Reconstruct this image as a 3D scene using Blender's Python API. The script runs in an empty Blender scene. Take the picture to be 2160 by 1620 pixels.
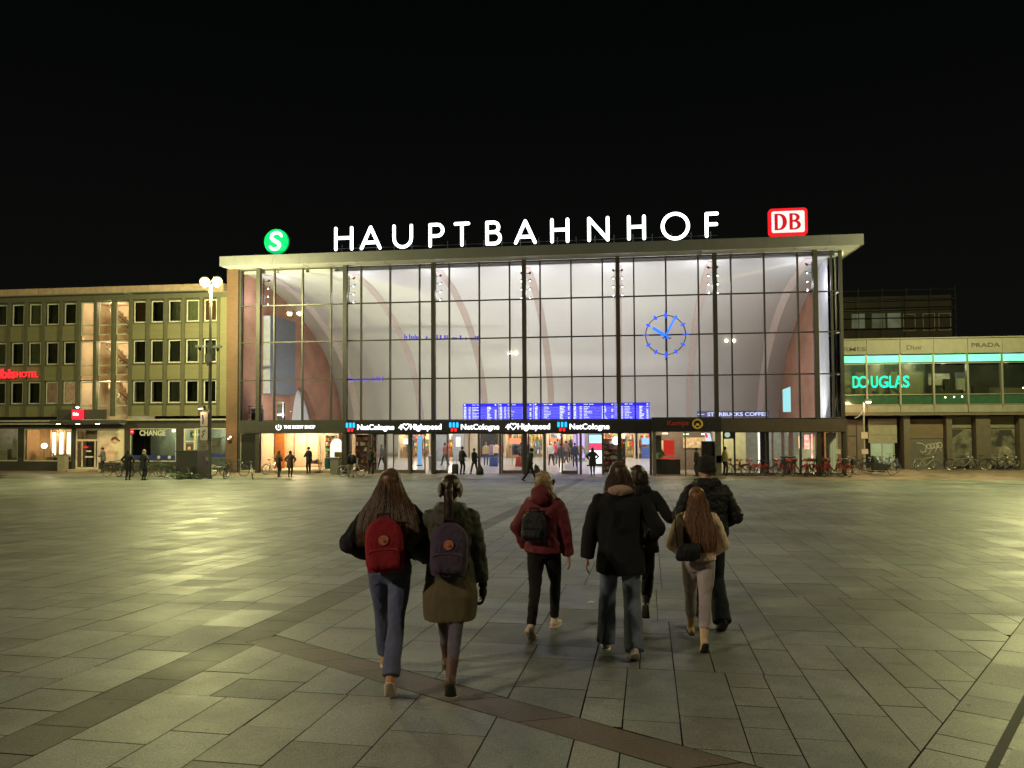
import bpy, bmesh, math, random
import numpy as np
from mathutils import Vector, Matrix, noise
R = math.radians
PI = math.pi
random.seed(7)
sc = bpy.context.scene
C = sc.collection

# ---------------------------------------------------------------- camera
PITCH, ROLL, YAW, FPX = 0.0367121, -0.00566050, 0.1384834, 1640.46
CZ = 3.965
_fw = Vector((-math.sin(YAW)*math.cos(PITCH), math.cos(YAW)*math.cos(PITCH), math.sin(PITCH)))
_rt0 = Vector((math.cos(YAW), math.sin(YAW), 0)); _up0 = _rt0.cross(_fw)
_rt = _rt0*math.cos(ROLL) + _up0*math.sin(ROLL); _up = _up0*math.cos(ROLL) - _rt0*math.sin(ROLL)
cd = bpy.data.cameras.new('camera'); cam = bpy.data.objects.new('camera', cd); C.objects.link(cam)
cd.sensor_width = 36; cd.lens = FPX/2160*36; cd.clip_start = .05; cd.clip_end = 2000
cam.matrix_world = Matrix(((_rt.x, _up.x, -_fw.x, 0), (_rt.y, _up.y, -_fw.y, 0), (_rt.z, _up.z, -_fw.z, CZ), (0, 0, 0, 1)))
sc.camera = cam

# ---------------------------------------------------------------- night sky, exposure
w = bpy.data.worlds.new('World'); sc.world = w; w.use_nodes = True
nt = w.node_tree; bg = nt.nodes['Background']
tc = nt.nodes.new('ShaderNodeTexCoord'); sx = nt.nodes.new('ShaderNodeSeparateXYZ'); cr = nt.nodes.new('ShaderNodeValToRGB')
nt.links.new(tc.outputs['Generated'], sx.inputs[0]); nt.links.new(sx.outputs['Z'], cr.inputs[0]); nt.links.new(cr.outputs[0], bg.inputs[0])
cr.color_ramp.elements[0].position = 0.0; cr.color_ramp.elements[0].color = (.0048, .0052, .0042, 1)
cr.color_ramp.elements[1].position = .45; cr.color_ramp.elements[1].color = (.0010, .0013, .0013, 1)
bg.inputs[1].default_value = 1.0
sc.view_settings.view_transform = 'Standard'; sc.view_settings.look = 'None'
sc.view_settings.gamma = 1; sc.view_settings.exposure = 0.0; sc.view_settings.use_curve_mapping = False
sc.render.engine = 'CYCLES'
sc.cycles.use_denoising = True
sc.cycles.max_bounces = 6; sc.cycles.diffuse_bounces = 3; sc.cycles.glossy_bounces = 3; sc.cycles.transparent_max_bounces = 16
sc.cycles.sample_clamp_indirect = 4.0; sc.cycles.sample_clamp_direct = 0
sc.cycles.caustics_reflective = False; sc.cycles.caustics_refractive = False
sc.cycles.use_light_tree = True

# ---------------------------------------------------------------- slope of the square
SL, YK = .045, 46.0
def gz(y):
    t = YK - y
    if t > 3: return SL*t
    if t < -3: return 0.0
    return SL*(t+3)**2/12.0

# ---------------------------------------------------------------- materials
_M = {}
def nodes_mat(name):
    m = bpy.data.materials.new(name); m.use_nodes = True
    return m, m.node_tree, m.node_tree.nodes['Principled BSDF']
def L(nt, a, b): nt.links.new(a, b)
def mat(name, col, rough=.6, metal=0., var=.12, vscale=3., bump=0., bscale=40., spec=None, stretch=None, rvar=.0):
    """painted / woven / cast surface: base colour broken by two octaves of noise, optional bump"""
    if name in _M: return _M[name]
    m, t, b = nodes_mat(name); N = t.nodes.new
    tc = N('ShaderNodeTexCoord'); mp = N('ShaderNodeMapping'); L(t, tc.outputs['Object'], mp.inputs[0])
    if stretch: mp.inputs['Scale'].default_value = stretch
    n = N('ShaderNodeTexNoise'); n.inputs['Scale'].default_value = vscale; n.inputs['Detail'].default_value = 6
    L(t, mp.outputs[0], n.inputs['Vector'])
    r = N('ShaderNodeMapRange'); r.inputs[1].default_value = .3; r.inputs[2].default_value = .7
    r.inputs[3].default_value = 1-var; r.inputs[4].default_value = 1+var
    L(t, n.outputs[0], r.inputs[0])
    mx = N('ShaderNodeMix'); mx.data_type = 'RGBA'; mx.blend_type = 'MULTIPLY'; mx.inputs[0].default_value = 1
    mx.inputs[6].default_value = (*col, 1)
    cb = N('ShaderNodeCombineColor')
    for i in range(3): L(t, r.outputs[0], cb.inputs[i])
    L(t, cb.outputs[0], mx.inputs[7]); L(t, mx.outputs[2], b.inputs['Base Color'])
    b.inputs['Roughness'].default_value = rough; b.inputs['Metallic'].default_value = metal
    if spec is not None: b.inputs['Specular IOR Level'].default_value = spec
    if rvar:
        r2 = N('ShaderNodeMapRange'); r2.inputs[1].default_value = .3; r2.inputs[2].default_value = .7
        r2.inputs[3].default_value = max(.02, rough-rvar); r2.inputs[4].default_value = min(1, rough+rvar)
        L(t, n.outputs[0], r2.inputs[0]); L(t, r2.outputs[0], b.inputs['Roughness'])
    if bump:
        n2 = N('ShaderNodeTexNoise'); n2.inputs['Scale'].default_value = bscale; n2.inputs['Detail'].default_value = 4
        L(t, mp.outputs[0], n2.inputs['Vector'])
        bp = N('ShaderNodeBump'); bp.inputs['Strength'].default_value = min(1, bump); bp.inputs['Distance'].default_value = .02
        L(t, n2.outputs[0], bp.inputs['Height']); L(t, bp.outputs[0], b.inputs['Normal'])
    _M[name] = m; return m
def glow(name, col, s, var=.0, vscale=2.):
    """a surface that gives off light; var breaks the brightness of a light box or screen"""
    if name in _M: return _M[name]
    m, t, b = nodes_mat(name)
    b.inputs['Base Color'].default_value = (*[c*.3 for c in col], 1); b.inputs['Specular IOR Level'].default_value = .12
    b.inputs['Emission Color'].default_value = (*col, 1); b.inputs['Emission Strength'].default_value = s
    if var:
        tc = t.nodes.new('ShaderNodeTexCoord'); n = t.nodes.new('ShaderNodeTexNoise'); n.inputs['Scale'].default_value = vscale
        L(t, tc.outputs['Object'], n.inputs['Vector'])
        r = t.nodes.new('ShaderNodeMapRange'); r.inputs[1].default_value = .3; r.inputs[2].default_value = .7
        r.inputs[3].default_value = s*(1-var); r.inputs[4].default_value = s*(1+var)
        L(t, n.outputs[0], r.inputs[0]); L(t, r.outputs[0], b.inputs['Emission Strength'])
    _M[name] = m; return m
def glass(name, tint=(.9, .93, .92), refl=1.0, rough=.02):
    if name in _M: return _M[name]
    m = bpy.data.materials.new(name); m.use_nodes = True; t = m.node_tree; t.nodes.clear(); N = t.nodes.new
    o = N('ShaderNodeOutputMaterial'); mx = N('ShaderNodeMixShader'); tr = N('ShaderNodeBsdfTransparent'); gl = N('ShaderNodeBsdfGlossy')
    tr.inputs[0].default_value = (*tint, 1); gl.inputs['Roughness'].default_value = rough; gl.inputs['Color'].default_value = (refl, refl, refl, 1)
    f = N('ShaderNodeFresnel'); f.inputs[0].default_value = 1.5
    tc = N('ShaderNodeTexCoord'); n = N('ShaderNodeTexNoise'); n.inputs['Scale'].default_value = .7; bp = N('ShaderNodeBump')
    bp.inputs['Strength'].default_value = .05; bp.inputs['Distance'].default_value = .02
    L(t, tc.outputs['Object'], n.inputs['Vector']); L(t, n.outputs[0], bp.inputs['Height']); L(t, bp.outputs[0], gl.inputs['Normal'])
    L(t, f.outputs[0], mx.inputs[0]); L(t, tr.outputs[0], mx.inputs[1]); L(t, gl.outputs[0], mx.inputs[2]); L(t, mx.outputs[0], o.inputs[0])
    _M[name] = m; return m
def brick(name, c1, c2, mortar, scale=1., bw=.25, bh=.075):
    if name in _M: return _M[name]
    m, t, b = nodes_mat(name); N = t.nodes.new
    tc = N('ShaderNodeTexCoord'); s = N('ShaderNodeSeparateXYZ'); a = N('ShaderNodeMath'); cb = N('ShaderNodeCombineXYZ')
    L(t, tc.outputs['Object'], s.inputs[0]); L(t, s.outputs[0], a.inputs[0]); L(t, s.outputs[1], a.inputs[1])
    L(t, a.outputs[0], cb.inputs[0]); L(t, s.outputs[2], cb.inputs[1])
    k = N('ShaderNodeTexBrick'); L(t, cb.outputs[0], k.inputs[0])
    k.inputs['Color1'].default_value = (*c1, 1); k.inputs['Color2'].default_value = (*c2, 1); k.inputs['Mortar'].default_value = (*mortar, 1)
    k.inputs['Scale'].default_value = scale; k.inputs['Brick Width'].default_value = bw; k.inputs['Row Height'].default_value = bh
    k.inputs['Mortar Size'].default_value = .008
    n = N('ShaderNodeTexNoise'); n.inputs['Scale'].default_value = .6; n.inputs['Detail'].default_value = 5
    mx = N('ShaderNodeMix'); mx.data_type = 'RGBA'; mx.blend_type = 'MULTIPLY'; mx.inputs[0].default_value = 1
    r = N('ShaderNodeMapRange'); r.inputs[1].default_value = .3; r.inputs[2].default_value = .7; r.inputs[3].default_value = .75; r.inputs[4].default_value = 1.15
    L(t, tc.outputs['Object'], n.inputs['Vector']); L(t, n.outputs[0], r.inputs[0]); L(t, k.outputs[0], mx.inputs[6]); L(t, r.outputs[0], mx.inputs[7])
    L(t, mx.outputs[2], b.inputs['Base Color']); b.inputs['Roughness'].default_value = .8
    bp = N('ShaderNodeBump'); bp.inputs['Strength'].default_value = .4; bp.inputs['Distance'].default_value = .01
    L(t, k.outputs['Fac'], bp.inputs['Height']); bp.invert = True; L(t, bp.outputs[0], b.inputs['Normal'])
    _M[name] = m; return m

# ---------------------------------------------------------------- mesh builder
class MB:
    def __init__(s): s.v = []; s.f = []; s.m = []; s.cur = 0
    def poly(s, pts):
        n = len(s.v); s.v += [tuple(p) for p in pts]; s.f.append(list(range(n, n+len(pts)))); s.m.append(s.cur); return s
    def box(s, x0, x1, y0, y1, z0, z1):
        n = len(s.v)
        s.v += [(x, y, z) for z in (z0, z1) for y in (y0, y1) for x in (x0, x1)]
        for q in ((0, 2, 3, 1), (4, 5, 7, 6), (0, 1, 5, 4), (2, 6, 7, 3), (0, 4, 6, 2), (1, 3, 7, 5)):
            s.f.append([n+i for i in q]); s.m.append(s.cur)
        return s
    def prism(s, pts, d):
        """pts: 3D polygon, d: extrusion vector"""
        n = len(s.v); k = len(pts); d = Vector(d)
        s.v += [tuple(p) for p in pts] + [tuple(Vector(p)+d) for p in pts]
        s.f.append([n+i for i in range(k)]); s.f.append([n+k+i for i in reversed(range(k))])
        for i in range(k): j = (i+1) % k; s.f.append([n+i, n+k+i, n+k+j, n+j])
        s.m += [s.cur]*(k+2); return s
    def tube(s, pts, r, n=8, ry=None, caps=True, side=None, round_=False):
        """loft along a polyline; r (and ry) a number or one per point; side fixes the direction r is measured in"""
        P = [Vector(p) for p in pts]; k = len(P)
        rr = list(r) if hasattr(r, '__len__') else [r]*k
        r2 = rr if ry is None else (list(ry) if hasattr(ry, '__len__') else [ry]*k)
        T = []
        for i in range(k):
            a = P[min(i+1, k-1)] - P[max(i-1, 0)]
            T.append(a.normalized() if a.length > 1e-9 else Vector((0, 0, 1)))
        if round_:
            e = []
            for (sgn, idx) in ((-1, 0), (1, k-1)):
                q = []
                for a in ((.45, .89), (.8, .6), (.97, .24)):
                    q.append((P[idx]+T[idx]*sgn*rr[idx]*a[0], rr[idx]*a[1], r2[idx]*a[1], T[idx]))
                e.append(q)
            seq = list(reversed(e[0])) + [(P[i], rr[i], r2[i], T[i]) for i in range(k)] + e[1]
            P = [q[0] for q in seq]; rr = [q[1] for q in seq]; r2 = [q[2] for q in seq]; T = [q[3] for q in seq]; k = len(P)
        u = Vector(side) if side is not None else (Vector((1, 0, 0)) if abs(T[0].x) < .9 else Vector((0, 1, 0)))
        base = len(s.v)
        for i in range(k):
            a = u - T[i]*u.dot(T[i])
            if a.length < 1e-4: a = Vector((0, 0, 1)) - T[i]*T[i].z
            a.normalize()
            if side is None: u = a
            b = T[i].cross(a)
            for j in range(n):
                t = 2*PI*j/n
                s.v.append(tuple(P[i] + a*math.cos(t)*rr[i] + b*math.sin(t)*r2[i]))
        for i in range(k-1):
            for j in range(n):
                q = (j+1) % n
                s.f.append([base+i*n+j, base+i*n+q, base+(i+1)*n+q, base+(i+1)*n+j]); s.m.append(s.cur)
        if caps:
            s.f.append([base+j for j in reversed(range(n))]); s.f.append([base+(k-1)*n+j for j in range(n)]); s.m += [s.cur]*2
        return s
    def bar(s, a, b, r, n=8, r2=None): return s.tube([a, b], [r, r if r2 is None else r2], n)
    def ball(s, c, rx, ry=None, rz=None, n=12):
        ry = rx if ry is None else ry; rz = rx if rz is None else rz
        m = max(6, n//2+2); base = len(s.v)
        for i in range(m+1):
            ph = PI*i/m
            for j in range(n):
                t = 2*PI*j/n
                s.v.append((c[0]+rx*math.sin(ph)*math.cos(t), c[1]+ry*math.sin(ph)*math.sin(t), c[2]+rz*math.cos(ph)))
        for i in range(m):
            for j in range(n):
                q = (j+1) % n
                s.f.append([base+i*n+j, base+(i+1)*n+j, base+(i+1)*n+q, base+i*n+q]); s.m.append(s.cur)
        return s
    def stack(s, rings, n=24, p=2.0):
        """horizontal rings (z, cx, cy, rx, ry): a closed loft of superellipses"""
        base = len(s.v); k = len(rings)
        for (z, cx, cy, rx, ry) in rings:
            for j in range(n):
                t = 2*PI*j/n; c, d = math.cos(t), math.sin(t)
                s.v.append((cx+rx*math.copysign(abs(c)**(2/p), c), cy+ry*math.copysign(abs(d)**(2/p), d), z))
        for i in range(k-1):
            for j in range(n):
                q = (j+1) % n
                s.f.append([base+i*n+j, base+i*n+q, base+(i+1)*n+q, base+(i+1)*n+j]); s.m.append(s.cur)
        s.f.append([base+j for j in reversed(range(n))]); s.f.append([base+(k-1)*n+j for j in range(n)]); s.m += [s.cur]*2
        return s
    def torus(s, c, R_, r, axis='y', n=28, m=6, a0=0, a1=2*PI):
        pts = []
        full = abs(a1-a0-2*PI) < 1e-6
        base = len(s.v)
        for i in range(n if full else n+1):
            a = a0+(a1-a0)*i/n
            for j in range(m):
                b = 2*PI*j/m; rad = R_+r*math.cos(b); h = r*math.sin(b)
                x, y = rad*math.cos(a), rad*math.sin(a)
                v = {'y': (x, h, y), 'x': (h, x, y), 'z': (x, y, h)}[axis]
                s.v.append((c[0]+v[0], c[1]+v[1], c[2]+v[2]))
        cnt = n
        for i in range(cnt):
            i2 = (i+1) % n if full else i+1
            for j in range(m):
                q = (j+1) % m
                s.f.append([base+i*m+j, base+i2*m+j, base+i2*m+q, base+i*m+q]); s.m.append(s.cur)
        return s
    def build(s, name, m, parent=None, smooth=False, world=True, loc=None):
        me = bpy.data.meshes.new(name)
        v = s.v
        if parent is not None and world:
            o = parent.matrix_basis.translation
            if parent.parent is not None: o = o + parent.parent.matrix_basis.translation
            v = [(a-o.x, b-o.y, c-o.z) for a, b, c in v]
        if loc is not None: v = [(a-loc[0], b-loc[1], c-loc[2]) for a, b, c in v]
        me.from_pydata(v, [], s.f)
        ms = m if isinstance(m, (list, tuple)) else [m]
        for q in ms: me.materials.append(q)
        if len(ms) > 1: me.polygons.foreach_set('material_index', s.m)
        bm = bmesh.new(); bm.from_mesh(me)
        if smooth: bmesh.ops.remove_doubles(bm, verts=bm.verts, dist=.0004)
        bmesh.ops.recalc_face_normals(bm, faces=bm.faces); bm.to_mesh(me); bm.free()
        if smooth: me.polygons.foreach_set('use_smooth', [True]*len(me.polygons))
        me.update()
        o = bpy.data.objects.new(name, me); C.objects.link(o)
        if parent is not None: o.parent = parent
        if loc is not None: o.location = loc
        return o
def tag(o, label, cat, group=None):
    o['label'] = label; o['category'] = cat
    if group: o['group'] = group
    return o
def thing(name, label, cat, loc=(0, 0, 0), rz=0, group=None):
    o = bpy.data.objects.new(name, None); C.objects.link(o); o.location = loc; o.rotation_euler = (0, 0, rz)
    o.empty_display_size = .2
    return tag(o, label, cat, group)
def structure(o): o['kind'] = 'structure'; return o
def dup(root, loc, rz=None, label=None, group=None, swap=None):
    """copy of a thing with its parts and their parts; swap changes materials on the copy only"""
    def cp(o, par):
        c = o.copy(); C.objects.link(c)
        if par is not None: c.parent = par
        if swap and o.type == 'MESH':
            for s_ in c.material_slots:
                if s_.material and s_.material.name in swap:
                    mm = swap[s_.material.name]; s_.link = 'OBJECT'; s_.material = mm
        for ch in [q for q in kids.get(o.name, [])]: cp(ch, c)
        return c
    kids = {}
    def walk(o):
        kids[o.name] = list(o.children)
        for q in o.children: walk(q)
    walk(root)
    c = cp(root, None); c.location = loc
    if rz is not None: c.rotation_euler[2] = rz
    if label: c['label'] = label
    if group: c['group'] = group
    return c
def lamp(name, parent, loc, energy, col, size=.12, typ='POINT', rot=None, sx_=None, sy_=None, spot=None, blend=.5):
    d = bpy.data.lights.new(name, typ); d.energy = energy; d.color = col
    if typ in ('POINT', 'SPOT'): d.shadow_soft_size = size
    if typ == 'SPOT': d.spot_size = spot; d.spot_blend = blend
    if typ == 'AREA': d.shape = 'RECTANGLE'; d.size = sx_; d.size_y = sy_
    o = bpy.data.objects.new(name, d); C.objects.link(o)
    if parent is not None:
        o.parent = parent; loc = Vector(loc) - parent.matrix_basis.translation
    o.location = loc
    if rot: o.rotation_euler = rot
    return o
def text(name, s, x0, x1, y, z0, z1, m, parent=None, depth=.02, bold=0., keep=False, rx=PI/2, rz=0):
    """lettering as a mesh, fitted into x0..x1, z0..z1 on the plane y, facing -y"""
    cu = bpy.data.curves.new(name, 'FONT'); cu.body = s; cu.size = 1; cu.extrude = .001; cu.offset = bold; cu.resolution_u = 4
    o = bpy.data.objects.new(name, cu); C.objects.link(o)
    dg = bpy.context.evaluated_depsgraph_get(); me = bpy.data.meshes.new_from_object(o.evaluated_get(dg))
    bpy.data.objects.remove(o); bpy.data.curves.remove(cu)
    co = np.array([v.co[:] for v in me.vertices]); mn, mx = co.min(0), co.max(0)
    kx = (x1-x0)/(mx[0]-mn[0]); kz = (z1-z0)/(mx[1]-mn[1])
    if keep: kx = kz
    cx = (x0+x1)/2
    p = parent.matrix_basis.translation if parent is not None else Vector((0, 0, 0))
    if parent is not None and parent.parent is not None: p = p + parent.parent.matrix_basis.translation
    new = np.empty_like(co)
    if keep: new[:, 0] = x0+(co[:, 0]-mn[0])*kx
    else: new[:, 0] = x0+(co[:, 0]-mn[0])*kx
    new[:, 1] = y-(co[:, 2]-mn[2])/(mx[2]-mn[2]+1e-9)*depth
    new[:, 2] = z0+(co[:, 1]-mn[1])*kz
    new -= np.array(p)
    me.vertices.foreach_set('co', new.ravel()); me.materials.clear(); me.materials.append(m); me.name = name; me.update()
    o = bpy.data.objects.new(name, me); C.objects.link(o)
    if parent is not None: o.parent = parent
    return o
# ================================================================ ground
def slab_mat():
    m, t, b = nodes_mat('granite_slab'); N = t.nodes.new
    at = N('ShaderNodeAttribute'); at.attribute_name = 'slab'
    tc = N('ShaderNodeTexCoord'); n = N('ShaderNodeTexNoise'); n.inputs['Scale'].default_value = 1.3; n.inputs['Detail'].default_value = 7
    n2 = N('ShaderNodeTexNoise'); n2.inputs['Scale'].default_value = 90; n2.inputs['Detail'].default_value = 3
    for q in (n, n2): L(t, tc.outputs['Object'], q.inputs['Vector'])
    r1 = N('ShaderNodeMapRange'); r1.inputs[1].default_value = .3; r1.inputs[2].default_value = .7; r1.inputs[3].default_value = .80; r1.inputs[4].default_value = 1.12
    r2 = N('ShaderNodeMapRange'); r2.inputs[1].default_value = .3; r2.inputs[2].default_value = .7; r2.inputs[3].default_value = .62; r2.inputs[4].default_value = 1.45
    L(t, n.outputs[0], r1.inputs[0]); L(t, n2.outputs[0], r2.inputs[0])
    a = N('ShaderNodeMix'); a.data_type = 'RGBA'; a.blend_type = 'MULTIPLY'; a.inputs[0].default_value = 1
    c = N('ShaderNodeMix'); c.data_type = 'RGBA'; c.blend_type = 'MULTIPLY'; c.inputs[0].default_value = 1
    L(t, at.outputs['Color'], a.inputs[6]); L(t, r1.outputs[0], a.inputs[7]); L(t, a.outputs[2], c.inputs[6]); L(t, r2.outputs[0], c.inputs[7])
    # gum, drips and dark walked-in stains
    n3 = N('ShaderNodeTexVoronoi'); n3.inputs['Scale'].default_value = 2.6; L(t, tc.outputs['Object'], n3.inputs['Vector'])
    r5 = N('ShaderNodeMapRange'); r5.inputs[1].default_value = .035; r5.inputs[2].default_value = .06; r5.inputs[3].default_value = .55; r5.inputs[4].default_value = 1.0
    n4 = N('ShaderNodeTexNoise'); n4.inputs['Scale'].default_value = .35; n4.inputs['Detail'].default_value = 9; n4.inputs['Roughness'].default_value = .7; L(t, tc.outputs['Object'], n4.inputs['Vector'])
    r6 = N('ShaderNodeMapRange'); r6.inputs[1].default_value = .40; r6.inputs[2].default_value = .56; r6.inputs[3].default_value = .62; r6.inputs[4].default_value = 1.10
    L(t, n3.outputs['Distance'], r5.inputs[0]); L(t, n4.outputs[0], r6.inputs[0]); mm = N('ShaderNodeMath'); mm.operation = 'MULTIPLY'; L(t, r5.outputs[0], mm.inputs[0]); L(t, r6.outputs[0], mm.inputs[1])
    d_ = N('ShaderNodeMix'); d_.data_type = 'RGBA'; d_.blend_type = 'MULTIPLY'; d_.inputs[0].default_value = 1; L(t, c.outputs[2], d_.inputs[6]); L(t, mm.outputs[0], d_.inputs[7])
    L(t, d_.outputs[2], b.inputs['Base Color'])
    # worn, damp granite: gloss differs from slab to slab and in patches
    r3 = N('ShaderNodeMapRange'); r3.inputs[1].default_value = .3; r3.inputs[2].default_value = .75; r3.inputs[3].default_value = .47; r3.inputs[4].default_value = .60
    L(t, n.outputs[0], r3.inputs[0]); ad = N('ShaderNodeMath'); ad.operation = 'ADD'
    sb = N('ShaderNodeMath'); sb.operation = 'MULTIPLY_ADD'; sb.inputs[1].default_value = .11; sb.inputs[2].default_value = -.055
    L(t, at.outputs['Alpha'], sb.inputs[0]); L(t, sb.outputs[0], ad.inputs[0]); L(t, r3.outputs[0], ad.inputs[1]); L(t, ad.outputs[0], b.inputs['Roughness'])
    b.inputs['Specular IOR Level'].default_value = .55
    bp = N('ShaderNodeBump'); bp.inputs['Strength'].default_value = .30; bp.inputs['Distance'].default_value = .004
    L(t, n2.outputs[0], bp.inputs['Height']); L(t, bp.outputs[0], b.inputs['Normal'])
    return m
SLAB = slab_mat()
def clip(poly, a, n):
    """keep the side of the line through a where (p-a).n >= 0"""
    out = []
    for i in range(len(poly)):
        p, q = poly[i], poly[(i+1) % len(poly)]
        dp = (p[0]-a[0])*n[0]+(p[1]-a[1])*n[1]; dq = (q[0]-a[0])*n[0]+(q[1]-a[1])*n[1]
        if dp >= 0: out.append(p)
        if (dp >= 0) != (dq >= 0):
            t = dp/(dp-dq); out.append((p[0]+(q[0]-p[0])*t, p[1]+(q[1]-p[1])*t))
    return out
class Slabs:
    def __init__(s): s.v = []; s.f = []; s.c = []
    def add(s, poly, col, alpha, lift=0., tilt=.0007):
        if len(poly) < 3: return
        ar = sum(poly[i][0]*poly[(i+1) % len(poly)][1]-poly[(i+1) % len(poly)][0]*poly[i][1] for i in range(len(poly)))
        if abs(ar) < .01: return
        if ar < 0: poly = poly[::-1]
        cx = sum(p[0] for p in poly)/len(poly); cy = sum(p[1] for p in poly)/len(poly)
        tx, ty = random.gauss(0, tilt), random.gauss(0, tilt); n = len(s.v); z = random.uniform(-.0015, .0015)
        s.v += [(x, y, gz(y)+lift+z+tx*(x-cx)+ty*(y-cy)) for x, y in poly]
        s.f.append(list(range(n, n+len(poly)))); s.c.append((col, alpha, len(poly)))
def near(x, y): return -.80*y-4 < x < .62*y+5
LA, LD = (1.67, 4.97), (math.sin(R(31.6)), math.cos(R(31.6)))       # the joint where the pattern turns, on the right
LN = (-LD[1], LD[0])                                                # towards the left of it
BA, BB = (-3.55, 7.38), (2.6, 3.52)                                 # the red band crossing in front
_bl = math.hypot(BB[0]-BA[0], BB[1]-BA[1]); BD = ((BB[0]-BA[0])/_bl, (BB[1]-BA[1])/_bl); BN = (-BD[1], BD[0])
S_ = Slabs()
def grey():
    k = random.gauss(1, .075); k = max(.78, min(1.25, k))
    wv = random.uniform(-.010, .010)
    return (.200*k+wv, .211*k, .194*k-wv*.6)
def rows(ang, u0, u1, v0, v1, sel, band=None):
    """bays of different depth, each cut into its own rows, each row into slabs of its own lengths"""
    ca, sa = math.cos(R(ang)), math.sin(R(ang))
    toxy = lambda u, v: (u*ca+v*sa, -u*sa+v*ca)
    strips = []                                    # long lanes that keep their edges, 1 to 2.2 m wide
    u = u0
    while u < u1:
        wd = random.choice((1.0, 1.25, 1.5, 1.75))
        if band is not None and u < band-.01:
            if u+wd > band-.3: wd = band-u
        if band is not None and abs(u-band) < .01: strips.append((u, .43, True)); u += .43; continue
        strips.append((u, wd, False)); u += wd
    def piece(ua, ub, va, vb, dark):
        g = random.uniform(.003, .0065)
        q = [toxy(ua+g, va+g), toxy(ub-g, va+g), toxy(ub-g, vb-g), toxy(ua+g, vb-g)]
        x, y = q[0]
        if near(x, y):
            for pc in sel(q):
                c = grey()
                S_.add(pc, (c[0]*.46, c[1]*.42, c[2]*.38) if dark else c, .95 if dark else random.random())
    for u, wd, dark in strips:
        v = v0+random.uniform(-1, 0)
        while v < v1:
            if dark: ln = random.uniform(.45, .7); piece(u, u+wd, v, v+ln, True); v += ln; continue
            dep = random.uniform(1.4, 4.2)
            n = max(2, round(wd/random.choice((.36, .45, .55, .62))))
            cuts = sorted([0, wd]+[wd*(i+random.uniform(-.16, .16))/n for i in range(1, n)])
            for i in range(len(cuts)-1):
                w0 = v
                while w0 < v+dep-.01:
                    ln = random.choice((.45, .6, .7, .85, 1.0))
                    if w0+ln > v+dep-.3: ln = v+dep-w0
                    piece(u+cuts[i], u+cuts[i+1], w0, w0+ln, False); w0 += ln
            v += dep
def selA(q):
    if q[0][1] < 14 and q[0][0] > 0: q = clip(q, (LA[0]+LN[0]*.005, LA[1]+LN[1]*.005), LN)
    if len(q) < 3: return []
    t = [(p[0]-BA[0])*BD[0]+(p[1]-BA[1])*BD[1] for p in q]; n_ = [(p[0]-BA[0])*BN[0]+(p[1]-BA[1])*BN[1] for p in q]
    if max(t) > 0 and min(t) < _bl and max(n_) > -.175 and min(n_) < .175:
        a_, b_ = (BA[0]+BN[0]*.182, BA[1]+BN[1]*.182), (BA[0]-BN[0]*.182, BA[1]-BN[1]*.182); nb = (-BN[0], -BN[1])
        return [clip(q, a_, BN), clip(q, b_, nb), clip(clip(clip(q, a_, nb), b_, BN), BA, (-BD[0], -BD[1]))]
    return [q]
rows(2, -48, 34, -1, 46.2, selA, -4.18)
def selB(q):
    if min(p[1] for p in q) > 13.6: return []
    q = clip(q, (LA[0]-LN[0]*.005, LA[1]-LN[1]*.005), (-LN[0], -LN[1]))
    q = clip(q, (0, 13.55), (0, -1))
    return [q]
# right of the joint the rows run along it; the drain slot lies .8 m off
def drain_sel(q):
    return selB(q)
_u0 = LA[0]*math.cos(R(31.6))-LA[1]*math.sin(R(31.6))
DR = 2.9*math.cos(R(31.6))-6.25*math.sin(R(31.6))
rows(31.6, _u0, DR-.05, -6, 16, drain_sel); rows(31.6, DR+.05, 22, -12, 16, drain_sel)
t_ = 0
while t_ < _bl:
    ln = random.uniform(.5, .7); sk = .12; s0 = sk if t_ > 0 else 0
    P0 = lambda t, n: (BA[0]+BD[0]*t+BN[0]*n, BA[1]+BD[1]*t+BN[1]*n)
    k = random.uniform(.85, 1.15)
    S_.add([P0(t_+.005-s0, -.172), P0(t_+ln-.005-sk, -.172), P0(t_+ln-.005+sk, .172), P0(t_+.005+s0, .172)], (.115*k, .088*k, .072*k), .8)
    t_ += ln
me = bpy.data.meshes.new('paving'); me.from_pydata(S_.v, [], S_.f); me.materials.append(SLAB)
ca = me.color_attributes.new('slab', 'FLOAT_COLOR', 'CORNER')
buf = []
for col, al, k in S_.c:
    for _ in range(k): buf += [*col, al]
ca.data.foreach_set('color', buf)
paving = bpy.data.objects.new('paving', me); C.objects.link(paving); structure(paving)
# reddish pavement along the buildings
S_ = Slabs(); y = 46.25
while y < 56:
    x = -52+random.uniform(0, .4)
    while x < 34:
        k = random.uniform(.8, 1.2)
        S_.add([(x+.005, y+.005), (x+.595, y+.005), (x+.595, y+.395), (x+.005, y+.395)], (.26*k, .19*k, .15*k), random.random())
        x += .6
    y += .4
me = bpy.data.meshes.new('pavement'); me.from_pydata(S_.v, [], S_.f); me.materials.append(SLAB)
ca = me.color_attributes.new('slab', 'FLOAT_COLOR', 'CORNER'); buf = []
for col, al, k in S_.c:
    for _ in range(k): buf += [*col, al]
ca.data.foreach_set('color', buf)
pv = bpy.data.objects.new('pavement', me); C.objects.link(pv); structure(pv)
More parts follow.
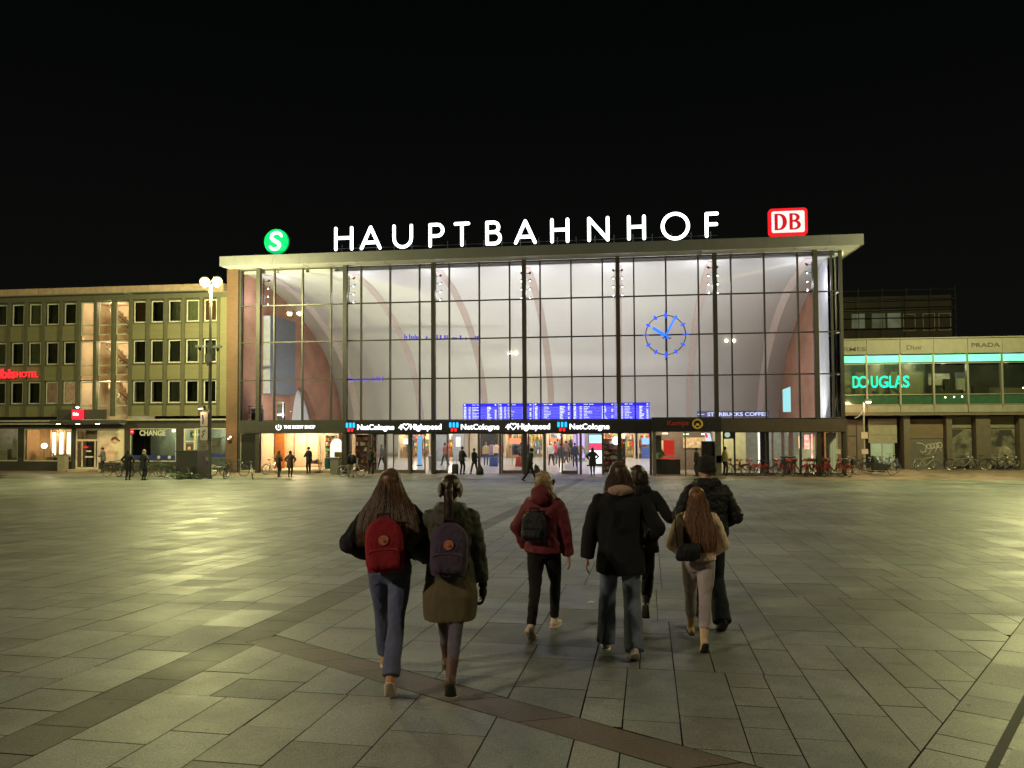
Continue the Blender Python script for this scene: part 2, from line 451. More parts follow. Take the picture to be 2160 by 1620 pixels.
# the bedding under the joints, one sheet out to the horizon
b = MB(); ys = [-250, -60, -20, 0, 20, 40]+[43+.5*i for i in range(13)]+[60, 90, 400]
for i in range(len(ys)-1):
    for (xa, xb) in ((-400, -60), (-60, 0), (0, 60), (60, 400)):
        b.poly([(xa, ys[i], gz(ys[i])-.012), (xb, ys[i], gz(ys[i])-.012), (xb, ys[i+1], gz(ys[i+1])-.012), (xa, ys[i+1], gz(ys[i+1])-.012)])
structure(b.build('ground', mat('joint_sand', (.022, .02, .017), .9, bump=.5)))
# drain slot
b = MB()
ca_, sa_ = math.cos(R(31.6)), math.sin(R(31.6))
for s0, s1 in ((-.03, .03),):
    q = [(DR+s0)*ca_+(-2)*sa_, -(DR+s0)*sa_+(-2)*ca_], [(DR+s1)*ca_-2*sa_, -(DR+s1)*sa_-2*ca_], [(DR+s1)*ca_+11*sa_, -(DR+s1)*sa_+11*ca_], [(DR+s0)*ca_+11*sa_, -(DR+s0)*sa_+11*ca_]
    pts = [(x, y, gz(y)-.01) for x, y in q]
    b.prism(pts, (0, 0, .013))
tag(b.build('drain_channel', mat('drain_steel', (.02, .02, .02), .7)), 'dark slotted drain channel running between the paving slabs at the lower right corner', 'drain')
# autumn leaf litter and gum spots: a few pale scraps
for (x, y, lb) in ((-2.9, 8.9, 'pale scrap of paper lying on the dark paving strip left of the walkers'), (-.42, 9.6, 'small white paper scrap lying on the slabs right of the maroon jacket')):
    b = MB(); b.prism([(x, y, gz(y)+.002), (x+.07, y+.01, gz(y)+.004), (x+.08, y+.05, gz(y)+.012), (x+.03, y+.06, gz(y)+.02), (x-.01, y+.03, gz(y)+.006)], (0, 0, .002))
    tag(b.build('paper_scrap', mat('scrap_paper', (.6, .58, .5), .8)), lb, 'litter')

# ================================================================ shared materials
STEEL = mat('dark_bronze_steel', (.042, .038, .033), .45, .3, bump=.05)
ALU = mat('pale_metal_frame', (.42, .41, .38), .4, .5)
FASC = mat('roof_fascia_metal', (.150, .152, .168), .5, .1, var=.08, vscale=1.5)
SOFF = mat('roof_soffit_board', (.62, .61, .62), .6, var=.05)
VAULT = mat('vault_plaster', (.645, .645, .615), .85, var=.035, vscale=.4)
RIB = mat('vault_rib_stone', (.49, .415, .375), .9, var=.22, vscale=14)
BRK = brick('hall_brick', (.36, .17, .10), (.30, .135, .08), (.27, .18, .13))
HGL = glass('hall_glass', (.93, .94, .95), .4)
BLK = mat('black_panel', (.012, .012, .013), .35, var=.1)
WHT = glow('white_neon', (.92, 1., .97), 4.0)
WTXT = glow('white_letter_light', (.93, .96, 1.), 2.6)
FLOORM = mat('hall_floor_stone', (.50, .47, .43), .25, var=.07, vscale=1.2)

# ================================================================ station hall
XL, XR = -25.70, 13.50
COLX = [-24.28, -18.16, -12.13, -6.11, -.10, 5.92, 11.95]
hall = thing('station_hall', 'large glass fronted railway station hall with curved white vault behind a dark grid of mullions', 'railway station', (-6, 50, 0))
# vault shell and ribs
prof = [(50.35, 13.74), (51.6, 13.74), (52.9, 13.62), (55.2, 13.28), (58.0, 12.6), (61.0, 11.55), (63.6, 10.3), (65.6, 9.1), (67.1, 7.8), (68.5, 6.2), (69.3, 4.7), (69.75, 3.3), (70.1, 0)]
def fine(pr, k=5):
    out = []
    for i in range(len(pr)-1):
        p0 = pr[max(i-1, 0)]; p1 = pr[i]; p2 = pr[i+1]; p3 = pr[min(i+2, len(pr)-1)]
        for j in range(k):
            t = j/k
            out.append(tuple(.5*((2*p1[c])+(-p0[c]+p2[c])*t+(2*p0[c]-5*p1[c]+4*p2[c]-p3[c])*t*t+(-p0[c]+3*p1[c]-3*p2[c]+p3[c])*t**3) for c in (0, 1)))
    return out+[pr[-1]]
pf = fine(prof)
b = MB()
for i in range(len(pf)-1):
    b.poly([(XL-.2, *pf[i]), (XR+.3, *pf[i]), (XR+.3, *pf[i+1]), (XL-.2, *pf[i+1])])
o = b.build('vault', VAULT, hall, smooth=True)
md = o.modifiers.new('t', 'SOLIDIFY'); md.thickness = .25; md.offset = 0
for cx in COLX:
    b = MB()
    for i in range(len(pf)-1):
        (y0, z0), (y1, z1) = pf[i], pf[i+1]
        n = Vector((0, y1-y0, z1-z0)).cross(Vector((1, 0, 0))).normalized()*-1
        if n.y > 0: n = -n
        a0, a1 = Vector((0, y0, z0))+n*.13, Vector((0, y1, z1))+n*.13
        b0, b1 = Vector((0, y0, z0))+n*.155, Vector((0, y1, z1))+n*.155
        wd = .27
        for (p, q, r_, s_) in ((b0, b1, wd, -wd),):
            b.poly([(cx+wd, *b0.yz), (cx-wd, *b0.yz), (cx-wd, *b1.yz), (cx+wd, *b1.yz)])
            b.poly([(cx+wd, *a0.yz), (cx+wd, *b0.yz), (cx+wd, *b1.yz), (cx+wd, *a1.yz)])
            b.poly([(cx-wd, *b0.yz), (cx-wd, *a0.yz), (cx-wd, *a1.yz), (cx-wd, *b1.yz)])
    b.build('vault_rib', RIB, hall)
# brick end walls; the left one has an arched white opening
arch = [(58.6, 0)]+[(60.0+1.9*math.copysign(abs(math.cos(a))**.8, -math.cos(a)) if math.cos(a) > 0 else 60.0+4.3*abs(math.cos(a))**.85, 6.15*math.sin(a)**.9) for a in [PI*i/20 for i in range(1, 20)]]+[(64.3, 0)]
b = MB()
us = sorted({50.25, 70.0, *[round(50.25+.5*i, 2) for i in range(40)]})
def zarch(y):
    if y <= 58.1 or y >= 64.3: return 0
    if y < 60: return 6.1*(1-((60-y)/1.9)**2)**.5
    return 6.1*(1-((y-60)/4.3)**2)**.6
def zv(y):
    for i in range(len(pf)-1):
        if pf[i][0] <= y <= pf[i+1][0]:
            t = (y-pf[i][0])/(pf[i+1][0]-pf[i][0]); return pf[i][1]*(1-t)+pf[i+1][1]*t
    return 0
us = [50.25+.2*i for i in range(99)]
for i in range(len(us)-1):
    y0, y1 = us[i], us[i+1]
    b.prism([(XL, y0, zarch(y0)), (XL, y1, zarch(y1)), (XL, y1, zv(y1)), (XL, y0, zv(y0))], (-.5, 0, 0))
b.build('end_wall', BRK, hall)
b = MB()
b.box(XL-1.2, XL-.62, 57.6, 64.8, 0, 6.6)
for k in range(5): b.box(XL-.62, XL-.6, 57.6, 64.8, 1.2*k+.58, 1.2*k+.6)
b.build('arch_backing', VAULT, hall)
b = MB()
for i in range(len(us)-1):
    y0, y1 = us[i], us[i+1]
    if y0 < 55.6: continue
    b.prism([(XR, y0, 0), (XR, y1, 0), (XR, y1, zv(y1)), (XR, y0, zv(y0))], (.5, 0, 0))
b.build('end_wall', BRK, hall)
# roof slab, fascia, soffit
RX0, RX1, RY0 = -26.45, 14.45, 48.55
b = MB(); b.box(RX0+.02, RX1-.02, RY0+.02, 62, 13.93, 14.46); b.build('roof', mat('roof_felt', (.05, .05, .05), .9), hall)
b = MB()
n = 22; st = (RX1-RX0)/n
for i in range(n):
    b.box(RX0+st*i+.004, RX0+st*(i+1)-.004, RY0-.03, RY0, 13.86, 14.52)
b.box(RX1, RX1+.03, RY0-.03, 62, 13.86, 14.52); b.box(RX0-.03, RX0, RY0-.03, 62, 13.86, 14.52)
b.build('fascia', FASC, hall)
b = MB(); b.box(RX0+.01, RX1-.01, RY0+.01, 50.3, 13.89, 13.92); b.box(XR+.1, RX1-.01, 50.3, 62, 13.89, 13.92)
for i in range(n+1): b.box(RX0+st*i-.03, RX0+st*i+.03, RY0+.3, 50.2, 13.87, 13.89)
b.build('soffit', SOFF, hall)
# columns in front of the glass, mullions, transoms
for cx in COLX:
    b = MB(); b.box(cx-.13, cx+.13, 49.62, 49.94, 0, 13.87); b.box(cx-.04, cx+.04, 49.94, 50.1, 0, 13.87)
    b.build('column', STEEL, hall)
TRZ = [3.50, 6.24, 8.83, 11.33, 13.80]
b = MB()
for cx in COLX:
    for d in (1.02, 3.03, 5.04):
        if cx+d < 13.3: b.box(cx+d-.045, cx+d+.045, 49.9, 50.12, 3.5, 13.85)
b.box(XL-.07, XL+.07, 49.9, 50.12, 0, 13.85); b.box(XR-.09, XR+.09, 49.88, 50.12, 0, 13.85)
for z in TRZ: b.box(XL, XR, 49.93, 50.09, z-.04, z+.04)
b.build('mullion_grid', STEEL, hall)
# side glazing of the right corner, pale frames
b = MB()
for y in (51.1, 52.2, 53.3, 54.4, 55.5): b.box(XR-.06, XR+.06, y-.05, y+.05, 3.5, 13.85)
for z in TRZ: b.box(XR-.05, XR+.05, 50.12, 55.5, z-.045, z+.045)
b.build('side_frame', mat('white_side_frame', (.72, .72, .72), .5), hall)
b = MB(); b.box(XR-.012, XR+.012, 50.1, 55.5, 3.5, 13.8); b.build('side_glass', HGL, hall)
# curtain fins behind the side glazing
b = MB(); b.box(XL+.05, XR-.05, 49.99, 50.01, 3.54, 13.8); b.build('front_glass', HGL, hall)
# header band over the ground floor
b = MB(); b.box(-18.0, 1.9, 49.3, 50.1, 2.70, 3.46); b.build('header_panel', BLK, hall)
b = MB(); b.box(-25.6, -18.02, 49.55, 50.1, 2.70, 3.46); b.build('header_panel', mat('shop_header', (.030, .028, .027), .4), hall)
b = MB(); b.box(1.92, 6.1, 49.0, 50.1, 2.72, 3.62)
for z in (2.9, 3.08, 3.26, 3.44): b.box(1.92, 6.1, 48.98, 49.0, z-.01, z+.01)
b.build('header_panel', mat('kiosk_header', (.022, .022, .024), .3), hall)
b = MB(); b.box(6.12, XR+.1, 49.55, 50.1, 2.70, 3.46); b.box(XR-.1, XR+.12, 50.1, 56, 2.70, 3.46)
b.build('header_panel', mat('brown_header', (.085, .062, .052), .3, bump=.1, bscale=8), hall)
# brick pier on the left end
b = MB(); b.box(-26.62, -25.80, 49.8, 50.9, 0, 13.86); b.build('brick_pier', brick('pier_brick', (.13, .065, .04), (.10, .05, .03), (.10, .07, .05)), hall)
# hall floor
b = MB(); b.box(XL, XR, 50.2, 70.2, -.01, .012); b.build('floor', FLOORM, hall)
# flat roof over the ground floor strip inside
b = MB(); b.box(XL, -18.1, 50.12, 54.4, 3.02, 3.14); b.box(1.95, XR, 50.12, 56.0, 3.02, 3.14)
b.build('shop_ceiling', mat('shop_ceiling', (.5, .48, .45), .7), hall)

# doors: metal framed glass leaves between the columns
DOORF = mat('door_frame_metal', (.13, .115, .10), .4, .5)
DGL = glass('door_glass', (.93, .95, .95), .45)
def frame(bm, x0, x1, y, z0, z1, w=.06, d=.05, kick=.0):
    bm.box(x0, x0+w, y, y+d, z0, z1); bm.box(x1-w, x1, y, y+d, z0, z1)
    bm.box(x0+w, x1-w, y, y+d, z1-w, z1); bm.box(x0+w, x1-w, y, y+d, z0, z0+w+kick)
def leaf(x0, x1, y=50.0):
    b = MB(); frame(b, x0, x1, y, .02, 2.62, .07, .06, .14); o = b.build('door', DOORF, hall)
    g = MB(); g.box(x0+.07, x1-.07, y+.02, y+.035, .23, 2.55); g.build('pane', DGL, o)
    h = MB(); xx = x1-.14 if (x0*10) % 2 > 1 else x0+.14
    h.tube([(xx, y-.01, .7), (xx, y-.06, .75), (xx, y-.06, 1.5), (xx, y-.01, 1.55)], .016, 6); h.build('handle', ALU, o)
for x0, x1 in [(-16.4, -15.5), (-14.95, -13.85), (-13.7, -12.75), (-12.2, -11.25), (-11.1, -10.9), (-7.65, -6.3), (-5.95, -4.9), (-3.8, -2.75)]:
    if x1-x0 > .5: leaf(x0, x1)
b = MB()
for x in (-18.0, -16.5, -15.42, -13.78, -12.2, -9.15, -7.75, -4.85, -2.55, -1.15, 1.85): b.box(x-.07, x+.07, 49.85, 50.15, 0, 2.70)
b.box(-18, 1.85, 49.9, 50.1, 2.6, 2.7)
b.build('door_portal', DOORF, hall)
# shop window on the left, slatted dark panel beside it
b = MB(); frame(b, -25.62, -24.45, 49.92, .12, 2.66, .05, .08); frame(b, -24.4, -18.3, 49.92, .12, 2.7, .06, .08); b.box(-20.0, -19.95, 49.94, 50.0, .18, 2.64)
b.build('shop_frame', ALU, hall)
b = MB(); b.box(-25.57, -24.5, 49.98, 50.0, .17, 2.61)
for k in range(7): b.box(-25.5, -24.6, 49.97, 49.98, .5+.28*k, .56+.28*k)
b.build('dark_panel', BLK, hall)
b = MB(); b.box(-24.34, -18.36, 49.96, 49.975, .18, 2.64); b.build('shop_glass', DGL, hall)
b = MB(); b.box(-25.65, -18.1, 49.9, 50.1, 0, .11); b.build('plinth', mat('plinth_stone', (.22, .19, .16), .6), hall)
# right part: glazing down to the pavement
b = MB(); frame(b, 6.3, 13.4, 49.92, .1, 2.7, .05, .08)
for x in (7.0, 8.9, 10.95, 12.1): b.box(x-.05, x+.05, 49.9, 50.05, .1, 2.7)
b.build('shop_frame', STEEL, hall)
b = MB(); b.box(6.35, 13.35, 49.96, 49.975, .15, 2.65); b.build('shop_glass', DGL, hall)
b = MB(); b.box(6.2, XR+.1, 49.88, 50.1, 0, .1); b.build('plinth', mat('plinth_stone', (.22, .19, .16), .6), hall)

# floodlights for the vault: bracket with small lamps near each column head
SPK = glow('floodlight_glass', (1, .97, .92), 9)
for i, cx in enumerate(COLX):
    t = thing('floodlight_bracket', ['', '', '', '', '', '', ''][i]+'tall bracket of small bright floodlights behind the '+['leftmost', 'second', 'third', 'middle', 'fifth', 'sixth', 'rightmost'][i]+' steel column of the glass front', 'floodlight', (cx, 50.5, 11.4), group='floodlight brackets behind the columns')
    b = MB(); b.box(cx-.03, cx+.03, 50.45, 50.51, 11.35, 13.3); b.build('bracket', STEEL, t)
    b = MB(); g = MB()
    for k, z in enumerate((11.5, 12.05, 12.6, 13.1)):
        for s in (-1, 1):
            b.tube([(cx, 50.5, z), (cx+s*.16, 50.52, z), (cx+s*.28, 50.6, z+.06)], .02, 6)
            b.bar((cx+s*.26, 50.58, z+.02), (cx+s*.30, 50.72, z+.10), .07, 8)
            if k < 3: g.ball((cx+s*.28, 50.56, z+.0), .045, n=6)
    b.build('lamp_arm', STEEL, t); g.build('lamp_glass', SPK, t)
    lamp('floodlight_beam', t, (cx, 51.2, 12.0), 175, (.95, .92, 1.0), .35)
# row of fill lamps added inside to light the vault evenly
ul = thing('vault_uplighter', 'long row of warm uplighters above the doors inside the hall washing the white vault', 'uplighter', (-6, 51.5, 3.3))
b = MB()
for i in range(12): b.box(-24.5+3.2*i, -22.9+3.2*i, 51.3, 51.6, 3.16, 3.3)
b.build('housing', STEEL, ul)
lamp('uplight', ul, (-6, 52.2, 3.7), 2900, (1, .955, .88), typ='AREA', sx_=37, sy_=.6, rot=(R(180-38), 0, 0))
lamp('hall_light', ul, (-6, 60, 9.0), 1900, (.96, .94, 1.0), typ='AREA', sx_=30, sy_=9, rot=(0, 0, 0))  # unseen overhead panel without a fixture, added to fill the hall

# clock on the glass: ring, twelve markers, two hands
BLU = glow('clock_blue', (.02, .09, 1.), 1.7)
cl = thing('station_clock', 'round skeleton clock with glowing blue markers and hands hung on the glass front', 'clock', (2.86, 49.6, 8.8))
b = MB(); b.torus((2.86, 49.75, 8.8), 1.24, .028, n=48); b.bar((2.86, 49.8, 7.2), (2.86, 49.8, 10.3), .03); b.bar((1.4, 49.8, 8.8), (4.3, 49.8, 8.8), .03); b.build('ring', STEEL, cl)
for k in range(12):
    a = PI*k/6; d = Vector((math.sin(a), 0, math.cos(a))); c = Vector((2.86, 49.68, 8.8))
    b = MB(); ln = .20 if k % 3 == 0 else .16
    b.tube([c+d*(1.24-ln), c+d*(1.24-ln*.4), c+d*1.24, c+d*(1.24+ln*.4), c+d*(1.24+ln)], [.025, .07, .085, .07, .025], 8, ry=[.02, .03, .03, .03, .02]); b.build('marker', BLU, cl, True)
for nm, a, ln, r_ in (('minute_hand', R(27), 1.28, .065), ('hour_hand', R(304), .88, .10)):
    d = Vector((math.sin(a), 0, math.cos(a))); c = Vector((2.86, 49.62, 8.72))
    b = MB(); b.tube([c-d*.12, c+d*ln], r_, 10, round_=True); b.build(nm, glow('hand_blue', (.025, .15, 1.), 1.9), cl, True)
b = MB(); b.ball((2.86, 49.62, 8.7), .14, .1, .14); b.bar((2.66, 49.7, 8.6), (3.2, 49.7, 8.58), .04); b.build('hub', STEEL, cl, True)

# departure boards inside
SCR = glow('board_blue', (.025, .02, 1.), 2.3, var=.15, vscale=4); SCRD = glow('board_deep_blue', (.01, .005, .8), 1.0)
BTX = glow('board_text', (.80, .84, 1.), 1.5)
for i, (x0, x1, lb) in enumerate([(-11.45, -8.86, 'leftmost blue departure board of the row above the doors'), (-8.80, -6.30, 'second blue departure board from the left above the doors'), (-6.22, -3.52, 'middle blue departure board crossing the dark column above the doors'), (-3.42, -.42, 'fourth blue departure board, under the glass left of the clock'), (-.36, 2.05, 'rightmost blue departure board of the row, nearest the clock')]):
    t = thing('departure_board', lb, 'departure board', ((x0+x1)/2, 56, 3.4), group='departure boards above the doors')
    z0, z1 = 3.25, 4.64
    b = MB(); b.box(x0, x1, 56.03, 56.2, z0, z1); b.box(x0+.3, x0+.36, 56.2, 56.3, 3.1, z0+.5); b.build('casing', STEEL, t)
    b = MB(); b.box(x0+.02, x1-.02, 56.0, 56.03, z0+.02, z1-.02-.2); b.build('screen', SCR, t)
    b = MB(); b.box(x0+.02, x1-.02, 56.0, 56.03, z1-.215, z1-.02); b.build('header', SCRD, t)
    b = MB(); rnd = random.Random(i); w_ = x1-x0
    def dash(xa, xb, z, h=.05):
        x = xa
        while x < xb:
            l_ = rnd.uniform(.03, .1); b.box(x, min(x+l_, xb), 55.985, 55.995, z, z+h*rnd.uniform(.6, 1)); x += l_+.02
    dash(x0+.08, x0+.2, z1-.14, .09); dash(x0+w_*.27, x0+w_*.36, z1-.13); dash(x0+w_*.40, x0+w_*.5, z1-.13); dash(x1-.22, x1-.1, z1-.15, .08)
    for r_ in range(10):
        z = z1-.31-.108*r_
        dash(x0+.08, x0+.26, z, .07); dash(x0+w_*.17, x0+w_*.22, z)
        dash(x0+w_*.27, x0+w_*rnd.uniform(.34, .50), z, .04)
        dash(x0+w_*.70, x0+w_*rnd.uniform(.76, .84), z, .07)
        if rnd.random() < .7: dash(x1-.22, x1-.10, z, .07)
        b.box(x0+.05, x1-.05, 55.99, 55.996, z-.026, z-.022)
    b.build('lettering', BTX, t)
# arms of light lettering reflected and hung inside: shop name signs
def lsign(name, label, parts, cat='sign', loc=None):
    t = thing(name, label, cat, loc)
    return t
# ---------------------------------------------------------------- roof letters (round neon tubes)
sg = thing('roof_letter_sign', 'tall white glowing letters reading HAUPTBAHNHOF along the roof edge', 'sign', (-6.3, 49.2, 14.5))
H0, H1 = 14.76, 16.36
def arcpts(cx, cz, rx, rz, a0, a1, n=12): return [(cx+rx*math.cos(R(a0+(a1-a0)*i/n)), 49.2, cz+rz*math.sin(R(a0+(a1-a0)*i/n))) for i in range(n+1)]
def letter(ch, x0, x1):
    r_ = .108; a, c = x0+r_, x1-r_; lo, hi = H0+r_, H1-r_; m = (lo+hi)/2; b = MB(); Y = 49.2
    T = lambda *p: b.tube([(q[0], Y, q[1]) if len(q) == 2 else q for q in p], r_, 10, round_=True)
    if ch == 'H': T((a, lo), (a, hi)); T((c, lo), (c, hi)); T((a, m+.05), (c, m+.05))
    elif ch == 'A': k = (a+c)/2; T((a, lo), (k, hi)); T((k, hi), (c, lo)); T((a+(k-a)*.27, lo+(hi-lo)*.27), (c-(c-k)*.27, lo+(hi-lo)*.27))
    elif ch == 'U': rx = (c-a)/2; b.tube([(a, Y, hi)]+arcpts((a+c)/2, lo+rx, rx, rx, 180, 360, 14)+[(c, Y, hi)], r_, 10, round_=True)
    elif ch == 'P': T((a, lo), (a, hi)); rr_ = (hi-m+.05)/2; b.tube([(a, Y, hi)]+arcpts(c-rr_, hi-rr_, rr_, rr_, 90, -90, 10)+[(a, Y, hi-2*rr_)], r_, 10, round_=True)
    elif ch == 'T': k = (a+c)/2; T((a, hi), (c, hi)); T((k, lo), (k, hi))
    elif ch == 'B':
        T((a, lo), (a, hi)); r1 = (hi-m)/2-.03; r2 = (hi-lo-2*r1)/2
        b.tube([(a, Y, hi)]+arcpts(c-r1-.10, hi-r1, r1, r1, 90, -90, 10)+[(a, Y, hi-2*r1)], r_, 10, round_=True)
        b.tube([(a, Y, hi-2*r1)]+arcpts(c-r2, lo+r2, r2, r2, 90, -90, 10)+[(a, Y, lo)], r_, 10, round_=True)
    elif ch == 'N': T((a, lo), (a, hi)); T((a, hi), (c, lo)); T((c, lo), (c, hi))
    elif ch == 'O': rx = (c-a)/2; b.torus(((a+c)/2, Y, m), rx, r_, n=40, m=10)
    elif ch == 'F': T((a, lo), (a, hi)); T((a, hi), (c, hi)); T((a, m+.03), (c-.05, m+.03))
    b.build('letter', WHT, sg, True)
for ch, x0, x1 in [('H', -18.73, -17.42), ('A', -16.96, -15.49), ('U', -14.74, -13.36), ('P', -12.31, -11.25), ('T', -10.62, -9.55), ('B', -8.54, -7.47), ('A', -6.67, -5.21), ('H', -4.33, -3.12), ('N', -1.97, -.58), ('H', .53, 1.69), ('O', 2.62, 4.40), ('F', 5.31, 6.16)]: letter(ch, x0, x1)
b = MB()
for x in np.arange(-18.3, 6.2, 1.2): b.bar((x, 49.5, 14.46), (x, 49.5, 15.2), .025)
b.bar((-18.7, 49.5, 14.95), (6.1, 49.5, 14.95), .025); b.build('support_rail', STEEL, sg)
# S roundel and DB sign
s = thing('train_roundel', 'round green glowing sign with a white S standing on the left end of the roof', 'sign', (-22.78, 49.2, 14.5))
b = MB(); b.tube([(-22.78, 49.32, 15.53), (-22.78, 49.12, 15.53)], .84, 40); b.build('disc', glow('roundel_green', (.0, .62, .16), 1.0, var=.12, vscale=1.5), s)
b = MB(); b.bar((-22.78, 49.3, 14.46), (-22.78, 49.3, 14.8), .06); b.build('post', STEEL, s)
b = MB()
sp = [(.40, .33), (.30, .47), (.10, .555), (-.10, .53), (-.27, .42), (-.30, .24), (-.18, .09), (.02, -.01), (.20, -.12), (.26, -.27), (.18, -.42), (0, -.51), (-.22, -.49), (-.40, -.34)]
pts = [(-22.78+x*1.02, 49.08, 15.53+z*1.05) for x, z in sp]
b.tube(pts, [.085, .10, .11, .115, .12, .125, .13, .135, .13, .125, .12, .11, .10, .085], 8, ry=.02, side=None, round_=True); b.build('letter', glow('roundel_white', (.95, 1, .96), 1.8), s, True)
d = thing('railway_logo_sign', 'glowing white sign with red frame and red letters on the right roof end', 'sign', (10.27, 49.2, 14.5))
def rrect(x0, x1, z0, z1, r_, y, n=6):
    out = []
    for cx, cz, a0 in ((x1-r_, z1-r_, 0), (x0+r_, z1-r_, 90), (x0+r_, z0+r_, 180), (x1-r_, z0+r_, 270)):
        for i in range(n+1): a = R(a0+90*i/n); out.append((cx+r_*math.cos(a), y, cz+r_*math.sin(a)))
    return out
RED = glow('logo_red', (.95, .012, .02), 1.15); REDL = glow('logo_letter_red', (.72, .01, .02), .75)
b = MB(); b.prism(rrect(9.12, 11.42, 14.70, 16.38, .22, 49.1), (0, .25, 0)); b.build('frame', RED, d)
b = MB(); b.prism(rrect(9.30, 11.24, 14.88, 16.20, .12, 49.07), (0, .025, 0)); b.build('face', glow('logo_white', (.90, 1., .96), .95, var=.12, vscale=1.5), d)
def bowl(b, x0, z0, z1, wid, st, sh=.12):
    """outline of a D bowl with heavier right side"""
    h = (z1-z0)/2; zc = (z0+z1)/2; n = 14
    out = [(x0+(wid)*math.sin(PI*i/n)**.75*1.0, zc+h*math.cos(PI*i/n)) for i in range(n+1)]
    inn = [(x0+(wid-sh*2.1)*math.sin(PI*i/n)**.75, zc+(h-st)*math.cos(PI*i/n)) for i in range(n+1)]
    for i in range(n):
        b.prism([(out[i][0], 49.045, out[i][1]), (out[i+1][0], 49.045, out[i+1][1]), (inn[i+1][0], 49.045, inn[i+1][1]), (inn[i][0], 49.045, inn[i][1])], (0, .02, 0))
b = MB(); b.box(9.47, 9.66, 49.042, 49.062, 15.03, 16.05); bowl(b, 9.66, 15.03, 16.05, .54, .10); b.build('letter', REDL, d)
b = MB(); b.box(10.35, 10.54, 49.042, 49.062, 15.03, 16.05); bowl(b, 10.54, 15.53, 16.05, .42, .10, .10); bowl(b, 10.54, 15.03, 15.62, .48, .10, .10); b.build('letter', REDL, d)
b = MB(); b.bar((9.8, 49.3, 14.46), (9.8, 49.3, 14.75), .05); b.bar((10.8, 49.3, 14.46), (10.8, 49.3, 14.75), .05); b.build('post', STEEL, d)

# ---------------------------------------------------------------- header signs
def netsign(x0, lb):
    t = thing('header_sign', lb, 'sign', (x0+1.6, 49.3, 2.8), group='phone company signs over the doors')
    b = MB()
    for k in range(3): b.prism(rrect(x0+.23*k, x0+.23*k+.15, 3.02, 3.36, .06, 49.24, 3), (0, .04, 0))
    b.build('logo', glow('logo_cyan', (.02, .45, .95), 1.6), t)
    b = MB()
    for k in range(2): b.prism(rrect(x0+.115+.23*k, x0+.115+.23*k+.15, 2.76, 2.99, .05, 49.24, 3), (0, .04, 0))
    b.build('logo_base', glow('logo_base_red', (.95, .02, .03), 1.3), t)
    text('lettering', 'NetCologne', x0+.78, x0+3.27, 49.28, 2.78, 3.24, WTXT, t, .04, .018)
netsign(-17.92, 'leftmost glowing white header sign with blue and red bars, next to the lit shop')
netsign(-10.98, 'middle glowing white header sign with blue and red bars, between the two heart signs')
netsign(-3.98, 'rightmost glowing white header sign with blue and red bars, next to the bakery header')
for x0, lb in ((-14.35, 'white glowing sign with a 4 and a heart, the left one of two'), (-7.3, 'white glowing sign with a 4 and a heart, near the middle doors')):
    t = thing('heart_sign', lb, 'sign', (x0+1.4, 49.3, 2.8), group='heart signs over the doors')
    text('numeral', '4', x0, x0+.25, 49.28, 2.88, 3.24, WTXT, t, .04, .02)
    hp = [(0, -.2), (-.2, .02), (-.21, .13), (-.13, .2), (-.04, .17), (0, .1), (.04, .17), (.13, .2), (.21, .13), (.2, .02), (0, -.2)]
    b = MB(); b.tube([(x0+.5+x, 49.26, 3.07+z) for x, z in hp], .03, 6); b.build('heart', WTXT, t)
    text('lettering', 'Highspeed', x0+.78, x0+2.85, 49.28, 2.78, 3.26, WTXT, t, .04, .018)
t = thing('shop_name_sign', 'white glowing shop name with a round logo over the peach lit shop window', 'sign', (-21.9, 49.5, 2.8))
text('lettering', 'THE BODY SHOP', -22.35, -20.15, 49.53, 2.97, 3.19, WTXT, t, .04, .012)
b = MB(); b.torus((-22.7, 49.5, 3.08), .18, .03, n=20, a0=R(-220), a1=R(40)); b.bar((-22.7, 49.5, 3.04), (-22.7, 49.5, 3.24), .035); b.build('logo', WTXT, t)
t = thing('bakery_sign', 'dim red lettering with a yellow pretzel ring on the dark kiosk header', 'sign', (4.0, 49, 2.9))
text('lettering', 'Kamps', 2.85, 4.15, 48.97, 3.02, 3.42, mat('dull_red_letters', (.42, .035, .03), .5), t, .03, .02)
GO = mat('dull_gold', (.75, .48, .08), .5)
b = MB(); b.torus((4.66, 48.9, 3.20), .27, .055, n=24); b.ball((4.66, 48.9, 3.16), .1, .04, .09); b.bar((4.56, 48.9, 3.1), (4.44, 48.9, 2.98), .03); b.bar((4.76, 48.9, 3.1), (4.88, 48.9, 2.98), .03); b.build('pretzel', GO, t, True)
t = thing('coffee_sign', 'small blue white coffee sign with an arrow behind the glass right of the clock', 'sign', (7, 52, 3.6))
BW = glow('sign_blue_white', (.62, .68, 1.), 1.6)
text('lettering', 'STARBUCKS COFFEE', 5.55, 9.3, 51.5, 3.66, 3.90, BW, t, .03, .015)
b = MB(); b.box(5.05, 5.35, 51.47, 51.5, 3.76, 3.80); b.prism([(4.92, 51.46, 3.78), (5.1, 51.46, 3.70), (5.1, 51.46, 3.86)], (0, .03, 0)); b.build('arrow', BW, t)
b = MB(); b.box(4.9, 9.4, 51.52, 51.56, 3.55, 4.0); b.build('backing', glass('sign_film', (.7, .7, .95)), t)
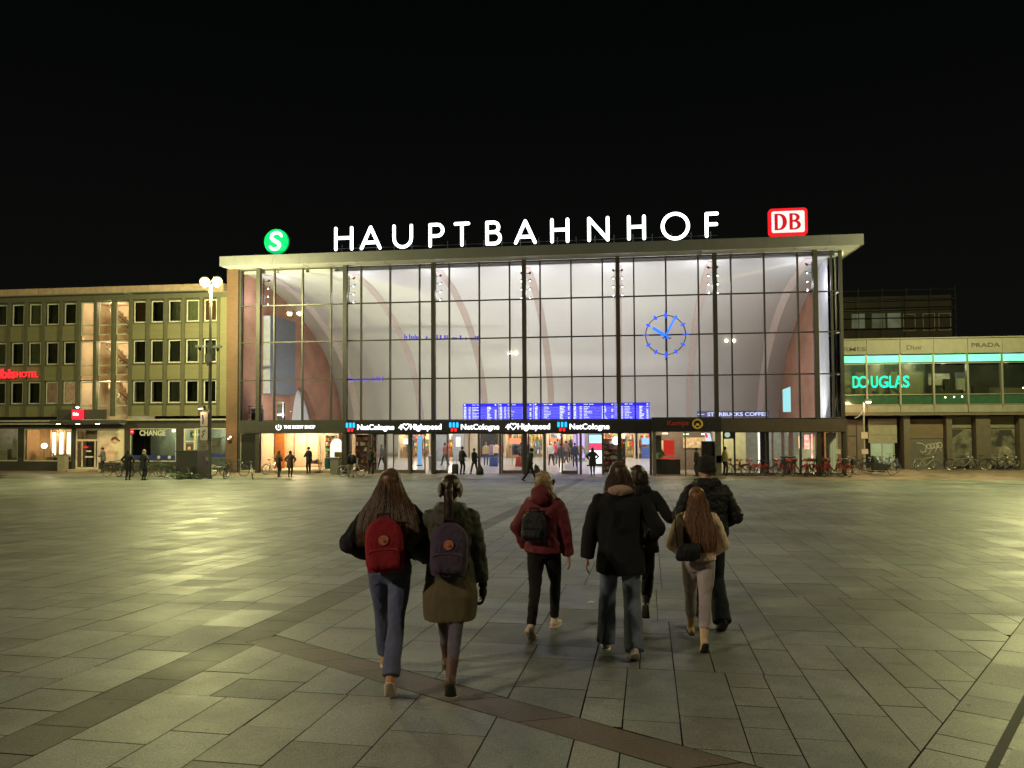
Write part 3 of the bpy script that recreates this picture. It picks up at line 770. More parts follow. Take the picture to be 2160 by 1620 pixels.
# blurred blue light lettering before the vault, too soft to read
for (x0, x1, y, z0, z1, lb) in ((-17.15, -11.2, 60.5, 9.95, 10.4, 'thin violet light lettering hanging high before the vault left of the middle'), (-20.5, -17.5, 56, 6.4, 6.78, 'short blue light lettering hanging low in front of the left brick wall')):
    t = thing('light_lettering', lb, 'lettering', ((x0+x1)/2, y, z0)); b = MB(); x = x0; rnd = random.Random(3)
    while x < x1:
        w_ = rnd.uniform(.08, .2); h_ = rnd.choice((.55, .6, 1)); k = (x-x0)/(x1-x0)
        if rnd.random() < .85 and not .22 < k < .27 and not .33 < k < .37:
            zz = z0-(.25*k if x1-x0 > 4 else 0); b.box(x, x+w_*.75, y, y+.02, zz, zz+(z1-z0)*h_*.8)
        x += w_
    b.build('lettering', glow('violet_light', (.16, .12, .95), .5), t)
# big dark advertising box on the left brick wall
t = thing('wall_banner_box', 'tall dark grey advertising box fixed to the brick wall at the left inside the hall', 'banner', (XL, 55.5, 5))
b = MB(); b.box(XL+.02, XL+.55, 53.4, 57.8, 5.4, 11.15); b.build('casing', mat('banner_grey', (.10, .105, .12), .6), t)
b = MB(); b.box(XL+.03, XL+.54, 53.36, 53.4, 5.45, 11.1); b.build('front_panel', mat('banner_front', (.34, .36, .42), .5), t)
# ================================================================ shops and things inside the hall
CW = mat('shop_wall_cream', (.60, .50, .36), .7)
# back band of the hall: passage shops
def goods(b, x0, x1, y, z0, z1, rows_, seed, dep=.25, fill=.85):
    rnd = random.Random(seed); dz = (z1-z0)/rows_
    for r_ in range(rows_):
        x = x0
        while x < x1-.04:
            w_ = rnd.uniform(.06, .18); h_ = dz*rnd.uniform(.35, .8); b.cur = rnd.randrange(6)
            if rnd.random() < fill: b.box(x, min(x1, x+w_*.85), y, y+dep*rnd.uniform(.5, 1), z0+dz*r_+.02, z0+dz*r_+.02+h_)
            x += w_
GM = [mat('goods_white', (.8, .78, .72)), mat('goods_red', (.6, .06, .05)), mat('goods_yellow', (.75, .5, .08)), mat('goods_brown', (.32, .17, .08)), mat('goods_blue', (.08, .14, .4)), mat('goods_green', (.12, .32, .14))]
def shelf(name, label, x0, x1, y, z0, z1, rows_, seed, group=None):
    t = thing(name, label, 'shelf', ((x0+x1)/2, y+.2, 0), group=group)
    b = MB(); dz = (z1-z0)/rows_
    b.box(x0-.04, x0, y, y+.35, 0, z1+.05); b.box(x1, x1+.04, y, y+.35, 0, z1+.05); b.box(x0, x1, y+.32, y+.35, 0, z1)
    for r_ in range(rows_+1): b.box(x0, x1, y, y+.32, z0+dz*r_-.015, z0+dz*r_+.012)
    b.build('rack', mat('rack_wood', (.35, .24, .14), .6), t)
    g = MB(); goods(g, x0, x1, y+.02, z0, z1, rows_, seed); g.build('goods', GM, t)
    return t
def shop(label, x0, x1, y, h, lit, frontcol, seed, rows_=3):
    t = thing('passage_shop', label, 'shop', ((x0+x1)/2, y, 0), group='shops along the back of the hall')
    b = MB(); b.box(x0, x1, y+2.3, y+2.4, 0, h); b.box(x0, x0+.1, y, y+2.3, 0, h); b.box(x1-.1, x1, y, y+2.3, 0, h); b.box(x0+.1, x1-.1, y, y+2.3, h-.1, h); b.build('wall', CW, t)
    b = MB(); b.box(x0, x1, y-.1, y, h-.55, h); b.build('fascia', glow('shop_fascia_'+str(seed), frontcol, lit), t)
    for r2 in range(3):
        g = MB(); goods(g, x0+.15, x1-.15, y+1.9, .3+(h-1.1)/3*r2, .3+(h-1.1)/3*(r2+1), 1, seed+r2, .35, .8); g.build('goods_row', GM, t)
    rr_ = random.Random(seed)
    for _ in range(5):
        xx = rr_.uniform(x0+.3, x1-.3); b = MB(); b.ball((xx, y+rr_.uniform(.3, 1.5), h-.75+rr_.uniform(-.1, .1)), .09, n=8); b.build('ceiling_lamp', glow('shop_lamp', (1, .86, .62), 8), t)
    b = MB(); b.box(x0+.3, (x0+x1)/2-.1, y+.4, y+.9, .02, .95); b.build('counter', GM[rr_.randrange(6)], t)
    b = MB(); b.box(x0+.35, (x0+x1)/2-.3, y+.38, y+.4, 1.2, 1.75); b.build('menu_panel', glow('menu_%d' % seed, rr_.choice(((.9, .3, .15), (.9, .75, .3), (.3, .5, .95), (.95, .9, .8))), 1.1), t)
    lamp('shop_glow', t, ((x0+x1)/2, y+1.0, h-.5), 190, (1, .80, .52), .2)
for i, (x0, x1, c, l_, lb) in enumerate([(-19.5, -16.6, (.8, .75, .6), .6, 'pale lit shop at the back of the hall seen behind the leftmost doors'), (-16.4, -13.4, (.7, .68, .6), .5, 'cream lit shop at the back of the hall seen through the second doors'), (-10.0, -6.6, (.9, .75, .2), .8, 'yellow fronted kiosk at the back of the hall behind the people in jackets'), (-6.4, -3.6, (.35, .45, .9), .8, 'blue fronted shop at the back of the hall left of the wide passage'), (-1.5, 1.2, (.95, .8, .45), .8, 'warm lit shop at the back of the hall right of the passage'), (1.4, 5.5, (.8, .7, .4), .5, 'dim shop at the back of the hall behind the bakery kiosk')]):
    shop(lb, x0, x1, 66.8, 3.0, l_, c, 20+i)
# passage: pillars, tunnel walls and lamps at the back between the shops
t = thing('passage_arch', 'pale passage with a dark opening at the back of the hall', 'passage', (-11.7, 68.5, 0))
b = MB(); b.box(-13.3, -12.6, 68, 69.6, 0, 3.3); b.box(-10.7, -10.1, 68, 69.6, 0, 3.3); b.box(-12.6, -10.7, 68, 69.6, 2.5, 3.3)
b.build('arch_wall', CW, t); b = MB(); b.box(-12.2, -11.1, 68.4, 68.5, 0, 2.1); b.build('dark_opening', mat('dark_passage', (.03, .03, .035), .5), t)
b = MB(); b.box(-12.3, -11.0, 67.9, 67.98, 2.45, 2.95); b.build('sign_panel', glow('passage_sign', (.55, .8, 1.), 1.2), t)
for x, lb in ((-14.6, 'grey square pillar in the hall behind the left doors'), (-13.2, 'grey pillar carrying a white notice behind the second door leaf'), (-3.35, 'violet lit pillar at the mouth of the wide passage')):
    t = thing('hall_pillar', lb, 'pillar', (x, 63, 0), group='pillars in the hall')
    b = MB(); b.box(x-.45, x+.45, 62.6, 63.4, 0, 3.4); b.box(x-.5, x+.5, 62.55, 63.45, 0, .15); b.build('shaft', mat('pillar_grey', (.26, .26, .28), .5), t)
    if x == -13.2: b = MB(); b.box(x-.2, x+.2, 62.57, 62.6, 1.2, 2.0); b.build('notice', mat('notice_white', (.8, .8, .8)), t)
    if x == -3.35: b = MB(); b.box(x-.46, x+.46, 62.55, 62.6, .3, 3.3); b.build('light_panel', glow('violet_panel', (.62, .45, .9), .9), t)
t = thing('advert_screen', 'bright red and white advertising screen standing inside the right doors', 'screen', (-1.9, 57.5, 0))
b = MB(); b.box(-2.35, -1.35, 57.5, 57.65, .1, 2.35); b.box(-2.5, -1.2, 57.4, 57.8, .02, .1); b.build('case', STEEL, t)
b = MB(); b.box(-2.3, -1.4, 57.47, 57.5, .2, 1.15); b.build('screen', glow('advert_white', (.8, .9, 1), 1.8, var=.3, vscale=3), t)
b = MB(); b.box(-2.3, -1.4, 57.47, 57.5, 1.15, 1.7); b.build('screen_band', glow('advert_red', (.95, .05, .12), 1.4), t)
b = MB(); b.box(-2.3, -1.4, 57.47, 57.5, 1.7, 2.3); b.build('screen_top', glow('advert_cyan', (.35, .8, .95), 1.5), t)
t = thing('clothes_rack', 'rack of dark jackets hanging inside the middle doors', 'clothes rack', (-7.4, 58, 0))
b = MB(); b.bar((-8.1, 58, 0), (-8.1, 58, 1.6), .03); b.bar((-6.7, 58, 0), (-6.7, 58, 1.6), .03); b.bar((-8.1, 58, 1.6), (-6.7, 58, 1.6), .03); b.build('rail', ALU, t)
b = MB(); rnd = random.Random(4)
for i in range(13):
    x = -8.05+.105*i; b.cur = i % 3; b.stack([(.75+rnd.uniform(0, .2), x, 58, .05, .25), (1.3, x, 58, .055, .22), (1.5, x, 58, .05, .2), (1.58, x, 58, .02, .05)], 8)
b.build('jacket_row', [mat('jacket_slate', (.09, .10, .14)), mat('jacket_brown', (.2, .12, .08)), mat('jacket_navy', (.03, .04, .10))], t)
for (x, c, lb) in ((-7.45, 'goods_red', 'small red display cone of goods on the floor before the jackets'), (-6.75, 'jacket_navy', 'dark blue display box on the floor right of the red cone'), (-9.3, 'goods_blue', 'blue display box on the floor behind the open left middle door')):
    b = MB(); b.prism([(x-.25, 56.6, .02), (x+.25, 56.6, .02), (x+.15, 56.6, .75), (x-.15, 56.6, .75)] if c == 'goods_red' else [(x-.3, 56.6, .02), (x+.3, 56.6, .02), (x+.3, 56.6, .7), (x-.3, 56.6, .7)], (0, .4, 0))
    tag(b.build('display_box', _M[c]), lb, 'display')
for (x, z0, z1, lb, i) in ((-17.6, .2, 2.5, 'tall rack of warm lit goods between the lit shop and the leftmost doors', 31), (-.75, .2, 2.2, 'wooden rack of clothes and goods at the right end of the doors', 32)):
    shelf('goods_rack', lb, x-.42, x+1.0, 51.5, z0, z1, 6, i, 'goods racks behind the doors')
t = thing('shop_lantern', 'round white glowing lamp hanging over the goods rack at the right end of the doors', 'lamp', (-.3, 51.2, 2))
b = MB(); b.ball((-.3, 51.2, 2.1), .28, .12, .28); b.build('globe', glow('lantern_glass', (1, .95, .85), 3), t, True); b = MB(); b.bar((-.3, 51.2, 2.3), (-.3, 51.2, 2.7), .015); b.build('cord', STEEL, t)
t = thing('ticket_column', 'slim blue information column inside the second door', 'column', (-15.0, 57, 0))
b = MB(); b.box(-15.15, -14.85, 57, 57.2, 0, 2.3); b.build('body', glow('info_blue', (.25, .55, .95), .7), t); b = MB(); b.box(-15.2, -14.8, 56.95, 57.25, 0, .08); b.build('foot', STEEL, t)
t = thing('litter_bin', 'pale violet lit litter bin inside the doors left of the suitcase traveller', 'bin', (-12.9, 52.6, 0))
b = MB(); b.tube([(-12.9, 52.6, .02), (-12.9, 52.6, 1.0)], [.26, .3], 14); b.build('body', ALU, t); b = MB(); b.tube([(-12.9, 52.6, 1.0), (-12.9, 52.6, 1.06)], [.32, .28], 14); b.build('lid', glow('bin_lid', (.5, .45, .95), .5), t)

# lit cosmetics shop behind the left window
s = thing('cosmetics_shop', 'small shop room glowing peach and white behind the leftmost hall window', 'shop', (-21.4, 52, 0))
PE = mat('shop_wall_peach', (.83, .66, .47), .7, var=.04)
b = MB(); b.box(-24.4, -19.9, 53.2, 53.3, .1, 3.0); b.box(-24.4, -24.3, 50.3, 53.2, .1, 3.0); b.box(-24.4, -18.2, 50.2, 54, .09, .14); b.build('wall', PE, s)
b = MB(); b.box(-19.9, -18.2, 53.8, 53.9, .1, 3.0); b.build('back_wall', CW, s)
b = MB(); b.box(-24.2, -23.5, 52.2, 52.4, .14, 3.0); b.build('orange_pillar', mat('orange_panel', (.55, .20, .05), .6), s)
b = MB(); frame(b, -23.1, -21.3, 52.95, .2, 2.5, .03, .03); b.box(-22.22, -22.18, 52.95, 52.98, .2, 2.5); b.build('wall_frame', mat('frame_bronze', (.25, .17, .10), .5), s)
b = MB(); b.box(-20.85, -20.4, 53.1, 53.16, 1.35, 2.0); b.build('poster', mat('poster_red', (.35, .04, .05), .6), s)
for x in (-23.3, -22.4, -21.5, -20.6, -19.2):
    b = MB(); b.tube([(x, 51.6, 2.86), (x, 51.75, 2.74)], [.07, .09], 8); b.build('spotlight', glow('shop_spot', (1, .85, .6), 14), s)
lamp('shop_light', s, (-22.3, 51.8, 2.6), 420, (1, .72, .42), .12); lamp('shop_light', s, (-19.2, 51.6, 2.7), 170, (1, .80, .52), .12)
t = thing('product_display', 'white arched display panel with teal and yellow boxes in the lit shop window', 'display', (-19.3, 51, 0))
b = MB(); arc_ = [(-19.75, 51.2, .9)]+[(-19.3+.45*math.cos(PI-PI*i/12), 51.2, 1.75+.5*math.sin(PI*i/12)) for i in range(13)]+[(-18.85, 51.2, .9)]; b.prism(arc_, (0, .05, 0)); b.build('arch_panel', glow('display_white', (1, .96, .86), 1.3), t)
for k, (x0, x1, c) in enumerate(((-19.95, -19.3, 'teal'), (-19.25, -18.8, 'yellow'))):
    b = MB()
    for q in range(5): b.box(x0+(x1-x0)/5*q, x0+(x1-x0)/5*(q+.8), 50.7, 50.95, .2, .95 if c == 'teal' else 1.35)
    b.build('box_row', mat('display_'+c, (.03, .30, .36) if c == 'teal' else (.75, .55, .08), .5), t)
shelf('goods_rack', 'stocked shelf at the back of the lit shop left of the arched display', -20.6, -19.95, 52.6, .3, 2.4, 6, 41, 'shelves in the lit shop'); shelf('goods_rack', 'crowded shelf of small bottles at the right edge of the lit shop', -18.78, -18.25, 50.9, .2, 2.5, 7, 42, 'shelves in the lit shop')
t = thing('shop_table', 'low dark display table with pots in the lit shop below the red poster', 'table', (-20.9, 51.2, 0))
b = MB(); b.box(-21.3, -20.4, 50.9, 51.5, .55, .6); 
for x in (-21.25, -20.45):
    for y in (50.95, 51.45): b.bar((x, y, .14), (x, y, .55), .02)
b.build('table_frame', STEEL, t); g = MB(); goods(g, -21.2, -20.5, 51.0, .6, .9, 1, 9); g.build('pots', GM, t)

# bakery kiosk
s = thing('bakery_kiosk', 'dark bakery kiosk with counters and boards under the dim red lettering', 'kiosk', (4, 50, 0))
b = MB(); b.box(1.95, 6.1, 54.3, 54.4, 0, 3.0); b.box(1.95, 6.1, 50.2, 54.3, 2.9, 3.0); b.build('wall', mat('kiosk_wall', (.20, .17, .14), .7), s)
b = MB(); b.box(4.6, 6.0, 49.5, 50.1, 0, 1.15)
for k in range(6): b.box(4.62+.23*k, 4.64+.23*k, 49.48, 49.5, .05, 1.1)
b.box(4.55, 6.05, 49.45, 50.15, 1.15, 1.19); b.build('counter', mat('kiosk_counter', (.055, .052, .045), .35), s); b = MB(); b.box(2.0, 3.7, 50.4, 50.9, 0, .95); b.build('counter', mat('kiosk_counter', (.055, .052, .045)), s)
b = MB(); b.box(5.0, 6.0, 50.0, 50.4, 1.19, 2.1); b.box(5.1, 5.5, 49.7, 49.9, 1.19, 1.5); b.build('machine', mat('coffee_machine', (.05, .05, .055), .25, .5), s)
b = MB(); b.box(1.98, 2.5, 49.35, 49.45, 1.45, 2.5); b.build('menu_board', mat('board_dark', (.07, .07, .065), .5), s)
b = MB(); b.box(3.9, 3.98, 49.2, 49.3, 0, 2.72); b.box(5.75, 6.1, 49.2, 49.5, 0, 2.72); b.box(1.95, 2.15, 49.2, 49.4, 0, 2.72); b.build('post', mat('kiosk_post', (.16, .155, .13), .4, .2), s)
b = MB(); b.box(2.75, 3.45, 51.9, 52.0, 1.15, 2.1); b.box(2.6, 3.5, 51.7, 52.1, .3, 1.0); b.build('red_display', glow('kiosk_red', (.85, .05, .03), .55), s)
for q in ((2.2, 3.0, 1.3, 2.0), (4.2, 5.7, 1.5, 2.2)): b = MB(); b.box(q[0], q[1], 54.1, 54.25, q[2], q[3]); b.build('picture_panel', glow('kiosk_panel', (.9, .62, .3), .55, var=.5, vscale=5), s)
for (x, z, c) in ((4.05, 2.45, (.4, .9, .4)), (2.7, 2.5, (1, .9, .7)), (5.2, 2.45, (.8, .95, .9))):
    b = MB(); b.box(x, x+.35, 52, 52.1, z, z+.07); b.build('lamp', glow('kiosk_lamp_%d' % int(z*100+x*10), c, 3), s)
lamp('kiosk_light', s, (3.4, 52.5, 2.7), 130, (1, .78, .5), .1)
t = thing('tilted_screen', 'small tilted white red and blue screen glowing high in the bakery kiosk corner', 'screen', (5.5, 51, 2))
b = MB(); b.prism([(5.25, 50.8, 2.62), (5.62, 50.8, 2.58), (5.72, 50.8, 2.1), (5.35, 50.8, 2.05)], (0, .05, 0)); b.build('panel', glow('tilt_white', (.8, .9, 1), .9), t)
b = MB(); b.prism([(5.27, 50.79, 2.6), (5.42, 50.79, 2.59), (5.50, 50.79, 2.3), (5.33, 50.79, 2.3)], (0, .01, 0)); b.build('red_patch', glow('tilt_red', (.9, .1, .08), .9), t)
for i, (x, y, z, lb) in enumerate(((2.4, 51.3, .95, 'orange chair at the left of the kiosk red display'), (3.1, 51.0, .95, 'orange chair in front of the kiosk red display'))):
    t = thing('kiosk_chair', lb, 'chair', (x, y, 0), group='orange chairs in the kiosk')
    b = MB(); b.box(x-.2, x+.2, y-.2, y+.2, .5, .56); b.prism([(x-.2, y-.22, .56), (x+.2, y-.22, .56), (x+.17, y-.26, .95), (x-.17, y-.26, .95)], (0, .04, 0)); b.build('shell', mat('orange_plastic', (.55, .13, .03), .4), t)
    for sx1 in (-1, 1):
        for sy1 in (-1, 1): b = MB(); b.bar((x+.17*sx1, y+.17*sy1, .5), (x+.2*sx1, y+.2*sy1, .012), .015); b.build('leg', STEEL, t)

# travel office behind the right glazing: lit ceiling, posters, white curtain, brick
s = thing('travel_office', 'pale lit office with a blue poster behind the glazing right of the kiosk', 'office', (9.8, 52, 0))
b = MB(); b.box(6.2, 8.3, 54.0, 54.1, 0, 3.0); b.build('yellow_wall', mat('office_wall_yellow', (.72, .66, .40), .7), s)
b = MB(); b.box(8.3, 13.3, 55.9, 56.0, 0, 3.0); b.build('back_wall', mat('office_wall_grey', (.40, .42, .38), .7), s)
b = MB(); b.box(8.62, 9.15, 50.4, 50.48, 0, 2.66); b.build('blue_poster', mat('poster_blue', (.035, .03, .16), .5), s)
b = MB(); b.box(8.50, 8.60, 50.4, 50.5, 0, 2.68); b.build('light_strip', glow('strip_warm', (1, .86, .68), 1.6), s)
b = MB(); b.box(6.4, 7.1, 50.3, 50.35, 2.25, 2.66); b.build('office_sign', mat('sign_violet', (.10, .07, .13), .5), s)
b = MB(); b.tube([(6.62, 50.27, 2.5), (6.62, 50.3, 2.5)], .17, 16); b.build('logo_disc', glow('disc_green', (.7, .9, .7), .7), s)
b = MB()
for x0, w_ in ((9.7, .12), (10.3, .2), (10.75, .3), (11.4, .12)): b.box(x0, x0+w_, 52.5, 52.6, 0, 2.9)
b.build('panel_row', mat('office_panel', (.35, .34, .32), .5), s)
b = MB(); b.box(10.0, 10.9, 51.2, 51.8, 0, 1.1); b.build('desk', mat('desk_grey', (.18, .18, .19), .5), s)
b = MB(); b.box(11.15, 11.3, 51.3, 51.4, 1.6, 2.4); b.build('lamp_strip', glow('strip_orange', (1, .5, .2), 2.2), s)
b = MB(); b.box(11.5, 11.78, 51.3, 51.4, 1.55, 2.45); b.box(11.9, 11.98, 51.3, 51.4, .9, 2.5); b.build('poster_light', glow('poster_red_white', (1, .35, .28), 2.0, var=.6, vscale=4), s)
b = MB(); b.box(12.15, 12.5, 50.6, 51.4, 0, 3.0); b.build('brick_post', BRK, s)
b = MB(); b.box(12.2, 12.45, 50.4, 50.45, 2.0, 2.35); b.build('yellow_notice', mat('notice_yellow', (.6, .38, .06)), s)
lamp('office_light', s, (7.2, 52.0, 2.7), 130, (1, .92, .62), .2); lamp('office_light', s, (10.5, 53.5, 2.7), 70, (1, .95, .85), .2)
t = thing('white_curtain', 'tall white pleated curtain behind the glass at the right corner of the hall', 'curtain', (12.9, 51, 0))
def curtain(name, x0, y0, x1, y1, z0, z1, m, par, amp=.06, n=46):
    b = MB(); d = Vector((x1-x0, y1-y0, 0)); nn = Vector((-d.y, d.x, 0)).normalized()
    pts = [Vector((x0, y0, 0))+d*(i/n)+nn*amp*math.sin(i*1.9)*(1 if i % 2 else .6) for i in range(n+1)]
    for i in range(n):
        p, q = pts[i], pts[i+1]; b.poly([(p.x, p.y, z0), (q.x, q.y, z0), (q.x, q.y, z1), (p.x, p.y, z1)])
    return b.build(name, m, par, True)
CUR = mat('curtain_white', (.40, .41, .43), .9, var=.05)
curtain('cloth', 13.0, 51.0, 13.25, 55.6, 3.5, 13.6, CUR, t); curtain('cloth', 12.6, 50.6, 13.3, 50.9, .1, 2.6, CUR, t, .04, 14)
t = thing('balcony_plant_rack', 'dark railing with boxes on the ledge inside the lower left corner of the glass front', 'railing', (-25, 50.8, 3.5))
b = MB()
for z in (3.75, 4.0, 4.25, 4.5): b.bar((-25.55, 50.9, z), (-24.5, 50.9, z), .02)
for x in (-25.5, -25.0, -24.55): b.bar((x, 50.9, 3.5), (x, 50.9, 4.6), .025)
b.build('rail', STEEL, t); b = MB(); b.box(-25.4, -24.6, 51.0, 51.3, 3.14, 4.3); b.build('cabinet', mat('cabinet_grey', (.16, .16, .16)), t)
for k in range(4): b = MB(); b.box(-25.35+.2*k, -25.2+.2*k, 50.96, 50.99, 4.0, 4.35); b.build('card', mat('notice_white', (.8, .8, .8)), t)
t = thing('flat_fixture', 'white vertical cabinet standing on the flat roof in front of the left brick wall', 'cabinet', (-23, 52, 3.1))
b = MB(); b.box(-23.95, -23.6, 52, 52.3, 3.14, 4.8); b.build('body', mat('pale_box', (.55, .55, .52)), t); b = MB(); b.box(-23.5, -23.42, 52, 52.1, 3.14, 4.7); b.build('rail', STEEL, t)
t = thing('cyan_screen', 'tall glowing cyan screen leaning before the right brick wall inside the glass front', 'screen', (11.5, 56, 4))
b = MB(); b.prism([(11.55, 58, 3.9), (12.0, 57.6, 3.9), (12.0, 57.6, 5.7), (11.55, 58, 5.5)], (0, .05, 0)); b.build('panel', glow('cyan_glass', (.35, .8, .85), .8), t)
for i, (x, z, lb) in enumerate(((-.9, 3.2, 'small red white light box behind the header at the second board'),)):
    pass

# ================================================================ hotel on the left
HY = 50.5
hotel = thing('hotel_building', 'four storey olive coloured hotel with rows of white framed windows and a lit stairwell', 'hotel', (-38, HY, 0))
HW = mat('hotel_panel', (.165, .15, .08), .7, var=.10, vscale=1.2, bump=.15, bscale=6, stretch=(.3, .3, 4))
HC = mat('hotel_concrete', (.085, .08, .052), .75, bump=.1); HWF = mat('hotel_window_frame', (.46, .45, .38), .4)
HX0, HX1 = -54.0, -26.63
g1 = [-38.95-1.38*j for j in range(11)]; g2 = [-37.61, -36.25, -34.89]; g3 = [-33.55, -32.22, -30.9, -29.57, -28.24]
fl = [(4.77, 6.36), (7.58, 9.21), (10.45, 11.98)]
b = MB()  # wall with openings: spandrel bands, piers between windows
for (z0, z1) in ((3.86, 4.72), (6.42, 7.52), (9.27, 10.39)):
    b.box(HX0, g1[0]+.63, HY+.06, HY+.3, z0, z1); b.box(g3[0]-.62, HX1, HY+.06, HY+.3, z0, z1)
b.box(-27.62, HX1, HY+.02, HY+.3, 3.86, 12.4)
b.build('wall_panel', HW, hotel)
b = MB()
allx = sorted(g1+g2+g3); ed = [(allx[i]+allx[i+1])/2 for i in range(len(allx)-1)]
for x in ed+[-27.6]: b.box(x-.11, x+.11, HY-.05, HY+.3, 3.86, 12.2)
for z in (3.86, 6.36, 9.21, 11.98):
    if z > 5: b.box(HX0, -27.6, HY+.02, HY+.28, z+.02, z+.08)
b.box(HX0, HX1, HY-.02, HY+.4, 12.1, 12.45)
for z0, z1 in ((4.7, 4.76), (7.5, 7.56), (10.37, 10.43)): b.box(HX0, g1[0]+.55, HY-.02, HY+.05, z0, z1); b.box(g3[0]-.5, -27.72, HY-.02, HY+.05, z0, z1)
b.build('concrete_grid', HC, hotel)
b = MB(); b.box(HX0, -34.2, HY-.75, 62, 12.45, 12.52); b.box(-34.2, -28.4, HY-.55, 62, 12.5, 12.56); b.box(-28.4, HX1, HY+.1, 62, 12.45, 12.52); b.build('roof', mat('hotel_roof_edge', (.16, .16, .13), .7), hotel)
b = MB()
for k in range(9): b.box(HX0+2.9*k, HX0+2.9*k+2.88, HY+1.2, 62, 12.56, 13.3)
b.build('set_back_wall', mat('penthouse_panel', (.40, .28, .20), .7, var=.2), hotel)
ROOM = mat('dark_room', (.10, .10, .07), .9, var=.5, vscale=1.5)
CURT = [mat('curtain_olive', (.34, .34, .24)), mat('curtain_brown', (.26, .12, .06)), mat('curtain_grey', (.24, .25, .20))]
WGL = glass('window_glass', (.7, .72, .66), .6)
rnd = random.Random(11)
lit = {(0, -38.95): 2, (0, -40.33): 1}
for fi, (z0, z1) in enumerate(fl):
    for x in g1+g3:
        b = MB(); frame(b, x-.48, x+.48, HY+.12, z0, z1, .085, .06); o = b.build('window', HWF, hotel)
        b = MB(); b.box(x-.40, x+.40, HY+.14, HY+.15, z0+.08, z1-.08); b.build('pane', WGL, o)
        k = rnd.random(); bk = MB(); key = (fi, round(x, 2))
        m_ = ROOM
        if key in lit: m_ = glow('lit_curtain_%d' % lit[key], (.85, .5, .25), .28*lit[key], var=.3, vscale=5)
        elif (x > -33 and k < .85) or k < .45: m_ = CURT[rnd.randrange(3)]
        if m_ is ROOM: bk.box(x-.5, x+.5, HY+.5, HY+.52, z0-.1, z1+.1); bk.build('dark_backing', ROOM, o)
        else:
            c_ = curtain('curtain', x-.45, HY+.25, x+.45, HY+.25, z0, z1, m_, None, .03, 12); c_.parent = o; c_.location = -Vector(hotel.location)
# lit stairwell
b = MB(); b.box(-38.3, -34.2, 53.4, 53.5, 3.6, 12.2); b.box(-38.3, -38.2, HY+.3, 53.4, 3.6, 12.2); b.box(-34.3, -34.2, HY+.3, 53.4, 3.6, 12.2)
for z in (6.38, 9.25, 12.1): b.box(-38.2, -34.3, HY+.3, 53.4, z, z+.08)
b.build('stairwell_wall', mat('stair_wall', (.72, .60, .42), .8, var=.04), hotel)
for z in (3.9, 6.46, 9.33):
    b = MB()
    for k in range(9): b.box(-36.9+.22*k, -36.66+.22*k, 52.0, 52.9, z+2.35-.24*k-.35, z+2.35-.24*k)
    b.build('stair_flight', mat('stair_stone', (.42, .34, .25), .7), hotel)
    b = MB(); b.bar((-37.0, 51.8, z+3.0-.35), (-34.6, 51.8, z+.6), .03); b.bar((-37.0, 51.8, z+2.7-.35), (-34.6, 51.8, z+.3), .02); b.build('stair_rail', STEEL, hotel)
for fi, (z0, z1) in enumerate(((3.9, 6.32), (6.76, 9.2), (9.64, 12.0))):
    for x in g2:
        b = MB(); frame(b, x-.5, x+.5, HY+.12, z0, z1, .07, .06); b.box(x-.43, x+.43, HY+.12, HY+.18, z0+.68, z0+.76); o = b.build('stair_window', HWF, hotel)
        b = MB(); b.box(x-.43, x+.43, HY+.14, HY+.15, z0+.07, z1-.07); b.build('pane', DGL, o)
    lamp('stair_light', hotel, (-36.4, 51.6, z0+2.2), 170, (1, .76, .46), .15)
    if fi: b = MB(); b.ball((-37.25, 51.1, z0+.75), .09, .09, .2); b.build('wall_lamp', glow('stair_bulb', (1, .72, .35), 9), hotel, True)
# ground floor
DK = mat('hotel_base_dark', (.045, .040, .034), .5)
b = MB(); b.box(HX0, HX1, HY+.05, HY+.35, 3.0, 3.5)
for (x0, x1) in ((-42.88, -42.45), (-38.66, -38.42), (-34.57, -34.2), (-30.67, -30.2), (-26.92, HX1)): b.box(x0, x1, HY, HY+.4, 0, 3.0)
b.box(HX0, -42.88, HY+.02, HY+.35, 0, .66); b.box(-42.45, -38.66, HY+.02, HY+.35, 0, .66); b.box(-34.2, -30.67, HY+.05, HY+.35, 0, .66)
b.build('base_wall', DK, hotel)
b = MB(); b.box(HX0, -34.6, HY-.6, HY+.3, 3.50, 3.62); b.box(HX0, -34.6, HY-.5, HY+.3, 3.30, 3.42); b.box(-34.6, HX1, HY-.12, HY+.3, 3.55, 3.66); b.build('ledge', mat('ledge_metal', (.36, .33, .25), .5), hotel)
b = MB(); b.box(-39.2, -34.0, HY-1.5, HY-.61, 3.36, 3.60); b.box(-39.6, -35.9, HY-.3, HY-.1, 3.66, 4.35); b.build('canopy', mat('canopy_dark', (.055, .055, .05), .5), hotel)
for x in (-38.85, -37.35, -35.85):
    b = MB(); b.tube([(x, HY-1.1, 3.36), (x, HY-1.1, 3.33)], .13, 14); b.build('downlight', glow('canopy_lamp', (1, .84, .55), 14), hotel)
    lamp('canopy_light', hotel, (x, HY-1.1, 3.25), 55, (1, .74, .42), .1, 'SPOT', (0, 0, 0), spot=R(130))
def shopwin(x0, x1, z0=.68, z1=3.0):
    b = MB(); frame(b, x0, x1, HY+.05, z0, z1, .07, .07); o = b.build('shop_window', HWF, hotel)
    b = MB(); b.box(x0+.07, x1-.07, HY+.08, HY+.095, z0+.07, z1-.07); b.build('pane', DGL, o); return o
shopwin(-50, -42.9); shopwin(-42.43, -38.68); shopwin(-34.18, -30.69); shopwin(-29.2, -26.95, .3)
b = MB(); b.box(-50, -42.5, 53, 53.1, 0, 3); b.build('back_wall', mat('room_grey', (.14, .13, .10)), hotel)
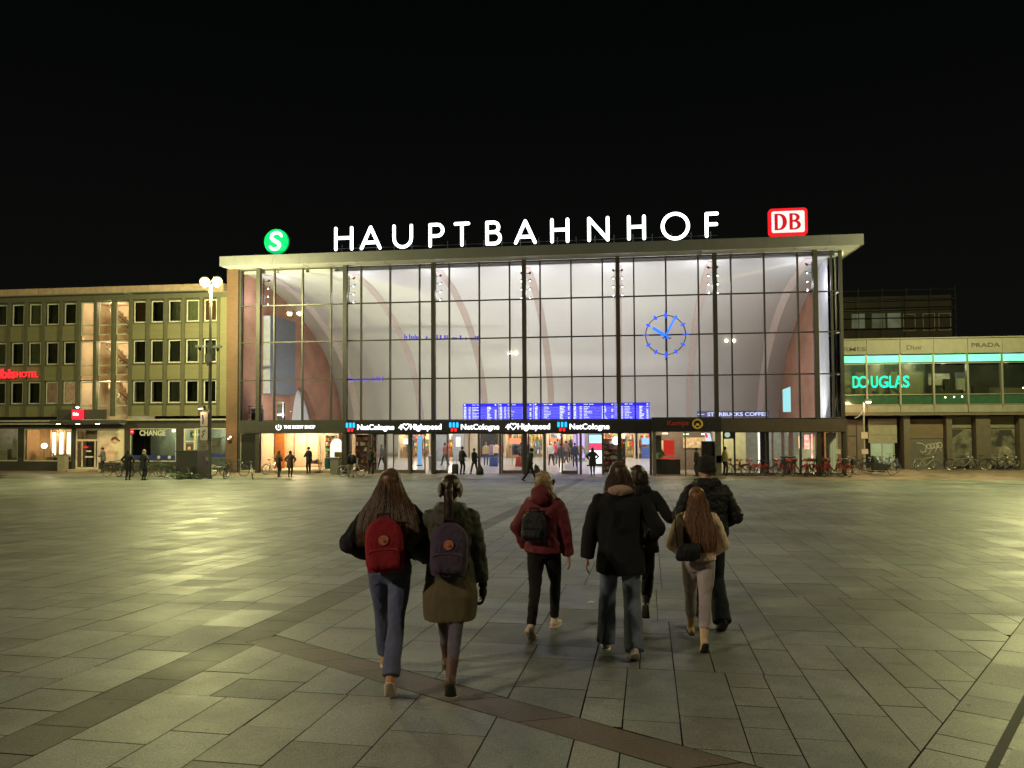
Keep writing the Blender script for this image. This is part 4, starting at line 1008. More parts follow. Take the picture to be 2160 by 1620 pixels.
b = MB(); b.box(-44, -43.1, 51.3, 51.4, .9, 2.2); b.box(-46, -44.3, 51.2, 51.6, .6, 1.5); b.build('desk', mat('desk_pale', (.5, .46, .33)), hotel)
b = MB(); b.box(-42.45, -38.6, 52.0, 52.1, 0, 3); b.box(-42.5, -42.4, HY+.3, 52.0, 0, 3); b.box(-38.65, -38.55, HY+.3, 52.0, 0, 3); b.build('back_wall', mat('bar_wall', (.55, .37, .2), .7), hotel)
for k in range(4):
    b = MB(); x = -40.95+.58*k; b.box(x, x+.26, 51.5, 51.55, 1.05, 2.7); b.build('light_tube', glow('bar_tube', (1, .88, .62), 2.6), hotel)
b = MB()
for k in range(5): b.box(-41.05+.58*k, -40.98+.58*k, 51.4, 51.5, .7, 2.9)
b.box(-41.1, -38.9, 51.1, 51.5, .7, .95); b.build('bar_frame', mat('bar_bronze', (.30, .16, .07), .5), hotel)
b = MB(); b.ball((-41.35, 51.2, 1.75), .2); b.build('globe_lamp', glow('globe_warm', (1, .9, .68), 5), hotel, True); b = MB(); b.bar((-41.35, 51.2, .68), (-41.35, 51.2, 1.55), .03); b.build('lamp_stem', mat('bar_bronze', (.3, .16, .07)), hotel)
lamp('bar_light', hotel, (-40.5, 51.0, 2.6), 170, (1, .7, .38), .15); lamp('lobby_light', hotel, (-46, 51.6, 2.6), 120, (1, .85, .55), .2)
for (x, lb) in ((-40.3, 'dark green potted plant in the hotel bar window, the left one'), (-39.3, 'dark green potted plant in the hotel bar window, the right one')):
    t = thing('potted_plant', lb, 'plant', (x, 50.95, .7), group='plants in the hotel bar window'); rr_ = random.Random(int(x*10)); b = MB()
    for k in range(22):
        a = rr_.uniform(0, 2*PI); e = rr_.uniform(.2, .38); z = rr_.uniform(.35, .75)
        b.poly([(x, 50.95, .9), (x+e*math.cos(a)*.5+.03, 50.95+.1*math.sin(a), .7+z*.7), (x+e*math.cos(a), 50.95+.2*math.sin(a), .7+z)])
    b.build('leaves', mat('plant_leaf', (.03, .07, .02), .6), t); b = MB(); b.tube([(x, 50.95, .69), (x, 50.95, .9)], [.09, .12], 10); b.build('pot', mat('pot_dark', (.08, .07, .06)), t)
# entrance: step, door, poster wall
b = MB(); b.box(-38.6, -36.3, HY-.5, HY+.05, 0, .14); b.build('step', mat('entrance_step', (.42, .36, .26), .7), hotel)
b = MB(); frame(b, -38.4, -36.62, HY+.1, .14, 3.0, .12, .1); b.box(-38.28, -36.74, HY+.1, HY+.2, 2.1, 2.25); b.box(-37.95, -37.85, HY+.1, HY+.2, .2, 2.1); b.box(-36.95, -36.85, HY+.1, HY+.2, .2, 2.1)
o = b.build('entrance_door', mat('door_cream', (.62, .54, .40), .5), hotel); b = MB(); b.box(-38.28, -36.74, HY+.14, HY+.155, .26, 2.9); b.build('pane', DGL, o)
b = MB(); b.box(-38.3, -36.7, 51.6, 51.7, 0, 2.2); b.build('lobby_wall', mat('lobby_dark', (.06, .06, .07)), hotel)
b = MB(); b.box(-38.3, -36.7, 51.5, 51.6, 2.2, 3.0); b.build('lobby_lintel', mat('lobby_lintel', (.42, .34, .20)), hotel)
b = MB(); b.box(-37.5, -37.15, HY+.02, HY+.08, 1.35, 1.45); b.box(-37.6, -37.0, HY+.02, HY+.08, .95, 1.05); b.build('door_sticker', mat('notice_white', (.8, .8, .8)), hotel)
b = MB(); b.box(-37.75, -37.4, HY+.02, HY+.06, 1.62, 1.74); b.build('door_sign', glow('door_red', (.9, .03, .03), .7), hotel)
t = thing('poster_panel', 'tall cream poster wall of a reclining person beside the hotel entrance door', 'poster', (-35.6, HY, 0))
b = MB(); b.box(-36.6, -34.6, HY+.08, HY+.15, .62, 3.0); b.build('panel', mat('poster_cream', (.74, .62, .46), .6, var=.05), t)
b = MB(); b.prism([(-35.95+.75*math.cos(PI*i/12), HY+.06, .7+1.25*math.sin(PI*i/12)) for i in range(13)], (0, .015, 0)); b.build('printed_blanket', mat('poster_pale_pink', (.70, .50, .40), .6), t)
b = MB(); b.ball((-35.35, HY+.06, 2.1), .2, .015, .16); b.build('printed_face', mat('poster_skin', (.62, .40, .28), .6), t)
b = MB(); b.tube([(-35.62, HY+.05, 2.16), (-35.5, HY+.05, 2.3), (-35.3, HY+.05, 2.34), (-35.1, HY+.05, 2.2), (-34.95, HY+.05, 2.12)], [.05, .09, .1, .07, .03], 8, ry=.008); b.build('printed_hair', mat('poster_hair', (.16, .07, .04), .6), t)
b = MB(); b.box(-35.9, -35.1, HY+.05, HY+.06, 1.35, 1.38); b.box(-35.8, -35.2, HY+.05, HY+.06, 1.25, 1.27); b.build('printed_lines', mat('poster_line', (.5, .25, .2)), t)
b = MB(); b.box(-36.6, -34.6, HY+.08, HY+.2, 0, .6); b.build('plinth', DK, t)
# exchange office
b = MB(); b.box(-34.2, -26.9, 53.0, 53.1, 0, 3); b.build('back_wall', mat('exchange_wall', (.20, .22, .16), .7), hotel)
lamp('exchange_light', hotel, (-32, 52, 2.7), 90, (.95, 1, .7), .2); lamp('exchange_light', hotel, (-28.4, 52, 2.7), 90, (.95, 1, .75), .2)
b = MB(); b.box(-34.1, -30.75, HY+.06, HY+.075, .78, 1.12); b.box(-29.1, -27.0, HY+.03, HY+.045, 1.0, 1.25); b.build('blue_film', mat('film_blue', (.02, .03, .16), .4), hotel)
for x in (-32.9, -32.0, -31.2): b = MB(); b.ball((x, HY+.05, .98), .12, .01, .12); b.build('sticker', mat('sticker_grey', (.45, .5, .5)), hotel)
b = MB(); b.box(-31.6, -30.9, 51.5, 51.55, 2.72, 2.92); b.build('tube_light', glow('exchange_tube', (1, .85, .55), 4), hotel)
b = MB(); frame(b, -30.15, -29.3, HY+.08, .1, 3.0, .1, .08); b.box(-30.05, -29.4, HY+.08, HY+.16, 2.05, 2.13); b.build('side_door', mat('door_cream', (.62, .54, .40)), hotel)
b = MB(); b.box(-30.0, -29.5, HY+.12, HY+.14, .3, 1.9); b.build('side_door_panel', mat('door_brown', (.09, .06, .05)), hotel)
b = MB(); b.ball((-29.75, HY+.1, 1.6), .13, .01, .13); b.build('door_sticker', mat('sticker_pink', (.7, .35, .3)), hotel)
b = MB(); b.box(-29.9, -29.45, 51.0, 51.02, 2.3, 2.75); b.build('green_poster', mat('poster_green', (.05, .22, .12)), hotel)
b = MB(); b.box(-29.7, -29.2, 50.9, 50.92, 2.5, 2.62); b.box(-28.9, -28.5, 50.9, 50.92, 2.3, 2.4); b.build('yellow_strip', glow('strip_yellow', (.95, .75, .1), .6), hotel)
b = MB(); b.box(-29.05, -27.4, HY+.10, HY+.12, 1.3, 2.35); b.build('white_notice', mat('notice_warm', (.52, .48, .38)), hotel)
b = MB(); b.box(-28.85, -27.6, HY+.085, HY+.095, 1.72, 1.75); b.box(-28.85, -28.3, HY+.085, HY+.095, 1.6, 1.62); b.box(-27.6, -27.57, HY+.085, HY+.095, 1.75, 2.1); b.build('notice_line', mat('notice_line', (.1, .08, .1)), hotel)
text('notice_lettering', 'CHANGE', -33.45, -31.5, HY+.03, 2.48, 2.88, mat('etched_letters', (.62, .62, .52), .6), hotel, .01, .03)
t = thing('exchange_symbol_sign', 'small glowing red sign in the top corner of the CHANGE window', 'sign', (-34, HY, 2.7))
b = MB(); b.prism(rrect(-34.12, -33.88, 2.62, 2.92, .03, HY-.02), (0, .05, 0)); b.build('panel', glow('red_sign', (.95, .02, .03), 1.0), t); b = MB(); b.box(-34.07, -33.93, HY-.03, HY-.022, 2.74, 2.80); b.build('mark', glow('red_sign_white', (1, .6, .6), 1.2), t)
# hotel lettering and cube sign
RL = glow('red_letters', (1, .03, .035), 1.3)
t = thing('hotel_sign', 'glowing red hotel lettering on the facade between two window rows', 'sign', (-42.8, HY, 7))
text('lettering', 'ibis', -44.35, -43.02, HY-.12, 6.62, 7.32, RL, t, .1, .028); text('lettering', 'HOTEL', -42.95, -41.25, HY-.12, 6.68, 7.1, RL, t, .08, .012)
t = thing('hotel_cube_sign', 'small glowing red square sign on the dark canopy over the hotel entrance', 'sign', (-37.7, 49.5, 3.7))
b = MB(); b.prism(rrect(-38.1, -37.45, 3.64, 4.35, .06, HY-.75), (0, .4, 0)); b.build('cube', glow('cube_red', (.95, .03, .06), .95), t)
text('lettering', 'ibis', -38.0, -37.55, HY-.76, 3.92, 4.16, glow('cube_white', (1, .8, .75), 1.8), t, .01, .04)
b = MB(); b.ball((-37.55, HY-.9, 4.5), .1, .1, .07); b.build('top_lamp', glow('cube_lamp', (1, .85, .65), 10), t, True); b = MB(); b.bar((-37.55, HY-.6, 4.3), (-37.55, HY-.9, 4.5), .02); b.build('arm', STEEL, t)

# ================================================================ building on the right
BY = 55.5
rb = thing('department_store', 'low store building with a glowing green band and a shuttered ground floor', 'store', (20, BY, 0))
X0, X1 = 13.9, 31.0
PX = [14.37, 16.50, 18.63, 20.75, 22.88, 25.0, 27.12, 29.25]
b = MB()
for i in range(len(PX)): b.box(PX[i]+.01, PX[i]+2.11, BY-.3, BY+.2, 7.76, 8.75)
b.box(X0, X1, BY-.45, BY+9, 8.75, 8.82); b.build('fascia', mat('store_fascia', (.21, .20, .155), .6, var=.08), rb)
GB = glow('green_band', (.22, 1., .62), 1.25, var=.18, vscale=.9)
for i in range(len(PX)): b = MB(); b.box(PX[i]+.06, PX[i]+2.06, BY-.15, BY+.1, 7.21, 7.66); b.build('light_band', GB, rb)
b = MB()
for x in PX: b.box(x-.06, x+.06, BY-.2, BY+.1, 4.3, 7.76)
b.box(X0, X1, BY-.1, BY+.15, 5.0, 5.06); b.box(X0, X1, BY-.12, BY+.15, 7.08, 7.15); b.box(X0, X1, BY-.1, BY+.15, 4.33, 4.38); b.build('mullion', mat('store_mullion', (.22, .22, .17), .4, .4), rb)
b = MB(); b.box(X0, X1, BY+.02, BY+.03, 5.06, 7.08); b.build('glazing', glass('store_glass', (.75, .78, .7)), rb)
b = MB(); b.box(X0, X1, BY, BY+.04, 4.39, 4.99); b.build('green_spandrel', mat('green_glass_panel', (.03, .075, .045), .15), rb)
b = MB()
for i in range(len(PX)): b.box(PX[i]+.012, PX[i]+2.11, BY-.12, BY+.2, 3.83, 4.31)
b.build('spandrel', mat('store_spandrel', (.19, .18, .14), .6), rb)
b = MB(); b.box(X0, X1, BY-.1, BY+2, 3.63, 3.80); b.build('soffit', mat('store_soffit', (.10, .085, .06), .7), rb)
b = MB(); b.box(X0, 20.7, 56.6, 56.7, 5, 7.2); b.build('inner_wall', mat('store_wall_grey', (.32, .30, .24), .7), rb)
b = MB(); b.box(20.7, X1, 59.5, 59.6, 5, 7.2); b.box(20.7, X1, 56, 59.5, 5.0, 5.05); b.build('inner_wall', mat('store_wall_dim', (.20, .18, .14), .7, var=.3, vscale=.7), rb)
for x in (15.0, 17.5, 19.6): lamp('inner_light', rb, (x, 56.2, 7.0), 16, (1, .9, .6), .08)
b = MB(); b.box(21.2, 22.6, 57.5, 57.6, 5.7, 6.5); b.box(23.1, 23.9, 57.8, 57.9, 5.3, 6.6); b.build('inner_panel', mat('inner_pale', (.42, .40, .36)), rb)
b = MB(); b.box(22.1, 22.5, 57, 57.4, 5.05, 6.1); b.box(23.9, 24.9, 57, 57.4, 5.05, 5.6); b.box(21.2, 23, 56.4, 56.8, 5.05, 5.35); b.build('counter', mat('inner_dark', (.04, .035, .03)), rb)
lamp('inner_light', rb, (22, 57.0, 6.9), 40, (1, .85, .6), .2); lamp('inner_light', rb, (26, 57.0, 6.9), 34, (1, .75, .5), .2)
b = MB()
for x, z in ((21.5, 4.82), (22.05, 4.84), (22.55, 4.86), (26.35, 5.4)): b.ball((x, BY-.03, z), .05, n=6)
b.build('small_lamp', glow('small_lamp', (1, .92, .7), 6), rb)
GF = mat('store_base', (.085, .07, .05), .6, var=.15); GFD = mat('store_base_dark', (.05, .04, .03), .6)
RYG = 56.4
b = MB(); b.box(X0, X1, RYG+.6, RYG+.7, 0, 3.7); b.build('rear_wall', GFD, rb)
b = MB()
for (x0, x1) in ((18.95, 19.35), (21.65, 22.0), (23.5, 24.4), (26.2, 27.4)): b = MB(); b.box(x0, x1, RYG-.6, RYG+.6, 0, 3.63); b.build('pier', GF, rb)
b = MB(); b.box(16.85, 18.7, RYG, RYG+.08, 2.3, 3.4); b.box(16.85, 18.7, RYG, RYG+.08, 1.75, 2.28); b.build('door_surround', mat('door_surround', (.20, .19, .13), .6), rb)
b = MB(); b.box(17.0, 18.5, RYG+.1, RYG+.14, 0, 1.75); b.build('lit_door', glow('lit_door_green', (.5, .62, .38), .30, var=.25, vscale=1.5), rb)
b = MB()
for x in (17.0, 17.75, 18.5): b.box(x-.03, x+.03, RYG+.02, RYG+.1, 0, 1.75)
b.build('door_bar', ALU, rb)
b = MB()
for k in range(22): b.box(19.36, 21.64, RYG-.08+.015*(k % 2), RYG, 2.05+.06*k, 2.05+.06*k+.055)
b.build('roller_shutter', mat('shutter_bronze', (.15, .11, .07), .5, .2), rb)
b = MB(); b.box(19.36, 21.64, RYG-.02, RYG+.05, 0, 2.03); b.build('closed_front', mat('closed_front', (.09, .083, .07), .6), rb)
b = MB(); b.tube([(19.95, RYG-.04, 1.75), (20.3, RYG-.04, 1.7), (20.55, RYG-.04, 1.5), (20.5, RYG-.04, 1.15), (20.25, RYG-.04, 1.1), (20.15, RYG-.04, 1.25)], .022, 5)
for k in range(4): b.torus((20.72+.22*k, RYG-.04, 1.5+.03*k), .15+.01*k, .02, n=12, m=5)
b.tube([(20.7, RYG-.04, 1.0), (20.95, RYG-.04, 1.45), (21.1, RYG-.04, 1.1), (21.3, RYG-.04, 1.6), (21.5, RYG-.04, 1.2)], .02, 5)
b.build('graffiti', mat('graffiti_white', (.5, .48, .42), .7), rb)
for (x0, x1) in ((22.05, 23.45), (24.45, 26.15)):
    b = MB(); b.box(x0, x1, RYG, RYG+.06, 2.75, 3.55); b.build('upper_panel', mat('upper_panel_olive', (.16, .15, .085), .6), rb)
    b = MB(); b.box(x0, x1, RYG-.02, RYG+.05, .25, 2.7); b.build('poster', mat('poster_pale_grey', (.13, .12, .09), .5, var=.8, vscale=1.6), rb)
b = MB(); b.prism([(22.05, RYG-.035, 1.9), (23.0, RYG-.035, 2.65), (22.05, RYG-.035, 2.68)], (0, .012, 0)); b.build('poster_shape', mat('poster_dark', (.03, .028, .025), .5), rb)
b = MB(); b.prism([(25.0, RYG-.035, .3), (26.1, RYG-.035, .3), (25.9, RYG-.035, 1.3), (25.5, RYG-.035, 1.6), (25.15, RYG-.035, 1.3)], (0, .012, 0)); b.build('poster_shape', mat('poster_light', (.20, .18, .14), var=.7, vscale=2.5), rb)
b = MB(); b.prism([(24.9, RYG-.03, 1.5), (25.2, RYG-.03, 2.6), (25.95, RYG-.03, 2.62), (26.1, RYG-.03, 1.9), (25.9, RYG-.03, 2.2), (25.4, RYG-.03, 2.25), (25.3, RYG-.03, 1.5)], (0, .012, 0)); b.build('poster_shade', mat('poster_dark', (.03, .028, .025)), rb)
b = MB(); b.box(14.0, 16.6, RYG, RYG+.05, 0, 3.4); b.build('brown_wall', mat('brown_wall', (.10, .075, .055), .7), rb)
b = MB(); frame(b, 15.4, 16.1, RYG-.04, .1, 3.2, .05, .04); b.box(15.45, 16.05, RYG-.04, RYG, 2.2, 2.25); b.build('side_window', STEEL, rb)
TQ = glow('turquoise_letters', (.01, .85, .52), 1.4)
t = thing('store_sign', 'glowing turquoise lettering on the upper glass of the store', 'sign', (17.4, BY, 5.5))
for s_, x0, x1 in (('D', 15.60, 16.05), ('O', 15.95, 16.62), ('U', 16.78, 17.22), ('G', 17.28, 17.88), ('L', 17.95, 18.25), ('A', 18.28, 18.78), ('S', 18.82, 19.22)):
    text('letter', s_, x0, x1, BY-.12, 5.50, 6.30, TQ, t, .05, .012)
for s_, x0, x1, z0, z1, lb in (('HERMES', 14.2, 16.45, 7.98, 8.27, 'dark lettering at the left end of the cream fascia beside the glass hall'), ('Dior', 19.05, 20.05, 8.02, 8.33, 'short dark lettering in the middle of the cream fascia'), ('PRADA', 23.1, 24.85, 8.13, 8.40, 'dark capital lettering on the right of the cream fascia')):
    t = thing('fascia_lettering', lb, 'lettering', ((x0+x1)/2, BY-.3, z0)); text('lettering', s_, x0, x1, BY-.31, z0, z1, mat('dark_letters', (.07, .06, .05), .5), t, .03, .008)
# dark building with scaffold behind
sb = thing('scaffolded_building', 'dark unlit building wrapped in scaffolding behind the store roof', 'building', (24, 72, 0))
b = MB(); b.box(18.5, 28.6, 72, 84, 0, 14.0); b.build('wall', mat('dark_facade', (.035, .028, .023), .8, var=.2, vscale=.5), sb)
b = MB()
for z in (10.2, 11.1, 12.0, 12.9, 13.6, 14.4): b.bar((18.5, 71.2, z), (28.7, 71.2, z), .035, 6); b.box(18.5, 28.7, 71.25, 71.9, z-.9, z-.86)
for x in np.arange(18.7, 28.9, 1.98): b.bar((x, 71.2, 8), (x, 71.2, 14.6), .03, 6)
b.build('scaffold', mat('scaffold_tube', (.05, .045, .04), .5, .5), sb)
for k, x in enumerate((20.3, 22.0, 23.3)):
    b = MB(); b.box(x, x+1.1, 71.93, 71.98, 11.2, 12.5); b.build('lit_window', glow('dim_window_%d' % k, (.30, .34, .22), (.16, .10, .2)[k], var=.5, vscale=1.2), sb)
b = MB()
for x in (24.6, 26.2, 27.5): frame(b, x, x+1.0, 71.93, 10.9, 12.4, .06, .05)
b.build('window_frame', mat('dim_frame', (.25, .22, .18)), sb)
t = thing('roof_ladder', 'short pale metal ladder frame on the store roof by the glass hall', 'ladder', (14.6, 56.5, 8.8))
b = MB()
for x in (14.5, 15.0): b.bar((x, 56.5, 8.82), (x, 56.5, 9.9), .03)
for z in (9.2, 9.55, 9.88): b.bar((14.5, 56.5, z), (15.0, 56.5, z), .025)
b.build('ladder_frame', ALU, t)
t = thing('rear_block', 'dark low block behind the hotel roof line', 'building', (-45, 66, 0)); 
b = MB(); b.box(-52, -41, 66, 70, 0, 14.4); b.build('wall', mat('dark_facade', (.035, .028, .023)), t); b = MB(); b.box(-46.5, -45.2, 66.5, 68, 14.4, 15.5); b.build('chimney', mat('dark_facade', (.035, .028, .023)), t)
# ================================================================ lamp posts
LC = (.98, .94, .40)
POLE = mat('pole_grey', (.13, .13, .12), .5, .4)
def plaza_lamp(x, y, label, energy, gl=2, lc=None, twin=.42, top=12.0, head_dir=0.0):
    z = gz(y); t = thing('plaza_lamp_post', label, 'lamp post', (x, y, z), group='tall twin lamp posts of the square')
    zt = top
    b = MB(); b.tube([(x, y, z-.02), (x, y, z+.25)], .16, 12); b.tube([(x, y, z+.25), (x, y, z+5), (x, y, zt-.2)], [.12, .10, .07], 12); b.build('pole', POLE, t)
    ch, sh = math.cos(head_dir), math.sin(head_dir)
    for s in (-1, 1):
        hx, hy = x+s*twin*ch, y+s*twin*sh
        b = MB(); b.tube([(x, y, zt-.35), (x+s*.2*ch, y+s*.2*sh, zt-.1), (hx, hy, zt+.08)], .035, 8); b.build('arm', POLE, t)
        b = MB(); b.tube([(hx, hy, zt+.26), (hx, hy, zt+.34)], [.20, .10], 14); b.tube([(hx, hy, zt-.33), (hx, hy, zt-.27)], [.06, .12], 12); b.build('head', POLE, t)
        b = MB(); b.ball((hx, hy, zt), .31, .31, .28, 18); b.build('lamp_glass', glow('sodium_glass_%d' % gl, (1, .94, .52), gl*.9), t, True)  # globe made oversized, the glare round the lamp put into its shape
        lamp('lamp_light', t, (hx, hy, zt-.42), energy/2, lc or LC, .16)
    return t
main = plaza_lamp(-24.5, 43.9, 'tall twin headed lamp post glowing yellow green at the right end of the hotel', 9500, twin=.40)
plaza_lamp(21.9, 43.5, 'tall twin headed lamp post standing just past the right edge of the view', 10500)
plaza_lamp(-41.0, 23.0, 'tall twin headed lamp post far off on the left side of the square', 10000, gl=2)
plaza_lamp(-14.5, -5.0, 'tall twin headed lamp post behind the walkers on the left', 6400, gl=2, lc=(1, .82, .58), top=12.5)  # unseen post, added to fill the walkers' backs and the near ground
plaza_lamp(12.5, 8.5, 'tall twin headed lamp post close by on the right', 2600, gl=2, lc=(1, .90, .50), top=12.5)  # unseen near post, added to light the foreground from the right
# things strapped to the left pole
zp = gz(43.9)
b = MB(); b.tube([(-24.55, 43.9, 6.9), (-24.55, 43.9, 8.3)], .15, 10); b.box(-24.75, -24.35, 43.7, 43.85, 7.1, 7.6); b.build('junction_box', POLE, main)
CAMM = mat('camera_white', (.6, .6, .58), .4)
for (x, z, lb) in ((-25.1, 8.05, 'white camera on the left arm of the left lamp post'), (-23.95, 8.0, 'white camera on the right arm of the left lamp post')):
    t = thing('surveillance_camera', lb, 'camera', (x, 43.8, z), group='cameras on the left lamp post')
    b = MB(); b.tube([(-24.55, 43.85, z+.02), (x, 43.8, z)], .03, 6); b.build('arm', POLE, t); b = MB(); b.box(x-.24, x+.24, 43.65, 43.85, z-.05, z+.08); b.build('housing', CAMM, t); b = MB(); b.tube([(x, 43.75, z-.07), (x, 43.75, z-.25)], [.1, .06], 8); b.build('dome', BLK, t)
t = thing('pole_lamp', 'small warm lamp on the left lamp post above its signs', 'lamp', (-24.9, 43.8, 4.4))
b = MB(); b.tube([(-24.6, 43.85, 4.2), (-24.9, 43.75, 4.3)], .03, 6); b.build('arm', POLE, t); b = MB(); b.tube([(-25.15, 43.72, 4.33), (-24.75, 43.72, 4.36)], [.08, .16], 8); b.build('shade', POLE, t); b = MB(); b.ball((-24.95, 43.7, 4.3), .2, .1, .04); b.build('bulb', glow('warm_bulb', (1, .75, .45), 9), t); lamp('bulb_light', t, (-24.95, 43.45, 4.22), 16, (1, .62, .34), .08)
SGN = mat('sign_white', (.72, .62, .55), .5)
for (z0, z1, lb, kind) in ((3.25, 4.1, 'upper white notice sign on the left lamp post under its small lamp', 0), (2.42, 3.2, 'lower white sign with a blue mark on the left lamp post', 1)):
    t = thing('pole_sign', lb, 'sign', (-24.6, 43.7, z0), group='signs on the left lamp post')
    b = MB(); b.prism(rrect(-24.98, -24.52, z0, z1, .05, 43.68), (0, .02, 0)); b.build('plate', SGN, t)
    b = MB()
    if kind: b.tube([(-24.66, 43.66, z1-.2), (-24.86, 43.66, z1-.3), (-24.74, 43.66, z1-.42), (-24.88, 43.66, z1-.5), (-24.8, 43.66, z1-.62)], .04, 6, ry=.008)
    else: b.tube([(-24.85, 43.66, z1-.15), (-24.8, 43.66, z1-.55), (-24.84, 43.66, z1-.7)], .035, 6, ry=.008)
    b.build('mark', mat('sign_mark_blue', (.04, .05, .35), .5), t)
for k, (z0, z1, c) in enumerate(((1.85, 2.15, (.35, .25, .2)), (1.2, 1.4, (.3, .25, .2)), (.95, 1.15, (.09, .06, .15)))):
    b = MB(); b.tube([(-24.58, 43.9, z0), (-24.58, 43.9, z1)], .135, 12); b.build('pole_sticker', mat('pole_sticker_%d' % k, c, .6), main)
# small warm lamp posts by the store
for (x, y, h, lb, sgn) in ((15.65, 53.3, 4.55, 'slim lamp post with a warm lamp and a round camera beside the store corner', 1), (13.95, 53.3, 4.7, 'slim lamp post with a warm lamp standing right against the glass hall corner', -1)):
    t = thing('small_lamp_post', lb, 'lamp post', (x, y, 0), group='small lamp posts beside the glass hall')
    b = MB(); b.tube([(x, y, 0), (x, y, h)], [.07, .05], 10); b.build('pole', ALU, t)
    b = MB(); b.tube([(x, y, h-.15), (x+sgn*.2, y-.1, h-.02)], .03, 6); b.tube([(x+sgn*.05, y-.1, h+.03), (x+sgn*.45, y-.1, h+.05)], [.10, .12], 10); b.build('hood', POLE, t)
    b = MB(); b.ball((x+sgn*.28, y-.1, h-.04), .19, .14, .05); b.build('lamp_glass', glow('small_post_glass', (1, .84, .62), 14), t)
    lamp('post_light', t, (x+sgn*.28, y-.1, h-.14), 190, (1, .62, .30), .1)
    for k, z in enumerate((2.15, 1.15)):
        if sgn > 0 or k: b = MB(); b.box(x-.2, x+.2, y-.12, y-.1, z, z+.42-.1*k); b.build('sign_plate', mat('pole_plate', (.55, .42, .33), .5), t)
    if sgn > 0: b = MB(); b.tube([(x, y-.05, h-.45), (x-.15, y-.1, h-.75), (x-.4, y-.15, h-1.0), (x-.6, y-.15, h-1.08)], [.03, .05, .04, .03], 8); b.build('camera_arm', ALU, t)
t = thing('wall_light', 'small warm wall light on the brick pier between hotel and glass hall', 'lamp', (-26.2, 49.65, 2.3))
b = MB(); b.ball((-26.35, 49.64, 2.3), .05, .04, .05); b.ball((-26.2, 49.64, 2.42), .06, .04, .07); b.build('bulb', glow('pier_bulb', (1, .7, .5), 5), t); b = MB(); b.box(-26.4, -26.15, 49.66, 49.7, 2.2, 2.5); b.build('plate', POLE, t)
lamp('pier_light', t, (-26.25, 49.2, 2.9), 12, (1, .5, .25), .1)
# dark cabinet by the left lamp post
zc = gz(43.5)
t = thing('utility_cabinet', 'big dark grey box standing on the pavement left of the left lamp post', 'cabinet', (-25.8, 43.6, zc))
b = MB(); b.box(-26.4, -25.05, 43.5, 44.9, zc+.03, zc+1.62); b.build('body', mat('cabinet_dark', (.045, .042, .044), .6, bump=.05), t)
b = MB(); b.box(-26.45, -25.0, 43.45, 44.95, zc+1.62, zc+1.66); b.box(-26.4, -25.05, 43.5, 44.9, zc-.01, zc+.03); b.build('cap', BLK, t)
t = thing('waste_bin', 'grey cylinder bin on the pavement at the right end of the lit shop window', 'bin', (-18.5, 48.9, 0))
b = MB(); b.box(-18.78, -18.22, 48.7, 49.1, .04, 1.05); b.build('body', mat('bin_grey', (.16, .15, .14), .5, .3), t); b = MB(); b.box(-18.82, -18.18, 48.66, 49.14, 1.05, 1.10); b.box(-18.7, -18.3, 48.74, 49.06, 0, .04); b.build('lid', POLE, t)
t = thing('hotel_bin', 'pale metal bin beside the hotel entrance steps', 'bin', (-38.9, 50.1, 0))
b = MB(); b.box(-39.25, -38.7, 49.9, 50.3, 0, 1.15); b.build('body', mat('bin_pale', (.35, .32, .25), .5, .3), t); b = MB(); b.box(-39.28, -38.67, 49.87, 50.33, 1.15, 1.2); b.build('lid', POLE, t)

# ================================================================ bicycles
TYRE = mat('tyre_rubber', (.02, .02, .02), .8); RIM = mat('rim_alloy', (.5, .5, .48), .3, .9); SAD = mat('saddle_black', (.025, .022, .02), .6)
F_RED = mat('frame_red', (.17, .03, .025), .35); F_DK = mat('frame_black', (.03, .03, .035), .3, .3); F_SL = mat('frame_silver', (.5, .5, .46), .3, .8); F_GR = mat('frame_green', (.10, .16, .06), .4)
F_BL = mat('frame_blue', (.05, .08, .16), .4)
RP = mat('rental_panel_red', (.62, .05, .03), .4)
def wheel(t, x, r_=.34):
    b = MB(); b.torus((x, 0, r_), r_-.035, .012, n=26, m=5); b.tube([(x, -.04, r_), (x, .04, r_)], .028, 8)
    for k in range(12):
        a = 2*PI*k/12; b.bar((x, .015*(-1)**k, r_), (x+(r_-.04)*math.cos(a), 0, r_+(r_-.04)*math.sin(a)), .003, 4)
    o = b.build('wheel', RIM, t, world=False)
    g = MB(); g.torus((x, 0, r_), r_-.02, .02, n=26, m=6); g.build('tyre', TYRE, o, world=False)
